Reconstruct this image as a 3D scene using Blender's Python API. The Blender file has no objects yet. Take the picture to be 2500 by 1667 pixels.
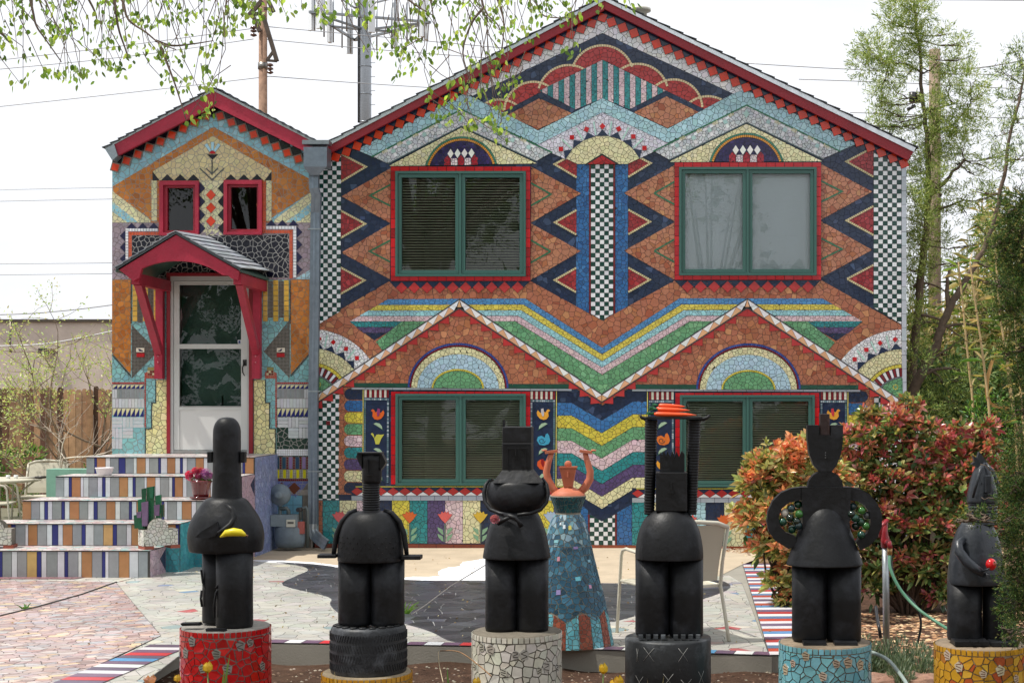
import bpy, math, random
import numpy as np
from mathutils import Vector, Matrix
from mathutils.geometry import tessellate_polygon

# ------------------------------------------------------------------ camera, sky, sun, exposure
F, CX, CY, D, H = 3700.0, 1606.0, 975.0, 18.97, 1.86
SC = bpy.context.scene
cam_d = bpy.data.cameras.new("camera"); cam = bpy.data.objects.new("camera", cam_d)
SC.collection.objects.link(cam); SC.camera = cam
cam.location = (0, -D, H); cam.rotation_euler = (math.radians(90), 0, 0)
cam_d.sensor_width = 36; cam_d.lens = F/2500*36
cam_d.shift_x = (1250-CX)/2500; cam_d.shift_y = (CY-833.5)/2500
cam_d.clip_start = 0.1; cam_d.clip_end = 900

SUN_DIR = Vector((-0.42, -0.13, 0.90)).normalized()      # towards the sun: high, to the left, barely in front of the facade
SUN_EL = math.asin(SUN_DIR.z); SUN_AZ = math.atan2(SUN_DIR.x, SUN_DIR.y)
world = bpy.data.worlds.new("World"); SC.world = world; world.use_nodes = True
nt = world.node_tree; nt.nodes.clear()
wo = nt.nodes.new("ShaderNodeOutputWorld"); bg = nt.nodes.new("ShaderNodeBackground")
sky = nt.nodes.new("ShaderNodeTexSky"); sky.sky_type = 'NISHITA'; sky.sun_disc = False
sky.sun_elevation = SUN_EL; sky.sun_rotation = SUN_AZ; sky.dust_density = 3.0; sky.air_density = 1.0
tc = nt.nodes.new("ShaderNodeTexCoord"); mp = nt.nodes.new("ShaderNodeMapping"); mp.inputs['Scale'].default_value = (1, 1, 3)
nz = nt.nodes.new("ShaderNodeTexNoise"); nz.inputs['Scale'].default_value = 1.6; nz.inputs['Detail'].default_value = 7; nz.inputs['Roughness'].default_value = .6
rp = nt.nodes.new("ShaderNodeValToRGB"); rp.color_ramp.elements[0].position = .30; rp.color_ramp.elements[1].position = .55
rp.color_ramp.elements[0].color = (.62, .62, .62, 1); rp.color_ramp.elements[1].color = (1, 1, 1, 1)
mx = nt.nodes.new("ShaderNodeMixRGB"); mx.inputs[2].default_value = (7.6, 7.8, 8.2, 1)
nt.links.new(tc.outputs['Generated'], mp.inputs[0]); nt.links.new(mp.outputs[0], nz.inputs['Vector'])
nt.links.new(nz.outputs['Fac'], rp.inputs[0]); nt.links.new(rp.outputs[0], mx.inputs[0])
nt.links.new(sky.outputs[0], mx.inputs[1]); nt.links.new(mx.outputs[0], bg.inputs[0])
bg.inputs[1].default_value = 0.10; nt.links.new(bg.outputs[0], wo.inputs[0])
sun_d = bpy.data.lights.new("sun", 'SUN'); sun_d.energy = 3.5; sun_d.angle = math.radians(1.5); sun_d.color = (1, .955, .88)
sun = bpy.data.objects.new("sun", sun_d); SC.collection.objects.link(sun)
sun.rotation_euler = (-SUN_DIR).to_track_quat('-Z', 'Y').to_euler(); sun.location = (-8, -6, 20)
vs = SC.view_settings; vs.view_transform = 'Standard'; vs.look = 'None'; vs.exposure = 0.47; vs.gamma = 1; vs.use_curve_mapping = False
SC.cycles.max_bounces = 7; SC.cycles.transparent_max_bounces = 16; SC.cycles.sample_clamp_indirect = 6

# ------------------------------------------------------------------ pixel helpers: photo pixel -> place
def P(px, py, d): return Vector(((px-CX)*d/F, d-D, H-(py-CY)*d/F))
def PW(px, py, off=0.0): return Vector(((px-CX)*D/F, -off, H-(py-CY)*D/F))
def G(px, py, z=0.0):
    d = (H-z)*F/(py-CY); return Vector(((px-CX)*d/F, d-D, z))
S = D/F        # metres per photo pixel on the facade

def lin(c):
    if isinstance(c, str):
        c = c.lstrip('#'); c = [int(c[i:i+2], 16)/255 for i in (0, 2, 4)]
    return tuple((x/12.92 if x <= .04045 else ((x+.055)/1.055)**2.4) for x in c)
COL = {k: lin(v) for k, v in dict(
    navy='1f2c46', terra='a4684e', terra2='ac7459', white='dcdee2', cream='d3cfa4', lblue='9ec4ce', red='a93232', bred='b5101c', ored='cc3a1e',
    dgreen='173f37', blue='2f6298', yellow='c9bb48', pink='cfb8be', green='649a70', teal='2e8286', purple='54466e', grey='6c737a', lgrey='b4bcc4',
    lav='ccccd8', mint='a9d0c4', dteal='2c5148', gline='2b6a4c', dred='6e1a22', tan='d3a37c', bblue='33478f', gold='c9a348', ochre='b5702e', cream2='cdbf92',
    lblue2='86b8c6', mauve='93868f', black='14141e', orange='cf5a38', aqua='7fb3b6', bluestone='8090b4', teak='6b3a28', bird='dc9a3a', leaf='7aa184',
    pgreen='9bb59a', paint='a3203a', frame='2f5f55', alum='b9bdbd', steel='7c8894', shingle='6a6e72', whitetile='bfc3c6', greytile='868b8d', orangetile='9e7049', buff='b2925c', bluetile='22286a').items()}

def jit(col, a=.10, b=.04, rnd=random):
    k = 1+rnd.uniform(-a, a)
    return tuple(max(0, min(1, x*k*(1+rnd.uniform(-b, b)))) for x in col)

# ------------------------------------------------------------------ materials
MATS = {}
def mat(name, rough=.5, attr=True, col=(1, 1, 1), metal=0, spec=.5, noise=(0, 8), bump=0, bscale=40, trans=0, coat=0, tcol=None):
    if name in MATS: return MATS[name]
    m = bpy.data.materials.new(name); m.use_nodes = True; n = m.node_tree; n.nodes.clear()
    out = n.nodes.new("ShaderNodeOutputMaterial"); p = n.nodes.new("ShaderNodeBsdfPrincipled")
    p.inputs['Roughness'].default_value = rough; p.inputs['Metallic'].default_value = metal
    p.inputs['Specular IOR Level'].default_value = spec; p.inputs['Coat Weight'].default_value = coat; p.inputs['Coat Roughness'].default_value = .1
    if attr:
        a = n.nodes.new("ShaderNodeAttribute"); a.attribute_name = "Col"; src = a.outputs['Color']
    else:
        a = n.nodes.new("ShaderNodeRGB"); a.outputs[0].default_value = (*col, 1); src = a.outputs[0]
    if noise[0]:
        t = n.nodes.new("ShaderNodeTexCoord")
        k = n.nodes.new("ShaderNodeTexNoise"); k.inputs['Scale'].default_value = noise[1]; k.inputs['Detail'].default_value = 6; k.inputs['Roughness'].default_value = .65
        g = n.nodes.new("ShaderNodeNewGeometry"); n.links.new(g.outputs['Position'], k.inputs['Vector'])
        mr = n.nodes.new("ShaderNodeMapRange"); mr.inputs[1].default_value = .3; mr.inputs[2].default_value = .7
        mr.inputs[3].default_value = 1-noise[0]; mr.inputs[4].default_value = 1+noise[0]*.7
        n.links.new(k.outputs['Fac'], mr.inputs[0])
        v = n.nodes.new("ShaderNodeVectorMath"); v.operation = 'SCALE'; n.links.new(src, v.inputs[0]); n.links.new(mr.outputs[0], v.inputs['Scale']); src = v.outputs[0]
    n.links.new(src, p.inputs['Base Color'])
    if bump:
        g = n.nodes.new("ShaderNodeNewGeometry"); k = n.nodes.new("ShaderNodeTexNoise"); k.inputs['Scale'].default_value = bscale; k.inputs['Detail'].default_value = 5
        n.links.new(g.outputs['Position'], k.inputs['Vector']); b = n.nodes.new("ShaderNodeBump"); b.inputs['Strength'].default_value = bump; b.inputs['Distance'].default_value = .01
        n.links.new(k.outputs['Fac'], b.inputs['Height']); n.links.new(b.outputs[0], p.inputs['Normal'])
    sh = p.outputs[0]
    if trans:
        tr = n.nodes.new("ShaderNodeBsdfTranslucent"); mi = n.nodes.new("ShaderNodeMixShader"); mi.inputs[0].default_value = trans
        if tcol:
            vm = n.nodes.new("ShaderNodeVectorMath"); vm.operation = 'MULTIPLY'; vm.inputs[1].default_value = tcol; n.links.new(src, vm.inputs[0]); n.links.new(vm.outputs[0], tr.inputs[0])
        else: n.links.new(src, tr.inputs[0])
        n.links.new(sh, mi.inputs[1]); n.links.new(tr.outputs[0], mi.inputs[2]); sh = mi.outputs[0]
    n.links.new(sh, out.inputs[0]); MATS[name] = m; return m
def glass_mat():
    m = bpy.data.materials.new("window_glass"); m.use_nodes = True; n = m.node_tree; n.nodes.clear()
    out = n.nodes.new("ShaderNodeOutputMaterial"); gl = n.nodes.new("ShaderNodeBsdfGlossy"); gl.inputs['Roughness'].default_value = .0
    tr = n.nodes.new("ShaderNodeBsdfTransparent"); tr.inputs[0].default_value = (.95, .98, .96, 1)
    fr = n.nodes.new("ShaderNodeFresnel"); fr.inputs[0].default_value = 1.62; mi = n.nodes.new("ShaderNodeMixShader")
    n.links.new(fr.outputs[0], mi.inputs[0]); n.links.new(tr.outputs[0], mi.inputs[1]); n.links.new(gl.outputs[0], mi.inputs[2]); n.links.new(mi.outputs[0], out.inputs[0])
    return m
M_TILE = mat("glazed_tile", .17, noise=(.10, 22)); M_TILEM = mat("worn_tile", .42, noise=(.13, 9)); M_GROUT = mat("grout", .9, noise=(.25, 25), spec=.2)
M_PAINT = mat("painted_wood", .45, noise=(.2, 5), bump=.35, bscale=45); M_METAL = mat("galvanised_metal", .38, metal=.75, noise=(.18, 14))
M_CLAY = mat("dark_clay", .48, noise=(.7, 6), bump=.3, bscale=24, spec=.34); M_STONE = mat("rough_stone", .9, noise=(.3, 12), bump=.7, bscale=45, spec=.3)
for _n in M_CLAY.node_tree.nodes:
    if _n.type == 'MAP_RANGE': _n.inputs[1].default_value = .50; _n.inputs[2].default_value = .80; _n.inputs[3].default_value = .8; _n.inputs[4].default_value = 4.5      # dusty, faded patches
M_GLOSSCLAY = mat('glossy_clay', .34, noise=(.3, 7), bump=.4, bscale=24, spec=.5)
M_WOOD = mat("weathered_wood", .8, noise=(.35, 7), bump=.3, bscale=60, spec=.25); M_LEAF = mat("leaf", .38, trans=.35, noise=(.15, 5), tcol=(1.3, 1.25, .7))
M_LEAFM = mat("leaf_matte", .6, trans=.3, noise=(.2, 3), tcol=(1.2, 1.15, .7), spec=.3)
M_LEAFG = mat("leaf_glossy", .24, trans=.38, noise=(.12, 5), tcol=(1.3, .9, .6), spec=.5); M_BARK = mat("bark", .9, noise=(.35, 20), bump=.8, bscale=50, spec=.2)
M_PLAST = mat("smooth_plastic", .35); M_TERRA = mat("terracotta", .6, noise=(.12, 12)); M_SOIL = mat("soil", .95, noise=(.4, 18), bump=1, bscale=60, spec=.15)
M_CONC = mat("concrete", .85, noise=(.16, 2.2), bump=.25, bscale=80, spec=.3); M_SHING = mat("shingle", .85, noise=(.3, 40), spec=.25); M_GLASS = glass_mat()

# ------------------------------------------------------------------ mesh buffer
OFF = {}
class Buf:
    def __init__(s): s.v = []; s.f = []; s.c = []; s.sm = []
    def face(s, pts, col, sm=False):
        b = len(s.v); s.v += [tuple(p) for p in pts]; s.f.append(tuple(range(b, b+len(pts)))); s.c.append(col); s.sm.append(sm)
    def box(s, lo, hi, col, R=None, T=None):
        x0, y0, z0 = lo; x1, y1, z1 = hi
        vs_ = [Vector(q) for q in ((x0,y0,z0),(x1,y0,z0),(x1,y1,z0),(x0,y1,z0),(x0,y0,z1),(x1,y0,z1),(x1,y1,z1),(x0,y1,z1))]
        if R is not None: vs_ = [R @ q for q in vs_]
        if T is not None: vs_ = [q+Vector(T) for q in vs_]
        s.hexa(vs_, col)
    def hexa(s, q, col):
        b = len(s.v); s.v += [tuple(p) for p in q]
        for f in ((0,3,2,1),(4,5,6,7),(0,1,5,4),(1,2,6,5),(2,3,7,6),(3,0,4,7)): s.f.append(tuple(b+i for i in f)); s.c.append(col); s.sm.append(False)
    def slab(s, a, b_, w, col):       # a: front polygon, extruded by vector w
        a = [Vector(p) for p in a]; w = Vector(w); n = len(a); b = len(s.v)
        s.v += [tuple(p) for p in a]+[tuple(p+w) for p in a]
        for t in tess([a]): s.f.append(tuple(b+i for i in t)); s.c.append(col); s.sm.append(False); s.f.append(tuple(b+n+i for i in reversed(t))); s.c.append(col); s.sm.append(False)
        for i in range(n):
            j = (i+1) % n; s.f.append((b+i, b+n+i, b+n+j, b+j)); s.c.append(col); s.sm.append(False)
    def bar(s, a, b_, w, h, col, up=(0, 0, 1)):   # box-section bar from a to b
        a, b_ = Vector(a), Vector(b_); d = (b_-a).normalized(); u = Vector(up); r = d.cross(u)
        if r.length < 1e-4: r = d.cross(Vector((1, 0, 0)))
        r.normalize(); u = r.cross(d); r = r*w/2; u = u*h/2
        s.hexa([a-r-u, a+r-u, b_+r-u, b_-r-u, a-r+u, a+r+u, b_+r+u, b_-r+u], col)
    def tube(s, pts, rad, n, col, cap=True, flat=1.0):
        pts = [Vector(p) for p in pts]; m = len(pts)
        if not hasattr(rad, '__len__'): rad = [rad]*m
        b = len(s.v); pr = None
        for i, p in enumerate(pts):
            d = (pts[min(i+1, m-1)]-pts[max(i-1, 0)]);  d = d.normalized() if d.length > 1e-9 else Vector((0, 0, 1))
            if pr is None: pr = d.cross(Vector((0, 1, 0)) if abs(d.y) < .9 else Vector((1, 0, 0))).normalized()
            else:
                q = pr-d*pr.dot(d); pr = q.normalized() if q.length > 1e-6 else pr
            w = d.cross(pr)
            for k in range(n):
                t = 2*math.pi*k/n; s.v.append(tuple(p+(pr*math.cos(t)+w*math.sin(t)*flat)*rad[i]))
        for i in range(m-1):
            for k in range(n):
                l = (k+1) % n; s.f.append((b+i*n+k, b+i*n+l, b+(i+1)*n+l, b+(i+1)*n+k)); s.c.append(col); s.sm.append(True)
        if cap:
            s.f.append(tuple(b+k for k in reversed(range(n)))); s.c.append(col); s.sm.append(False)
            s.f.append(tuple(b+(m-1)*n+k for k in range(n))); s.c.append(col); s.sm.append(False)
    def lathe(s, prof, cen, n, col, sx=1, sy=1, cap=True, a0=0, a1=2*math.pi, fn=None):   # prof: (r, z)
        b = len(s.v); full = abs(a1-a0-2*math.pi) < 1e-6; k_ = n if full else n+1; cx, cy, cz = cen
        for r, z in prof:
            for k in range(k_):
                t = a0+(a1-a0)*k/n; rr = r*(fn(t, z) if fn else 1); s.v.append((cx+rr*sx*math.cos(t), cy+rr*sy*math.sin(t), cz+z))
        for i in range(len(prof)-1):
            for k in range(n):
                l = (k+1) % k_; s.f.append((b+i*k_+k, b+i*k_+l, b+(i+1)*k_+l, b+(i+1)*k_+k)); s.c.append(col); s.sm.append(True)
        if cap:
            s.f.append(tuple(b+k for k in reversed(range(k_)))); s.c.append(col); s.sm.append(False)
            o = b+(len(prof)-1)*k_; s.f.append(tuple(o+k for k in range(k_))); s.c.append(col); s.sm.append(False)
    def ball(s, cen, r, col, n=12, m=8, sx=1, sy=1, sz=1):
        prof = [(max(1e-4, r*math.sin(math.pi*i/m)), -r*sz*math.cos(math.pi*i/m)) for i in range(m+1)]
        s.lathe(prof, cen, n, col, sx, sy, cap=False)
    def add(s, o):
        b = len(s.v); s.v += o.v; s.f += [tuple(i+b for i in f) for f in o.f]; s.c += o.c; s.sm += o.sm
    def build(s, name, m, parent=None, loc=None, label=None, cat=None, group=None, kind=None):
        base = OFF[parent.name] if parent is not None else Vector((0, 0, 0))
        loc = Vector(loc) if loc is not None else base
        a = np.array(s.v, dtype=np.float64).reshape(-1, 3)-np.array(loc)
        me = bpy.data.meshes.new(name); me.from_pydata(a.tolist(), [], s.f)
        ca = me.color_attributes.new("Col", 'FLOAT_COLOR', 'CORNER')
        cnt = np.array([len(f) for f in s.f]); cc = np.repeat(np.array([(c[0], c[1], c[2], 1.0) for c in s.c], dtype=np.float32), cnt, axis=0)
        ca.data.foreach_set("color", cc.ravel()); me.polygons.foreach_set("use_smooth", s.sm)
        me.materials.append(m); me.update()
        return link(name, me, parent, loc, label, cat, group, kind)
def link(name, me, parent=None, loc=(0, 0, 0), label=None, cat=None, group=None, kind=None):
    o = bpy.data.objects.new(name, me); SC.collection.objects.link(o)
    loc = Vector(loc); OFF[o.name] = loc.copy()
    if parent is not None: o.parent = parent; o.location = loc-OFF[parent.name]
    else: o.location = loc
    return tag(o, label, cat, group, kind)
def tag(o, label=None, cat=None, group=None, kind=None):
    for k, v in (('label', label), ('category', cat), ('group', group), ('kind', kind)):
        if v: o[k] = v
    return o
def root(name, loc, label, cat, group=None): return link(name, None, None, loc, label, cat, group)
def dup(src, loc, rz=None, label=None):
    def cp(o, par):
        c = o.copy(); SC.collection.objects.link(c)
        if par is not None: c.parent = par
        for ch in o.children: cp(ch, c)
        return c
    c = cp(src, None); c.location = loc; OFF[c.name] = Vector(loc)
    if rz is not None: c.rotation_euler.z = rz
    if label: c['label'] = label
    return c
def tess(loops):
    v = [Vector(p) for l in loops for p in l]
    return [t for t in tessellate_polygon([[Vector(p) for p in l] for l in loops])]

# ------------------------------------------------------------------ 2D polygon tools and the tile layer
def area(p): return .5*sum(p[i][0]*p[(i+1) % len(p)][1]-p[(i+1) % len(p)][0]*p[i][1] for i in range(len(p)))
def ccw(p): return list(p) if area(p) > 0 else list(reversed(p))
def halfclip(p, a, b, c):          # keep a*x+b*y<=c
    out = []; n = len(p)
    for i in range(n):
        q, r = p[i], p[(i+1) % n]; dq = a*q[0]+b*q[1]-c; dr = a*r[0]+b*r[1]-c
        if dq <= 0: out.append(q)
        if (dq < 0 < dr) or (dr < 0 < dq):
            t = dq/(dq-dr); out.append((q[0]+(r[0]-q[0])*t, q[1]+(r[1]-q[1])*t))
    return out
def inside(p, x, y):
    r = False; n = len(p); j = n-1
    for i in range(n):
        if (p[i][1] > y) != (p[j][1] > y) and x < (p[j][0]-p[i][0])*(y-p[i][1])/(p[j][1]-p[i][1])+p[i][0]: r = not r
        j = i
    return r
def inset(p, g):
    p = ccw(p); n = len(p); out = []
    for i in range(n):
        a, b, c = p[i-1], p[i], p[(i+1) % n]
        d1 = (b[0]-a[0], b[1]-a[1]); d2 = (c[0]-b[0], c[1]-b[1]); l1 = math.hypot(*d1) or 1; l2 = math.hypot(*d2) or 1
        n1 = (-d1[1]/l1, d1[0]/l1); n2 = (-d2[1]/l2, d2[0]/l2); k = 1+n1[0]*n2[0]+n1[1]*n2[1]
        k = max(k, .35); out.append((b[0]+g*(n1[0]+n2[0])/k, b[1]+g*(n1[1]+n2[1])/k))
    return out
def bbox(p): xs = [q[0] for q in p]; ys = [q[1] for q in p]; return min(xs), min(ys), max(xs), max(ys)

class Tiles:
    """pieces laid on a surface: collects them per part name, then links the largest 300 as parts and joins the rest."""
    def __init__(s, rt, fmap, lh=.0025, th=.0022, cap=300, m=None, gm=None, px=True):
        s.rt = rt; s.fmap = fmap; s.lh = lh; s.th = th; s.pool = {}; s.regs = []; s.grout = Buf(); s.cap = cap; s.m = m or M_TILE; s.gm = gm or M_GROUT; s.holes = []; s.jobs = []
        s.rnd = random.Random(7); s.tilt = .35
    def region(s, lay, pts, col, cell=11, gap=.9, name='shard', gcol=None, jitc=.10, ax=1, ay=1, alt=None, rot=0, g_in=.5):
        s.regs.append((lay, ccw(pts), bbox(pts))); s.jobs.append(('vor', lay, ccw(pts), col, cell, gap, name, gcol, jitc, ax, ay, alt, rot, g_in))
    def grid(s, lay, pts, colfn, dx, dy, org, gap=.7, name='square_tile', gcol=None, back=True):
        s.regs.append((lay, ccw(pts), bbox(pts))); s.jobs.append(('grid', lay, ccw(pts), colfn, dx, dy, org, gap, name, gcol, back))
    def one(s, lay, pts, col, name='tile', th=1.0, gap=.45, back=None, m=None):
        s.jobs.append(('one', lay, ccw(pts), col, name, th, gap, back, m))
        if back is not None: s.regs.append((lay, ccw(pts), bbox(pts)))
    def beads(s, lay, line, w, ln, col, gap=.6, name='bead_tile', closed=False, back=(.05, .05, .05), colfn=None, m=None):
        seg = []
        for i in range(len(line)-1):
            a, b = line[i], line[i+1]; L = math.hypot(b[0]-a[0], b[1]-a[1])
            if L > 0: seg.append((a, b, L))
        tot = sum(q[2] for q in seg); n = max(1, round(tot/ln)); st = tot/n
        def at(t):
            for a, b, L in seg:
                if t <= L or (a, b, L) == seg[-1]:
                    k = min(1, t/L); dx, dy = (b[0]-a[0])/L, (b[1]-a[1])/L; return (a[0]+(b[0]-a[0])*k, a[1]+(b[1]-a[1])*k), (-dy, dx)
                t -= L
        # joint offsets at polyline corners: mitre
        cuts = [(0, 'c')]; acc = 0; ts = [i*st for i in range(n+1)]
        for i in range(n):
            t0, t1 = ts[i]+gap/2, ts[i+1]-gap/2
            (p0, n0), (p1, n1) = at(t0), at(t1)
            mid = []
            acc = 0
            for a, b, L in seg[:-1]:
                acc += L
                if t0 < acc < t1: mid.append((b, at(acc-1e-4)[1], at(acc+1e-4)[1]))
            up = [(p0[0]+n0[0]*w/2, p0[1]+n0[1]*w/2)]; dn = [(p0[0]-n0[0]*w/2, p0[1]-n0[1]*w/2)]
            for b, na, nb in mid:
                k = max(.4, 1+na[0]*nb[0]+na[1]*nb[1]); mx_, my_ = (na[0]+nb[0])/k, (na[1]+nb[1])/k
                up.append((b[0]+mx_*w/2, b[1]+my_*w/2)); dn.append((b[0]-mx_*w/2, b[1]-my_*w/2))
            up.append((p1[0]+n1[0]*w/2, p1[1]+n1[1]*w/2)); dn.append((p1[0]-n1[0]*w/2, p1[1]-n1[1]*w/2))
            c = colfn(i) if colfn else col
            s.one(lay, up+list(reversed(dn)), jit(c, .08, .03, s.rnd), name, gap=.15, m=m)
            if back is not None:
                s.jobs.append(('back', lay, ccw([at(ts[i])[0] and (up[0][0], up[0][1])]+up[1:]+list(reversed(dn))), back))
    def clip_cells(s, pts, col, cell, gap, ax, ay, rot, covers, jitc, alt, g_in):
        rnd = s.rnd; reg = inset(pts, g_in); x0, y0, x1, y1 = bbox(pts); cr, sr = math.cos(rot), math.sin(rot)
        # work in stretched/rotated coords
        def f(p): x, y = p[0]*cr+p[1]*sr, -p[0]*sr+p[1]*cr; return (x/ax, y/ay)
        def b(p): x, y = p[0]*ax, p[1]*ay; return (x*cr-y*sr, x*sr+y*cr)
        R = [f(p) for p in reg]; X0, Y0, X1, Y1 = bbox(R); g = cell
        nx, ny = int((X1-X0)/g)+4, int((Y1-Y0)/g)+4
        seeds = [[(X0+(i-1.5+.5+rnd.uniform(-.46, .46))*g, Y0+(j-1.5+.5+rnd.uniform(-.46, .46))*g, rnd.random()**1.5*.42*g*g) for j in range(ny)] for i in range(nx)]
        out = []
        for i in range(1, nx-1):
            for j in range(1, ny-1):
                sx, sy, sw = seeds[i][j]
                if sx < X0-g or sx > X1+g or sy < Y0-g or sy > Y1+g: continue
                c = [(sx-1.4*g, sy-1.4*g), (sx+1.4*g, sy-1.4*g), (sx+1.4*g, sy+1.4*g), (sx-1.4*g, sy+1.4*g)]
                for ii in range(max(0, i-2), min(nx, i+3)):
                    for jj in range(max(0, j-2), min(ny, j+3)):
                        if ii == i and jj == j: continue
                        tx, ty, tw = seeds[ii][jj]; dx, dy = tx-sx, ty-sy; L = math.hypot(dx, dy)
                        if L > 2.6*g: continue
                        c = halfclip(c, dx/L, dy/L, ((tx+sx)/2*dx+(ty+sy)/2*dy)/L+(sw-tw)/(2*L)-gap/2)
                        if len(c) < 3: break
                    if len(c) < 3: break
                if len(c) < 3: continue
                c = ccw(c); sub = R; cb = bbox(c)
                for k in range(len(c)):
                    p, q = c[k], c[(k+1) % len(c)]; ex, ey = q[0]-p[0], q[1]-p[1]
                    L = math.hypot(ex, ey)
                    if L < 1e-6: continue
                    a_, b_ = ey/L, -ex/L; sub = halfclip(sub, a_, b_, a_*p[0]+b_*p[1])
                    if len(sub) < 3: break
                if len(sub) < 3: continue
                q = [b(p) for p in sub]
                if abs(area(q)) < cell*cell*.035*ax*ay: continue
                # drop doubled points
                r = []
                for p in q:
                    if not r or math.hypot(p[0]-r[-1][0], p[1]-r[-1][1]) > .05*cell: r.append(p)
                if len(r) > 3 and math.hypot(r[0][0]-r[-1][0], r[0][1]-r[-1][1]) < .05*cell: r.pop()
                if len(r) < 3: continue
                qb = bbox(r); hid = False
                for cp, cbb in covers:
                    if qb[0] >= cbb[0]-.3 and qb[2] <= cbb[2]+.3 and qb[1] >= cbb[1]-.3 and qb[3] <= cbb[3]+.3 and all(inside(cp, *p) for p in r): hid = True; break
                if hid: continue
                mx_, my_ = sum(p[0] for p in r)/len(r), sum(p[1] for p in r)/len(r)
                if any(h[0] < mx_ < h[2] and h[1] < my_ < h[3] for h in s.holes): continue
                cc = col
                if alt and rnd.random() < alt[0]: cc = rnd.choice(alt[1])
                out.append((r, jit(cc, jitc, .04, rnd)))  # random tone per shard; the variety also imitates glare
        return out
    def piece(s, r, col, lay, name, th=1.0, m=None, tilt=None):
        s.pool.setdefault(name, []).append((abs(area(r)), r, col, lay, th, m or s.m, s.tilt if tilt is None else tilt))
    def run(s):
        for jb in s.jobs:
            k = jb[0]
            if k == 'vor':
                _, lay, pts, col, cell, gap, name, gcol, jitc, ax, ay, alt, rot, g_in = jb
                cov = [(p, b) for l, p, b in s.regs if l > lay]
                for r, c in s.clip_cells(pts, col, cell, gap, ax, ay, rot, cov, jitc, alt, g_in): s.piece(r, c, lay, name)
                s.back(lay, pts, gcol or (.045, .042, .045))
            elif k == 'grid':
                _, lay, pts, colfn, dx, dy, org, gap, name, gcol, back = jb
                x0, y0, x1, y1 = bbox(pts); reg = inset(pts, .3)
                for i in range(int(math.floor((x0-org[0])/dx)), int(math.ceil((x1-org[0])/dx))+1):
                    for j in range(int(math.floor((y0-org[1])/dy)), int(math.ceil((y1-org[1])/dy))+1):
                        q = reg; a, b, c, d = org[0]+i*dx+gap/2, org[0]+(i+1)*dx-gap/2, org[1]+j*dy+gap/2, org[1]+(j+1)*dy-gap/2
                        for h in ((-1, 0, -a), (1, 0, b), (0, -1, -c), (0, 1, d)):
                            q = halfclip(q, *h)
                            if len(q) < 3: break
                        if len(q) >= 3 and abs(area(q)) > dx*dy*.08:
                            mx_, my_ = (a+b)/2, (c+d)/2
                            if any(l > lay and inside(p, mx_, my_) and inside(p, a, c) and inside(p, b, d) and inside(p, a, d) and inside(p, b, c) for l, p, bb in s.regs): continue
                            s.piece(q, jit(colfn(i, j), .07, .02, s.rnd), lay, name)
                if back: s.back(lay, pts, gcol or (.045, .042, .045))
            elif k == 'one':
                _, lay, pts, col, name, th, gap, back, m = jb
                s.piece(inset(pts, gap), col, lay, name, th, m)
                if back is not None: s.back(lay, pts, back)
            elif k == 'back': s.back(jb[1], jb[2], jb[3], raw=True)
        if s.grout.f: s.grout.build('grout', s.gm, s.rt, kind='stuff')
        for name, L in s.pool.items():
            L.sort(key=lambda t: -t[0]); rest = {}
            for n_, (a, r, col, lay, th, m, tilt) in enumerate(L):
                top = s.solid(r, lay, th, tilt)
                if n_ < s.cap:
                    B = Buf(); s.emit(B, top, col); c = sum((Vector(p) for p in top[0]), Vector())/len(top[0]); B.build(name, m, s.rt, c)
                else:
                    B = rest.setdefault(m.name, (Buf(), m))[0]; s.emit(B, top, col)
            for B, m in rest.values(): B.build(name+'s', m, s.rt, kind='stuff')
    def back(s, lay, pts, col, raw=False):
        x0, y0, x1, y1 = bbox(pts)
        for h in s.holes:
            if x0 < h[2]-.5 and x1 > h[0]+.5 and y0 < h[3]-.5 and y1 > h[1]+.5:      # cut the window or door opening out of the backing
                mid = halfclip(halfclip(pts, -1, 0, -h[0]), 1, 0, h[2])
                for q in (halfclip(pts, 1, 0, h[0]), halfclip(pts, -1, 0, -h[2]), halfclip(mid, 0, 1, h[1]) if len(mid) > 2 else [], halfclip(mid, 0, -1, -h[3]) if len(mid) > 2 else []):
                    if len(q) > 2 and abs(area(q)) > .01: s.back(lay, q, col, raw)
                return
        loops = [pts]
        flat = [p for l in loops for p in l]; P3 = [s.fmap(p[0], p[1], lay*s.lh+.0003) for p in flat]
        b = len(s.grout.v); s.grout.v += [tuple(p) for p in P3]
        for t in tess([[(p[0], p[1], 0) for p in l] for l in loops]): s.grout.f.append(tuple(b+i for i in t)); s.grout.c.append(col); s.grout.sm.append(False)
    def solid(s, r, lay, th, tilt):
        h0 = lay*s.lh; h1 = h0+s.th*th; cx, cy = sum(p[0] for p in r)/len(r), sum(p[1] for p in r)/len(r)
        w = max(max(abs(p[0]-cx), abs(p[1]-cy)) for p in r) or 1; tx, ty = s.rnd.uniform(-1, 1)*tilt*s.th, s.rnd.uniform(-1, 1)*tilt*s.th
        top = [s.fmap(p[0], p[1], h1+((p[0]-cx)*tx+(p[1]-cy)*ty)/w*.5) for p in r]; bot = [s.fmap(p[0], p[1], h0) for p in r]
        return top, bot
    def emit(s, B, tb, col):
        top, bot = tb; n = len(top)
        if n == 4 or n == 3: B.face(top, col)
        else:
            b = len(B.v); B.v += [tuple(p) for p in top]
            if n > 8:
                for t in tess([top]): B.f.append(tuple(b+i for i in t)); B.c.append(col); B.sm.append(False)
            else: B.f.append(tuple(range(b, b+n))); B.c.append(col); B.sm.append(False)
        dk = tuple(x*.8 for x in col)
        for i in range(n):
            j = (i+1) % n; B.face((top[i], bot[i], bot[j], top[j]), dk)
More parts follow.
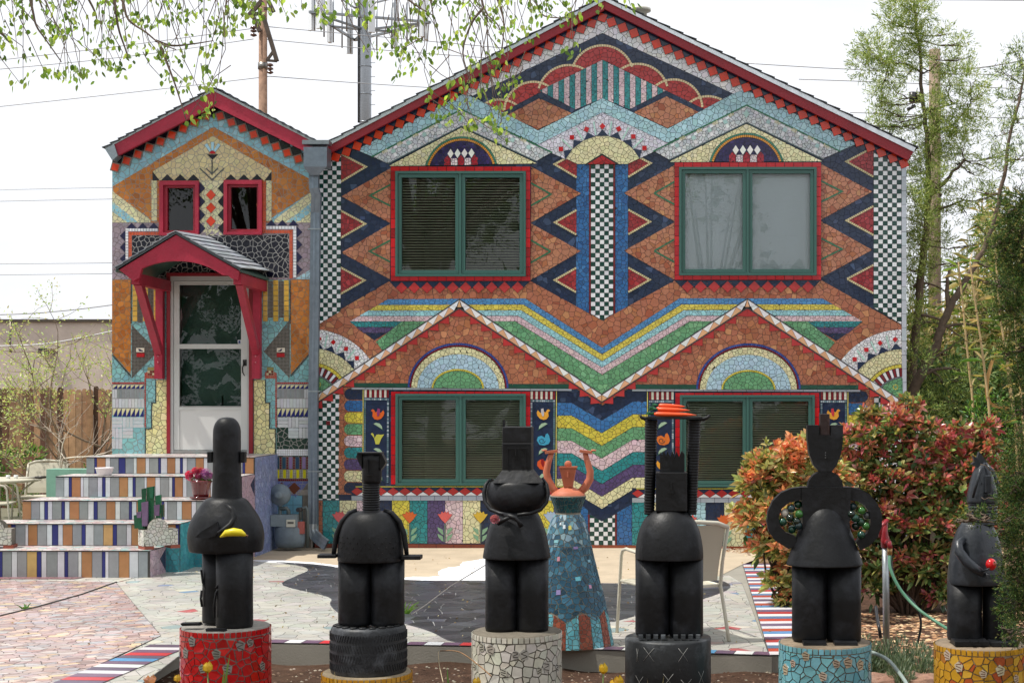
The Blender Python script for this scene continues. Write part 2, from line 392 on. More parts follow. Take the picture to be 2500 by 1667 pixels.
# ------------------------------------------------------------------ the mosaic house: facade pattern in photo pixels on its plane
HC, HK = 2.6e-5, 2.8e-5
def to_uv(x, y):
    X = x-1470.6
    u = X/(1+HC*X)
    for _ in range(2):
        X = x-1470.6+(y-540)*max(0, .003-.000005*u); u = X/(1+HC*X)
    return u, (y+790*HK*u)/(1+HK*u)
def to_px(u, v):
    y = v+(v-790)*HK*u
    return (1470.6+u/(1-HC*u)-(y-540)*max(0, .003-.000005*u), y)
def mir(pts): return [to_px(-u, v) for u, v in (to_uv(*p) for p in pts)]
def sym(pts):
    m = [q for q in mir(pts)]
    return list(pts)+[q for p, q in zip(reversed(pts), reversed(m)) if abs(to_uv(*p)[0]) > 1.5]
def circ(cx, cy, r, a0, a1, n=24, ry=None):   # angles in degrees, 0 = up, clockwise
    ry = ry or r
    return [(cx+r*math.sin(math.radians(a0+(a1-a0)*i/n)), cy-ry*math.cos(math.radians(a0+(a1-a0)*i/n))) for i in range(n+1)]
C = COL
house = root('mosaic_house', PW(1475, 1337), 'big gabled house covered in colourful broken-tile mosaic with four large windows', 'house')
T = Tiles(house, PW); T.tilt = .85
WINS = [(966, 419, 1284, 675), (1658, 409, 1993, 672.5), (966.5, 961, 1284, 1184), (1660, 964, 1988.5, 1188)]
T.holes = [(w[0]+1, w[1]+1, w[2]-1, w[3]-1) for w in WINS]
def R(lay, pts, col, cell=11, both=True, **k):
    cell = cell*.9 if cell < 20 else cell
    T.region(lay, pts, col, cell, **k)
    if both: T.region(lay, mir(pts), col, cell, **k)
def RB(lay, line, w, ln, col, both=True, **k):
    T.beads(lay, line, w, ln, col, **k)
    if both: T.beads(lay, mir(line), w, ln, col, **k)
def RO(lay, pts, col, name='tile', both=True, **k):
    T.one(lay, pts, jit(col, .06), name, **k)
    if both: T.one(lay, mir(pts), jit(col, .06), name, **k)
NAVYALT = (.18, [lin('3a4a68'), lin('1f2c44'), lin('33405c')])
TERALT = (.35, [lin('b5805a'), lin('96543c'), lin('a66a48'), lin('9a5e44')])
wallpoly = [(768, 1337), (2213, 1341), (2213, 392), (1475, 24), (768, 390)]
T.region(0, wallpoly, C['navy'], 13, gcol=(.018, .022, .035), alt=NAVYALT, gap=.7)
# --- top gable
T.region(1, [(1471, 40), (1815, 200), (1822, 221), (1789.5, 229.6), (1471, 81.8), (1152, 236), (1118, 228), (1130, 205)], C['white'], 12, alt=(.15, [lin('d4d4d0'), lin('e2e2e6')]))
arcs = [(1471, 188, 79, -72, 72), (1557.6, 231, 77, -70, 75), (1644.5, 265, 73, -62, 88), (1727.8, 307, 74, -46, 58)]
for i, (cx, cy, r, a0, a1) in enumerate(arcs):
    pts = circ(cx, cy, r-5, a0, a1); both = i > 0
    R(1, pts+[(cx+r*.5, cy+20), (cx-r*.5, cy+20)], C['red'], 12, both=both)
    RB(2, circ(cx, cy, r-2.8, a0, a1, 20), 5.6, 6.2, C['tan'] if 0 else lin('d9c79c'), both=both)
T.region(3, sym([(1471, 146.3), (1728, 271.5), (1712, 330), (1471, 300)]), C['navy'], 13, gcol=(.018, .022, .035), alt=NAVYALT, gap=.7)
# striped hanging field
st = [(1471, 147), (1626, 222.5), (1537, 268.3), (1471, 241), (1405, 268.3), (1316, 222.5)]
k = -12
while k < 12:
    x0, x1 = 1471+13.4*k, 1471+13.4*(k+1); q = st
    q = halfclip(q, -1, 0, -x0); q = halfclip(q, 1, 0, x1) if len(q) > 2 else q
    if len(q) > 2: T.region(4, q, C['teal'] if k % 2 == 0 else C['pink'], 8.5, ax=1.6, ay=.85, gap=.6)
    k += 1
R(4, [(1627.3, 235.9), (1709, 275.5), (1630, 314), (1545.6, 275.5)], C['terra2'], 13, alt=TERALT)
lb = [(1471, 240.5), (1630, 315), (1789.5, 229.6), (1818, 219), (2092, 352), (2050, 370), (1822.5, 258), (1630, 350), (1471, 275.5)]
T.region(5, sym(lb), C['lblue'], 11, alt=(.2, [lin('a9cdd6'), lin('93bcc8')]))
T.region(4, sym([(1471, 272), (1634, 351), (1596, 372), (1561, 388), (1471, 402)]), C['lav'], 9, gap=.8)
T.region(5, circ(1471, 433.5, 101.5, -61, 61)+[(1561, 388), (1532, 401.5), (1410, 401.5), (1381, 388)], C['cream'], 10)
for a in (0, 18.6, 37.2, 55.2):
    def pol(r, t): return (1471+r*math.sin(math.radians(t)), 433.5-r*math.cos(math.radians(t)))
    RO(6, [pol(117, a), pol(101.5, a+9), pol(101.2, a-9)], C['navy'], 'triangle_tile', both=a > 0)
    c = pol(124.5, a); h = 8.3
    RO(6, [pol(124.5+h, a), pol(124.5, a+3.9), pol(124.5-h, a), pol(124.5, a-3.9)] if a < 30 else [(c[0]-5.8, c[1]-5.8), (c[0]+5.8, c[1]-5.8), (c[0]+5.8, c[1]+5.8), (c[0]-5.8, c[1]+5.8)], C['bred'], 'diamond_tile', both=a > 0, th=1.6)
    if a < 50:
        b = a+9.3; RO(6, [pol(104, b-1.2), pol(138, b-.9), pol(138, b+.9), pol(104, b+1.2)], C['mint'], 'bar_tile', th=1.5)
# --- window gables (upper)
R(5, [(1595.8, 370), (1822.5, 258), (2050, 370), (2009, 389), (1822.5, 300), (1634.5, 391)], lin('c3c8cc'), 9, alt=(.2, [lin('b0babf')]))
RB(6, [(1594, 370.8), (1822.5, 258), (2052, 371)], 3.6, 30, C['gline'], name='trim_tile')
RB(6, [(1634, 391), (1822.5, 300), (2009, 389)], 2.8, 30, lin('4d5f63'), name='trim_tile')
R(6, [(1632, 396.5), (1822.5, 303), (2008, 395)], C['cream'], 10.5, alt=(.2, [lin('d0cfae'), lin('ddd9b6')]))
for cx, cy in ((1770.8, 298.4), (1732, 318.5), (1693.3, 337.2), (1653, 355.8), (1875.6, 298.5), (1915.8, 317.9), (1956.3, 337.7), (1995, 356.8)):
    d = 1 if cx > 1822 else -1
    a = math.radians(27)*d; ux, uy = math.cos(a), math.sin(a)
    def q4(ox, oy, w, h): 
        c = (cx+ux*ox-uy*oy, cy+uy*ox+ux*oy); return [(c[0]+ux*sx*w-uy*sy*h, c[1]+uy*sx*w+ux*sy*h) for sx, sy in ((-1, -1), (1, -1), (1, 1), (-1, 1))]
    RO(7, [(cx, cy-8.4), (cx+8.4*.9, cy+d), (cx, cy+8.4), (cx-8.4*.9, cy-d)] if 0 else q4(0, 0, 5.2, 5.2) , lin('9fc0bd'), 'diamond_tile')
    RO(6, q4(9, -6, 5, 3.4), C['white']); RO(6, q4(-9, -6, 5, 3.4), C['white']); RO(6, q4(0, 11, 4.2, 5.5), C['white'])
    for k in range(5): RO(6, q4((14+k*3.0)*1, -9.5, 1.2, 4.6), lin('cfc9a0'), 'bead_tile')
RO(7, [(1822, 267), (1829.7, 279), (1822, 291), (1814.3, 279)], lin('9fc0bd'), 'diamond_tile', th=1.5)
R(7, circ(1822.3, 419, 94, -75, 75)+[(1913, 396), (1731, 396)], C['black'], 40, g_in=1)
RB(8, circ(1822.3, 419, 91.3, -75, 75, 26), 5, 5, lin('3c7a62'))
RB(8, circ(1822.3, 419, 85.8, -74, 74, 26), 5.2, 5, lin('c98a34'))
R(8, circ(1822.3, 419, 82.5, -73, 73)+[(1901, 396), (1743, 396)], lin('2a2350'), 9, alt=(.25, [lin('3a3168'), lin('221c40')]))
for i in range(5):
    cx = 1822.3+(i-2)*17.2
    if i % 2 == 0: R(9, [(cx-8.4, 397), (cx-8.4, 380), (cx, 371), (cx+8.4, 380), (cx+8.4, 397)], lin('9c1f30'), 9)
    else: R(9, [(cx-8.4, 397), (cx-8.4, 379), (cx+8.4, 379), (cx+8.4, 397)], lin('d8cbd0'), 7)
for i in range(4):
    cx = 1822.3+(i-1.5)*17.6
    RO(10, [(cx, 355), (cx+8.2, 367.5), (cx, 380), (cx-8.2, 367.5)], lin('dfe0dd'), 'diamond_tile', th=1.8)
# --- eave diamonds
def chain(x0, y0, x1, y1, n):
    dx, dy = (x1-x0)/n, (y1-y0)/n; px_, py_ = -dy, dx
    for i in range(n+1):
        cx, cy = x0+dx*i, y0+dy*i; h = .485
        T.one(9, [(cx-dx*h, cy-dy*h), (cx-px_*h, cy-py_*h), (cx+dx*h, cy+dy*h), (cx+px_*h, cy+py_*h)], jit(C['ored'], .12), 'diamond_tile', th=1.6, gap=.5, back=(.02, .02, .03))
    # navy filler triangles between the diamonds and the eave board
    for i in range(n):
        cx, cy = x0+dx*(i+.5), y0+dy*(i+.5); s_ = -1 if py_ > 0 else 1
        a = (cx-dx*.47, cy-dy*.47); 
        T.one(8, [(cx, cy), (cx+dx*.5+px_*.5*s_, cy+dy*.5+py_*.5*s_), (cx+px_*1.0*s_, cy+py_*1.0*s_), (cx-dx*.5+px_*.5*s_, cy-dy*.5+py_*.5*s_)], jit(C['navy'], .1), 'navy_tile', back=(.018, .022, .035))
chain(794.8, 398.4, 1470.8, 44.8, 26); chain(1493, 56, 2206, 400, 26)
# --- side zigzags
for t0, t1, tip in ((403, 542.6, (1522.6, 471.8)), (542.6, 684, (1522.6, 612.5))):
    R(2, [(1647, t0), tip, (1647, t1)], C['terra2'], 13, alt=TERALT)
    m = (t0+t1)/2; RB(3, [(1647, m-29), (1597, m-.5), (1647, m+27)], 4.2, 26, C['gline'], name='trim_tile', th=1) if 0 else RB(3, [(1647, m-29), (1597, m-.5), (1647, m+27)], 4.2, 26, C['gline'], name='trim_tile')
for t0, t1, tip in ((399, 538.6, (2130, 468.4)), (538.6, 679.5, (2130, 610.3))):
    R(2, [(2002, t0), tip, (2002, t1)], C['terra2'], 13, alt=TERALT)
    m = (t0+t1)/2; RB(3, [(2002, m-28), (2055.5, m-1), (2002, m+26)], 4.2, 26, C['gline'], name='trim_tile')
for top, tip, bot in (((1533.8, 371), (1588.6, 399), (1533.8, 432.6)), ((1533.8, 512.3), (1587, 541.7), (1533.8, 572.3)), ((1533.8, 653.6), (1586.4, 683), (1533.8, 713.2)),
                      ((2132.6, 360), (2066.3, 395), (2132.6, 432.4)), ((2132.6, 503.5), (2067, 538.6), (2132.6, 574.3)), ((2132.6, 647), (2067.9, 681), (2132.6, 716.2))):
    R(2, [top, tip, bot], lin('8e2a30'), 10.5, alt=(.3, [lin('a83438'), lin('982c30')]))
    RB(3, [top, tip, bot], 5, 5.2, lin('c9bd92'))
# --- checker strips
def chk(i, j): return C['white'] if (i+j) % 2 else C['dgreen']
R(4, [(2132.6, 372), (2200.4, 400), (2200.4, 792), (2132.6, 751)], C['dgreen'], 60, gcol=(.1, .12, .12), g_in=30)
T.grid(5, [(2132.6, 374), (2200.4, 405), (2200.4, 792), (2132.6, 751)], chk, 11.3, 11.12, (2132.6, 384.5), name='square_tile', gcol=(.08, .1, .1))
T.grid(5, [(781-13, 402), (833.3, 378), (832, 760), (768, 798)], chk, 10.85, 10.75, (768.3, 395.5), name='square_tile', gcol=(.08, .1, .1))
T.grid(1, [(768, 960), (829, 950), (827.5, 1220), (768, 1220)], chk, 10.4, 10.55, (767, 963.2), name='square_tile', gcol=(.08, .1, .1))
T.grid(1, [(2134, 950), (2202, 950), (2202, 1225), (2134, 1225)], chk, 11.3, 11.1, (2134, 960), name='square_tile', gcol=(.08, .1, .1))
T.beads(6, [(2206.5, 400), (2207, 1000)], 11.6, 33.5, C['lgrey'], name='corner_tile')
T.beads(1, [(2207, 1000), (2207, 1330)], 11.6, 33.5, C['lgrey'], name='corner_tile')
T.one(3, [(796.5, 1027), (807, 1027), (807, 1037.5), (796.5, 1037.5)], C['dred'], 'red_tile')
# --- pillar
T.region(1, [(1406.9, 401), (1438.5, 401), (1438, 768), (1406, 748)], C['blue'], 10, alt=(.25, [lin('3a70a6'), lin('2a568a')]))
T.region(1, [(1502, 401), (1533.5, 401), (1533, 748), (1502, 768)], C['blue'], 10, alt=(.25, [lin('3a70a6'), lin('2a568a')]))
for x in (1440.3, 1499.5): T.beads(2, [(x, 401), (x, 768)], 4.2, 11, C['dred'])
T.grid(2, [(1442.7, 402), (1497.2, 402), (1497, 766), (1470, 782), (1442.5, 766)], chk, 10.88, 10.8, (1442.7, 402), gcol=(.08, .1, .1))
T.one(7, [(1427, 402.5), (1470, 375.5), (1513, 402.5)], (.01, .012, .015), 'trim_tile', back=(.02, .02, .02))
T.region(8, [(1434, 402), (1470, 380), (1506, 402)], lin('9c1a22'), 16)
# --- terracotta field and rainbow bands
T.region(3, sym([(1470, 782.4), (1645.4, 685.5), (2005.7, 684.3), (2202, 794), (2202, 1000), (1824, 765), (1470, 990)]), C['terra'], 13.5, alt=TERALT)
T.region(2, sym([(1470, 792), (1560, 742), (1560, 760), (1470, 800)]), C['terra'], 60)
L = [[(1470, 848.5), (1659, 728), (2007.6, 728.5)], [(1470, 864.8), (1664, 743), (2033, 743)], [(1470, 881.5), (1670, 757), (2058, 757)], [(1470, 897), (1677, 771), (2082.5, 771)], [(1470, 914.4), (1684, 784.5), (2106, 784.5)]]
for i, c in enumerate(('4f86b8', 'cdbf55', '93c4cc', 'ccb4ba')):
    T.region(4, sym(L[i]+list(reversed(L[i+1]))), lin(c), 8.6, gap=.75)
    T.beads(5, [p for p in mir(list(reversed(L[i])))]+L[i][1:], .9, 60, (.02, .03, .04), gap=0, name='joint_line') if 0 else None
T.region(4, sym([(1470, 914.4), (1684, 784.5), (1740, 784.5), (1470, 962)]), C['green'], 10.5, alt=(.3, [lin('74a87e'), lin('5c9068')]))
R(4, [(1905, 784.5), (1971, 784.5), (2038, 836), (2020, 858)], C['green'], 10.5, alt=(.3, [lin('74a87e'), lin('5c9068')]))
R(4, [(1971, 784.5), (2107, 784.5), (2088, 799), (1990, 799)], C['teal'], 9)
R(4, [(1990, 799), (2088, 799), (2070, 814), (2010, 814)], C['purple'], 9)
R(4, [(2010, 814), (2068, 814), (2042, 832)], C['navy'], 10)
# --- row of red diamonds under the upper windows
R(4, [(1646, 684.5), (2004, 684), (1988, 701), (1664, 702)], C['navy'], 14, gap=.6, gcol=(.018, .022, .035))
for i in range(10):
    cx = 1678.3+i*32.66; RO(6, [(cx, 685.6), (cx+15, 700.4), (cx, 715.2), (cx-15, 700.4)], C['red'], 'diamond_tile', back=(.03, .02, .02))
# --- corner fans
qc = (2204, 993)
def qf(r, a0=-62, a1=-1): return halfclip(circ(qc[0], qc[1], r, a0, a1, 16)+[qc], -.6576, 1, -466)
R(4, qf(189, -64), C['white'], 8.5)
R(5, qf(141, -64), C['cream'], 9)
R(6, qf(105, -64), lin('26343a'), 40, g_in=2)
RB(7, circ(qc[0], qc[1], 99.5, -62, -2, 12), 8, 9, C['yellow'])
for i in range(11):
    a = -3.5-i*5.2; RO(7, circ(qc[0], qc[1], 95, a-2.35, a+2.35, 2)+circ(qc[0], qc[1], 74, a+2.35, a-2.35, 2), C['white'] if i % 2 else C['dred'], 'ray_tile')
RB(7, circ(qc[0], qc[1], 72, -62, -2, 12), 3, 9, C['grey'])
R(7, qf(70), C['green'], 10)
for k in range(8):
    a = k*math.pi/4; RO(8, [(2185.6+5.4*math.cos(a)+1.9*math.cos(a+t), 944.6+5.4*math.sin(a)+1.9*math.sin(a+t)) for t in (0, 1.57, 3.14, 4.71)], C['yellow'], 'bead_tile', gap=.1)
for a in (-6.6, -19.7, -32.7, -45.4):
    def pq(r, t): return (qc[0]+r*math.sin(math.radians(t)), qc[1]-r*math.cos(math.radians(t)))
    RO(6, [pq(156, a), pq(141, a+6.4), pq(141, a-6.4)], C['navy'], 'triangle_tile')
    c = pq(165.5, a); RO(6, [(c[0], c[1]-7.5), (c[0]+7.5, c[1]), (c[0], c[1]+7.5), (c[0]-7.5, c[1])] if a > -20 else [(c[0]-5.6, c[1]-5.6), (c[0]+5.6, c[1]-5.6), (c[0]+5.6, c[1]+5.6), (c[0]-5.6, c[1]+5.6)], C['bred'], 'diamond_tile', th=1.5)
    if a > -40: b = a-6.5; RO(6, [pq(147, b-.9), pq(178, b-.7), pq(178, b+.7), pq(147, b+.9)], C['mint'], 'bar_tile', th=1.4)
# --- lower gables: saw-tooth borders
R(5, [(1824.3, 750), (2112, 941), (1538, 941)], C['terra'], 13.5, alt=TERALT)
def border(o0, o1, i0, i1, n, flip=False):
    """white/tan saw-tooth between outer line o0-o1 and inner line i0-i1"""
    def mixp(a, b, t): return (a[0]+(b[0]-a[0])*t, a[1]+(b[1]-a[1])*t)
    T.regs.append((7, ccw([o0, o1, i1, i0]), bbox([o0, o1, i1, i0]))); T.jobs.append(('back', 7, ccw([o0, o1, i1, i0]), (.02, .02, .02)))
    T.beads(8, [mixp(o0, i0, .07), mixp(o1, i1, .07)], 2.6, 7, lin('4a4a4c'), gap=.5, back=None); T.beads(8, [mixp(o0, i0, .93), mixp(o1, i1, .93)], 2.6, 7, lin('4a4a4c'), gap=.5, back=None)
    for k in range(n):
        a, b, m = k/n, (k+1)/n, (k+.5)/n
        A, B = mixp(mixp(o0, i0, .14), mixp(o1, i1, .14), a), mixp(mixp(o0, i0, .14), mixp(o1, i1, .14), b)
        I = mixp(mixp(o0, i0, .86), mixp(o1, i1, .86), m); J = mixp(mixp(o0, i0, .86), mixp(o1, i1, .86), min(1, m+1/n))
        T.one(8, [A, B, I], jit(C['white'], .04), 'triangle_tile'); T.one(8, [B, J, I], jit(C['tan'], .08), 'triangle_tile')
        dx, dy = (i1[0]-i0[0])/n, (i1[1]-i0[1])/n; L_ = math.hypot(dx, dy); nx, ny = (-dy/L_, dx/L_)
        if ny < 0: nx, ny = -nx, -ny
        P0 = mixp(i0, i1, a); P1 = mixp(i0, i1, b); q = (P1[0]+nx*14-dx*.02, P1[1]+ny*14) if dx*dy < 0 else (P1[0]+nx*14, P1[1]+ny*14)
        q = ((P0[0] if (dy > 0) == (dx > 0) else P1[0])*0+(P0[0]+P1[0])/2+nx*15+(-1 if dx*dy > 0 else 1)*6, (P0[1]+P1[1])/2+ny*14)
        T.one(7, [P0, P1, q], jit(C['red'], .08), 'triangle_tile', back=(.03, .02, .02))
border((1824.3, 728.5), (2203.7, 978), (1824.3, 753.3), (2203.7, 1002.5), 14)
border((1824.3, 728.5), (1469.8, 960.6), (1824.3, 753.3), (1469.8, 983.5), 13)
for q in ([(1824.3, 731.5), (1830, 750), (1818.6, 750)],): RO(9, q, C['tan'], 'triangle_tile', back=None)
RO(9, [(1825.6, 732.5), (1845, 745), (1831, 749)], C['white'], 'triangle_tile'); RO(9, [(1823, 732.5), (1803.6, 745), (1817.6, 749)], C['white'], 'triangle_tile')
m_ = mir([(1824.3, 728.5), (2203.7, 978), (1824.3, 753.3), (2203.7, 1002.5), (1469.8, 960.6), (1469.8, 983.5)])
border(m_[0], m_[1], m_[2], m_[3], 14); border(m_[0], (1469.2, 960.6), m_[2], (1469.2, 983.5), 13)
R(6, [(1545.5, 938), (2098, 939.5), (2098, 950.5), (1545.5, 949.5)], lin('1f4a3c'), 24, ay=.5, name='shard')
RB(7, [(1543, 952.3), (2100, 953.8)], 4.8, 34, lin('8d949c'), name='trim_tile')
ar = 1827.0
R(6.5, circ(ar, 951, 128, -90, 90, 36, 113), C['black'], 90, g_in=3)
RB(7, circ(ar, 951, 125.3, -89, 89, 36, 110.3), 5, 5.4, C['bblue']); RB(7, circ(ar, 951, 120.8, -89, 89, 36, 105.6), 3.8, 9, C['dred'])
R(7, circ(ar, 951, 118.5, -90, 90, 30, 103), C['cream'], 10)
R(8, circ(ar, 951, 103.5, -90, 90, 30, 85), lin('a6c4d4'), 11)
R(9, circ(ar, 951, 66.5, -90, 90, 24, 48.5), C['yellow'], 60, g_in=20, gcol=(.2, .18, .05))
RB(10, circ(ar, 951, 64.3, -89, 89, 24, 46.2), 4.2, 5.6, C['yellow'])
R(10, circ(ar, 951, 61.5, -90, 90, 24, 43.5), C['green'], 11)
# --- lower walls
R(1, [(2071, 950), (2134, 950), (2134, 1222), (2071, 1222)], C['terra'], 10, alt=TERALT)
for i, c in enumerate(('navy', 'blue', 'yellow', 'green', 'pink', 'teal', 'purple', 'cream', 'navy')):
    y0 = 954+i*29.6; y1 = y0+28; n = 8
    R(2, [(2071, y0), (2106, y0)]+[(2106+13*math.sin(math.pi*k/n), y0+14-14*math.cos(math.pi*k/n)) for k in range(1, n)]+[(2106, y1), (2071, y1)], C[c], 9.5)
RB(3, [(2070, 955), (2069, 1222)], 2.2, 40, lin('c9bf68'), name='trim_tile')
RB(3, [(1580.6, 955), (1580.6, 1192)], 2.2, 40, lin('c9bf68'), name='trim_tile')
R(1, [(1582, 955), (1646, 955), (1646, 1192), (1582, 1192)], C['navy'], 16, gap=.5, gcol=(.018, .022, .035))
R(1, [(2002, 955), (2069, 955), (2069, 1192), (2002, 1192)], C['navy'], 16, gap=.5, gcol=(.018, .022, .035))
for x0, x1, bx in ((1584, 1645, 0), (2003, 2067, 1)):
    for k in range(10):
        a = x0+(x1-x0)*k/10; RO(2, [(a, 956), (a+(x1-x0)/10, 956), (a+(x1-x0)/10, 976), (a, 976)], lin('d8d2c4') if k % 2 else lin('7a1c24'), 'bar_tile')
    RB(2, [(x0, 980), (x1, 980)], 4.6, 4.8, lin('8f9ea8'), colfn=lambda i: random.choice([lin('8f9ea8'), lin('6f8890'), lin('5d7884'), lin('a6b4bc')]))
    RB(2, [(x0+2 if bx == 0 else x1-2, 984), (x0+2 if bx == 0 else x1-2, 1190)], 4.4, 4.6, lin('8f9ea8'), colfn=lambda i: random.choice([lin('54707a'), lin('4f7068'), lin('5d7884')]))
    RB(2, [(x1-2.5 if bx == 0 else x0+2.5, 984), (x1-2.5 if bx == 0 else x0+2.5, 1190)], 4.4, 4.6, lin('8f9ea8'), colfn=lambda i: random.choice([lin('54707a'), lin('93a4b0'), lin('5d7884'), lin('aab8c2')]))
# birds, tulips and leaves in the four panels
def blob(pts, cx, cy, s, d=1): return [(cx+x*s*d, cy+y*s) for x, y in pts]
BIRD = [(-17, -9), (-12, -13), (-8, -11), (-5, -5), (0, -8), (3, -3), (9, -5), (14, -11), (17, -4), (15, 4), (9, 11), (0, 14), (-8, 12), (-13, 5), (-12, -5)]
WING = [(0, -4), (2, -16), (6, -15), (9, -14), (9, -4), (5, 6), (1, 5)]
TUL = [(-17, -14), (-13, -17), (-9, -13), (-7, -4), (-3, -12), (3, -13), (8, -12), (17, -13), (10, -3), (4, 12), (-5, 12), (-9, -4)]
LEAF = [(-13, -5), (-6, -8), (3, -6), (9, 1), (10, 9)]
SNAIL = [(-17, 2), (-14, -7), (-5, -10), (3, -5), (5, -13), (10, -16), (14, -10), (17, 3), (13, 11), (2, 15), (-10, 13)]
FLAME = [(-15, -10), (-6, -6), (0, -12), (8, -13), (15, -8), (16, 2), (9, 11), (-2, 14), (-11, 9), (-15, 0)]
for cx, kinds, d in ((922, (('BIRD', 'cf5e26', '8a3a6a'), ('TUL', 'b9b84c', None), ('FLAME', 'cf6a5c', None)), 1), (1327, (('BIRD', 'd99a34', 'b8b4b8'), ('SNAIL', '3f97b8', '14303c'), ('FLAME', 'd0562c', '8a1f22')), -1),
                     (1619, (('TUL', '9a2c2c', None), ('SNAIL', 'd3702e', '2a1408'), ('BIRD', 'd99a34', None)), -1), (2035, (('BIRD', 'd99a34', 'c33c44'), ('TUL', 'c9bf48', None)), -1)):
    for i, (kd, c1, c2) in enumerate(kinds):
        cy = 1011+i*61.5 if cx < 1500 or cx > 2000 else (989, 1052, 1114)[i]+20
        shp = {'BIRD': BIRD, 'TUL': TUL, 'FLAME': FLAME, 'SNAIL': SNAIL}[kd]; dd = d if kd != 'SNAIL' else 1
        T.one(2, blob(shp, cx, cy, 1, dd), lin(c1), 'flower_tile', th=1.6)
        if c2 and kd != 'SNAIL': T.one(3, blob(WING, cx-2*dd, cy, .95, dd), lin(c2), 'flower_tile', th=1.7)
        if kd == 'SNAIL':
            T.beads(3, [(cx-4+(11-t*.9)*math.cos(t*.9)*.8, cy+3+(11-t*.9)*math.sin(t*.9)*.7) for t in range(9)], 1.8, 7, (.02, .03, .04), gap=.2, back=None)
        T.one(2, blob(LEAF, cx+2*d, cy+28, 1, d), C['pgreen'], 'leaf_tile', th=1.4)
        T.one(2, [(cx-9*d, cy+24), (cx+16*d, cy+41), (cx+12*d, cy+36)], lin('2c5a48'), 'leaf_tile', gap=.1)
# centre V bands
VB = [(983, 1026), (1014, 1057), (1045, 1088), (1075.5, 1118.5), (1106, 1149.4), (1137, 1181), (1168, 1211.6), (1198, 1241.8), (1228, 1271)]
for i, c in enumerate(('blue', 'yellow', 'green', 'pink', 'teal', 'purple', 'cream')):
    a, b = VB[i], VB[i+1]
    T.region(1, [(1360, a[0]), (1395.7, a[0]), (1469.3, a[1]), (1545, a[0]-3), (1579, a[0]-3), (1579, b[0]-3), (1545, b[0]-3), (1469.3, b[1]), (1395.7, b[0]), (1360, b[0])], C[c] if c != 'blue' else lin('3a70a8'), 10)
# sills under lower windows
for x0, x1 in ((858, 1400), (1543, 2080)):
    dy = 0 if x0 < 1000 else 5
    T.region(2, [(x0, 1186+dy), (x1, 1186+dy), (x1, 1213+dy), (x0, 1213+dy)], C['navy'], 14, gap=.5)
    T.beads(3, [(x0+10, 1187.5+dy), (x1-8, 1187.5+dy)], 2.2, 30, lin('c9bf50'), name='trim_tile')
    n = int((x1-x0)/29.3)
    for i in range(n):
        cx = x0+14+i*29.3
        T.one(4, [(cx, 1189+dy), (cx+14.4, 1199+dy), (cx, 1209.5+dy), (cx-14.4, 1199+dy)], jit(C['red'], .06), 'diamond_tile', back=(.03, .02, .02))
        T.one(3, [(cx, 1209+dy), (cx+14.6, 1200+dy), (cx+29, 1209+dy)], C['white'], 'triangle_tile', back=(.1, .1, .1))
    T.beads(3, [(x0, 1215.5+dy), (x1, 1215.5+dy)], 11, 33, lin('99a1ad'), name='trim_tile')
# flower band
fb = ['terra', 'teal', 'cream', 'pink', 'navy', 'yellow', 'teal', 'purple', 'pink', 'cream', 'navy', 'yellow']
xs = [771, 787.7, 829, 871, 914, 957, 1000, 1043.7, 1086.7, 1130, 1173, 1216, 1259]
for i, c in enumerate(fb): T.region(1, [(xs[i], 1221), (xs[i+1], 1221), (xs[i+1], 1326), (xs[i], 1326)], C[c] if c != 'yellow' else C['yellow'], 10.5)
T.region(1, [(1259, 1221), (1306, 1221), (1306, 1326), (1259, 1326)], C['green'], 10); T.region(1, [(1306, 1221), (1352, 1221), (1352, 1328), (1306, 1328)], C['yellow'], 10)
T.region(1, [(1352, 1221), (1400, 1221), (1400, 1329), (1352, 1329)], C['purple'], 10)
T.region(1, [(1400, 1215), (1436, 1245), (1436, 1329), (1400, 1329)], C['blue'], 10); T.region(1, [(1506, 1250), (1543, 1230), (1543, 1330), (1506, 1330)], C['blue'], 10)
for x in (1437.5, 1503.5): T.beads(2, [(x, 1255), (x, 1330)], 4, 11, C['dred'])
T.grid(1, [(1440, 1255), (1469.5, 1272), (1501.5, 1255), (1501.5, 1330), (1440, 1330)], chk, 11, 11, (1440, 1275), gcol=(.08, .1, .1))
xr = [1543, 1590, 1637, 1684, 1723, 1768, 1820, 1866, 1912, 1958, 2004, 2050, 2096, 2140, 2200]
for i, c in enumerate(['teal', 'cream', 'purple', 'lblue', 'navy', 'cream', 'teal', 'yellow', 'pink', 'purple', 'teal', 'cream', 'navy', 'terra']):
    T.region(1, [(xr[i], 1226), (xr[i+1], 1226), (xr[i+1], 1336), (xr[i], 1336)], C[c], 10.5)
TF = [(-19, -14), (-11, -14), (-8, -21), (-3, -17), (0, -22), (3, -17), (8, -21), (11, -14), (19, -14), (9, 0), (0, 9), (-9, 0)]
for x, c in ((829, 'c4565a'), (914, 'c9622c'), (1000, 'c9622c'), (1086.7, 'd0605c'), (1173, 'c9a83a'), (1259, 'd0605c'), (1345, '9cb0c8'), (1684, 'd0605c'), (1768, 'c9622c'), (1866, 'd0605c')):
    y = 1268 if x < 1500 else 1276
    T.one(3, [(x+a, y+b) for a, b in TF], lin(c), 'flower_tile', th=1.5, back=(.03, .03, .03)); T.beads(2, [(x, y+9), (x, y+55)], 4, 20, lin('5f6f66'))
    for s_ in (-1, 1):
        for o in (18, 34): T.one(3, [(x+s_*3, y+o+20), (x+s_*5, y+o+6), (x+s_*19, y+o-1), (x+s_*17, y+o+8), (x+s_*9, y+o+17)], C['leaf'], 'leaf_tile', th=1.3)
T.beads(2, [(768, 1331), (1405, 1334)], 9.5, 43, lin('743424'), name='plinth_tile', colfn=lambda i: random.choice([lin('743424'), lin('6a3024')]))
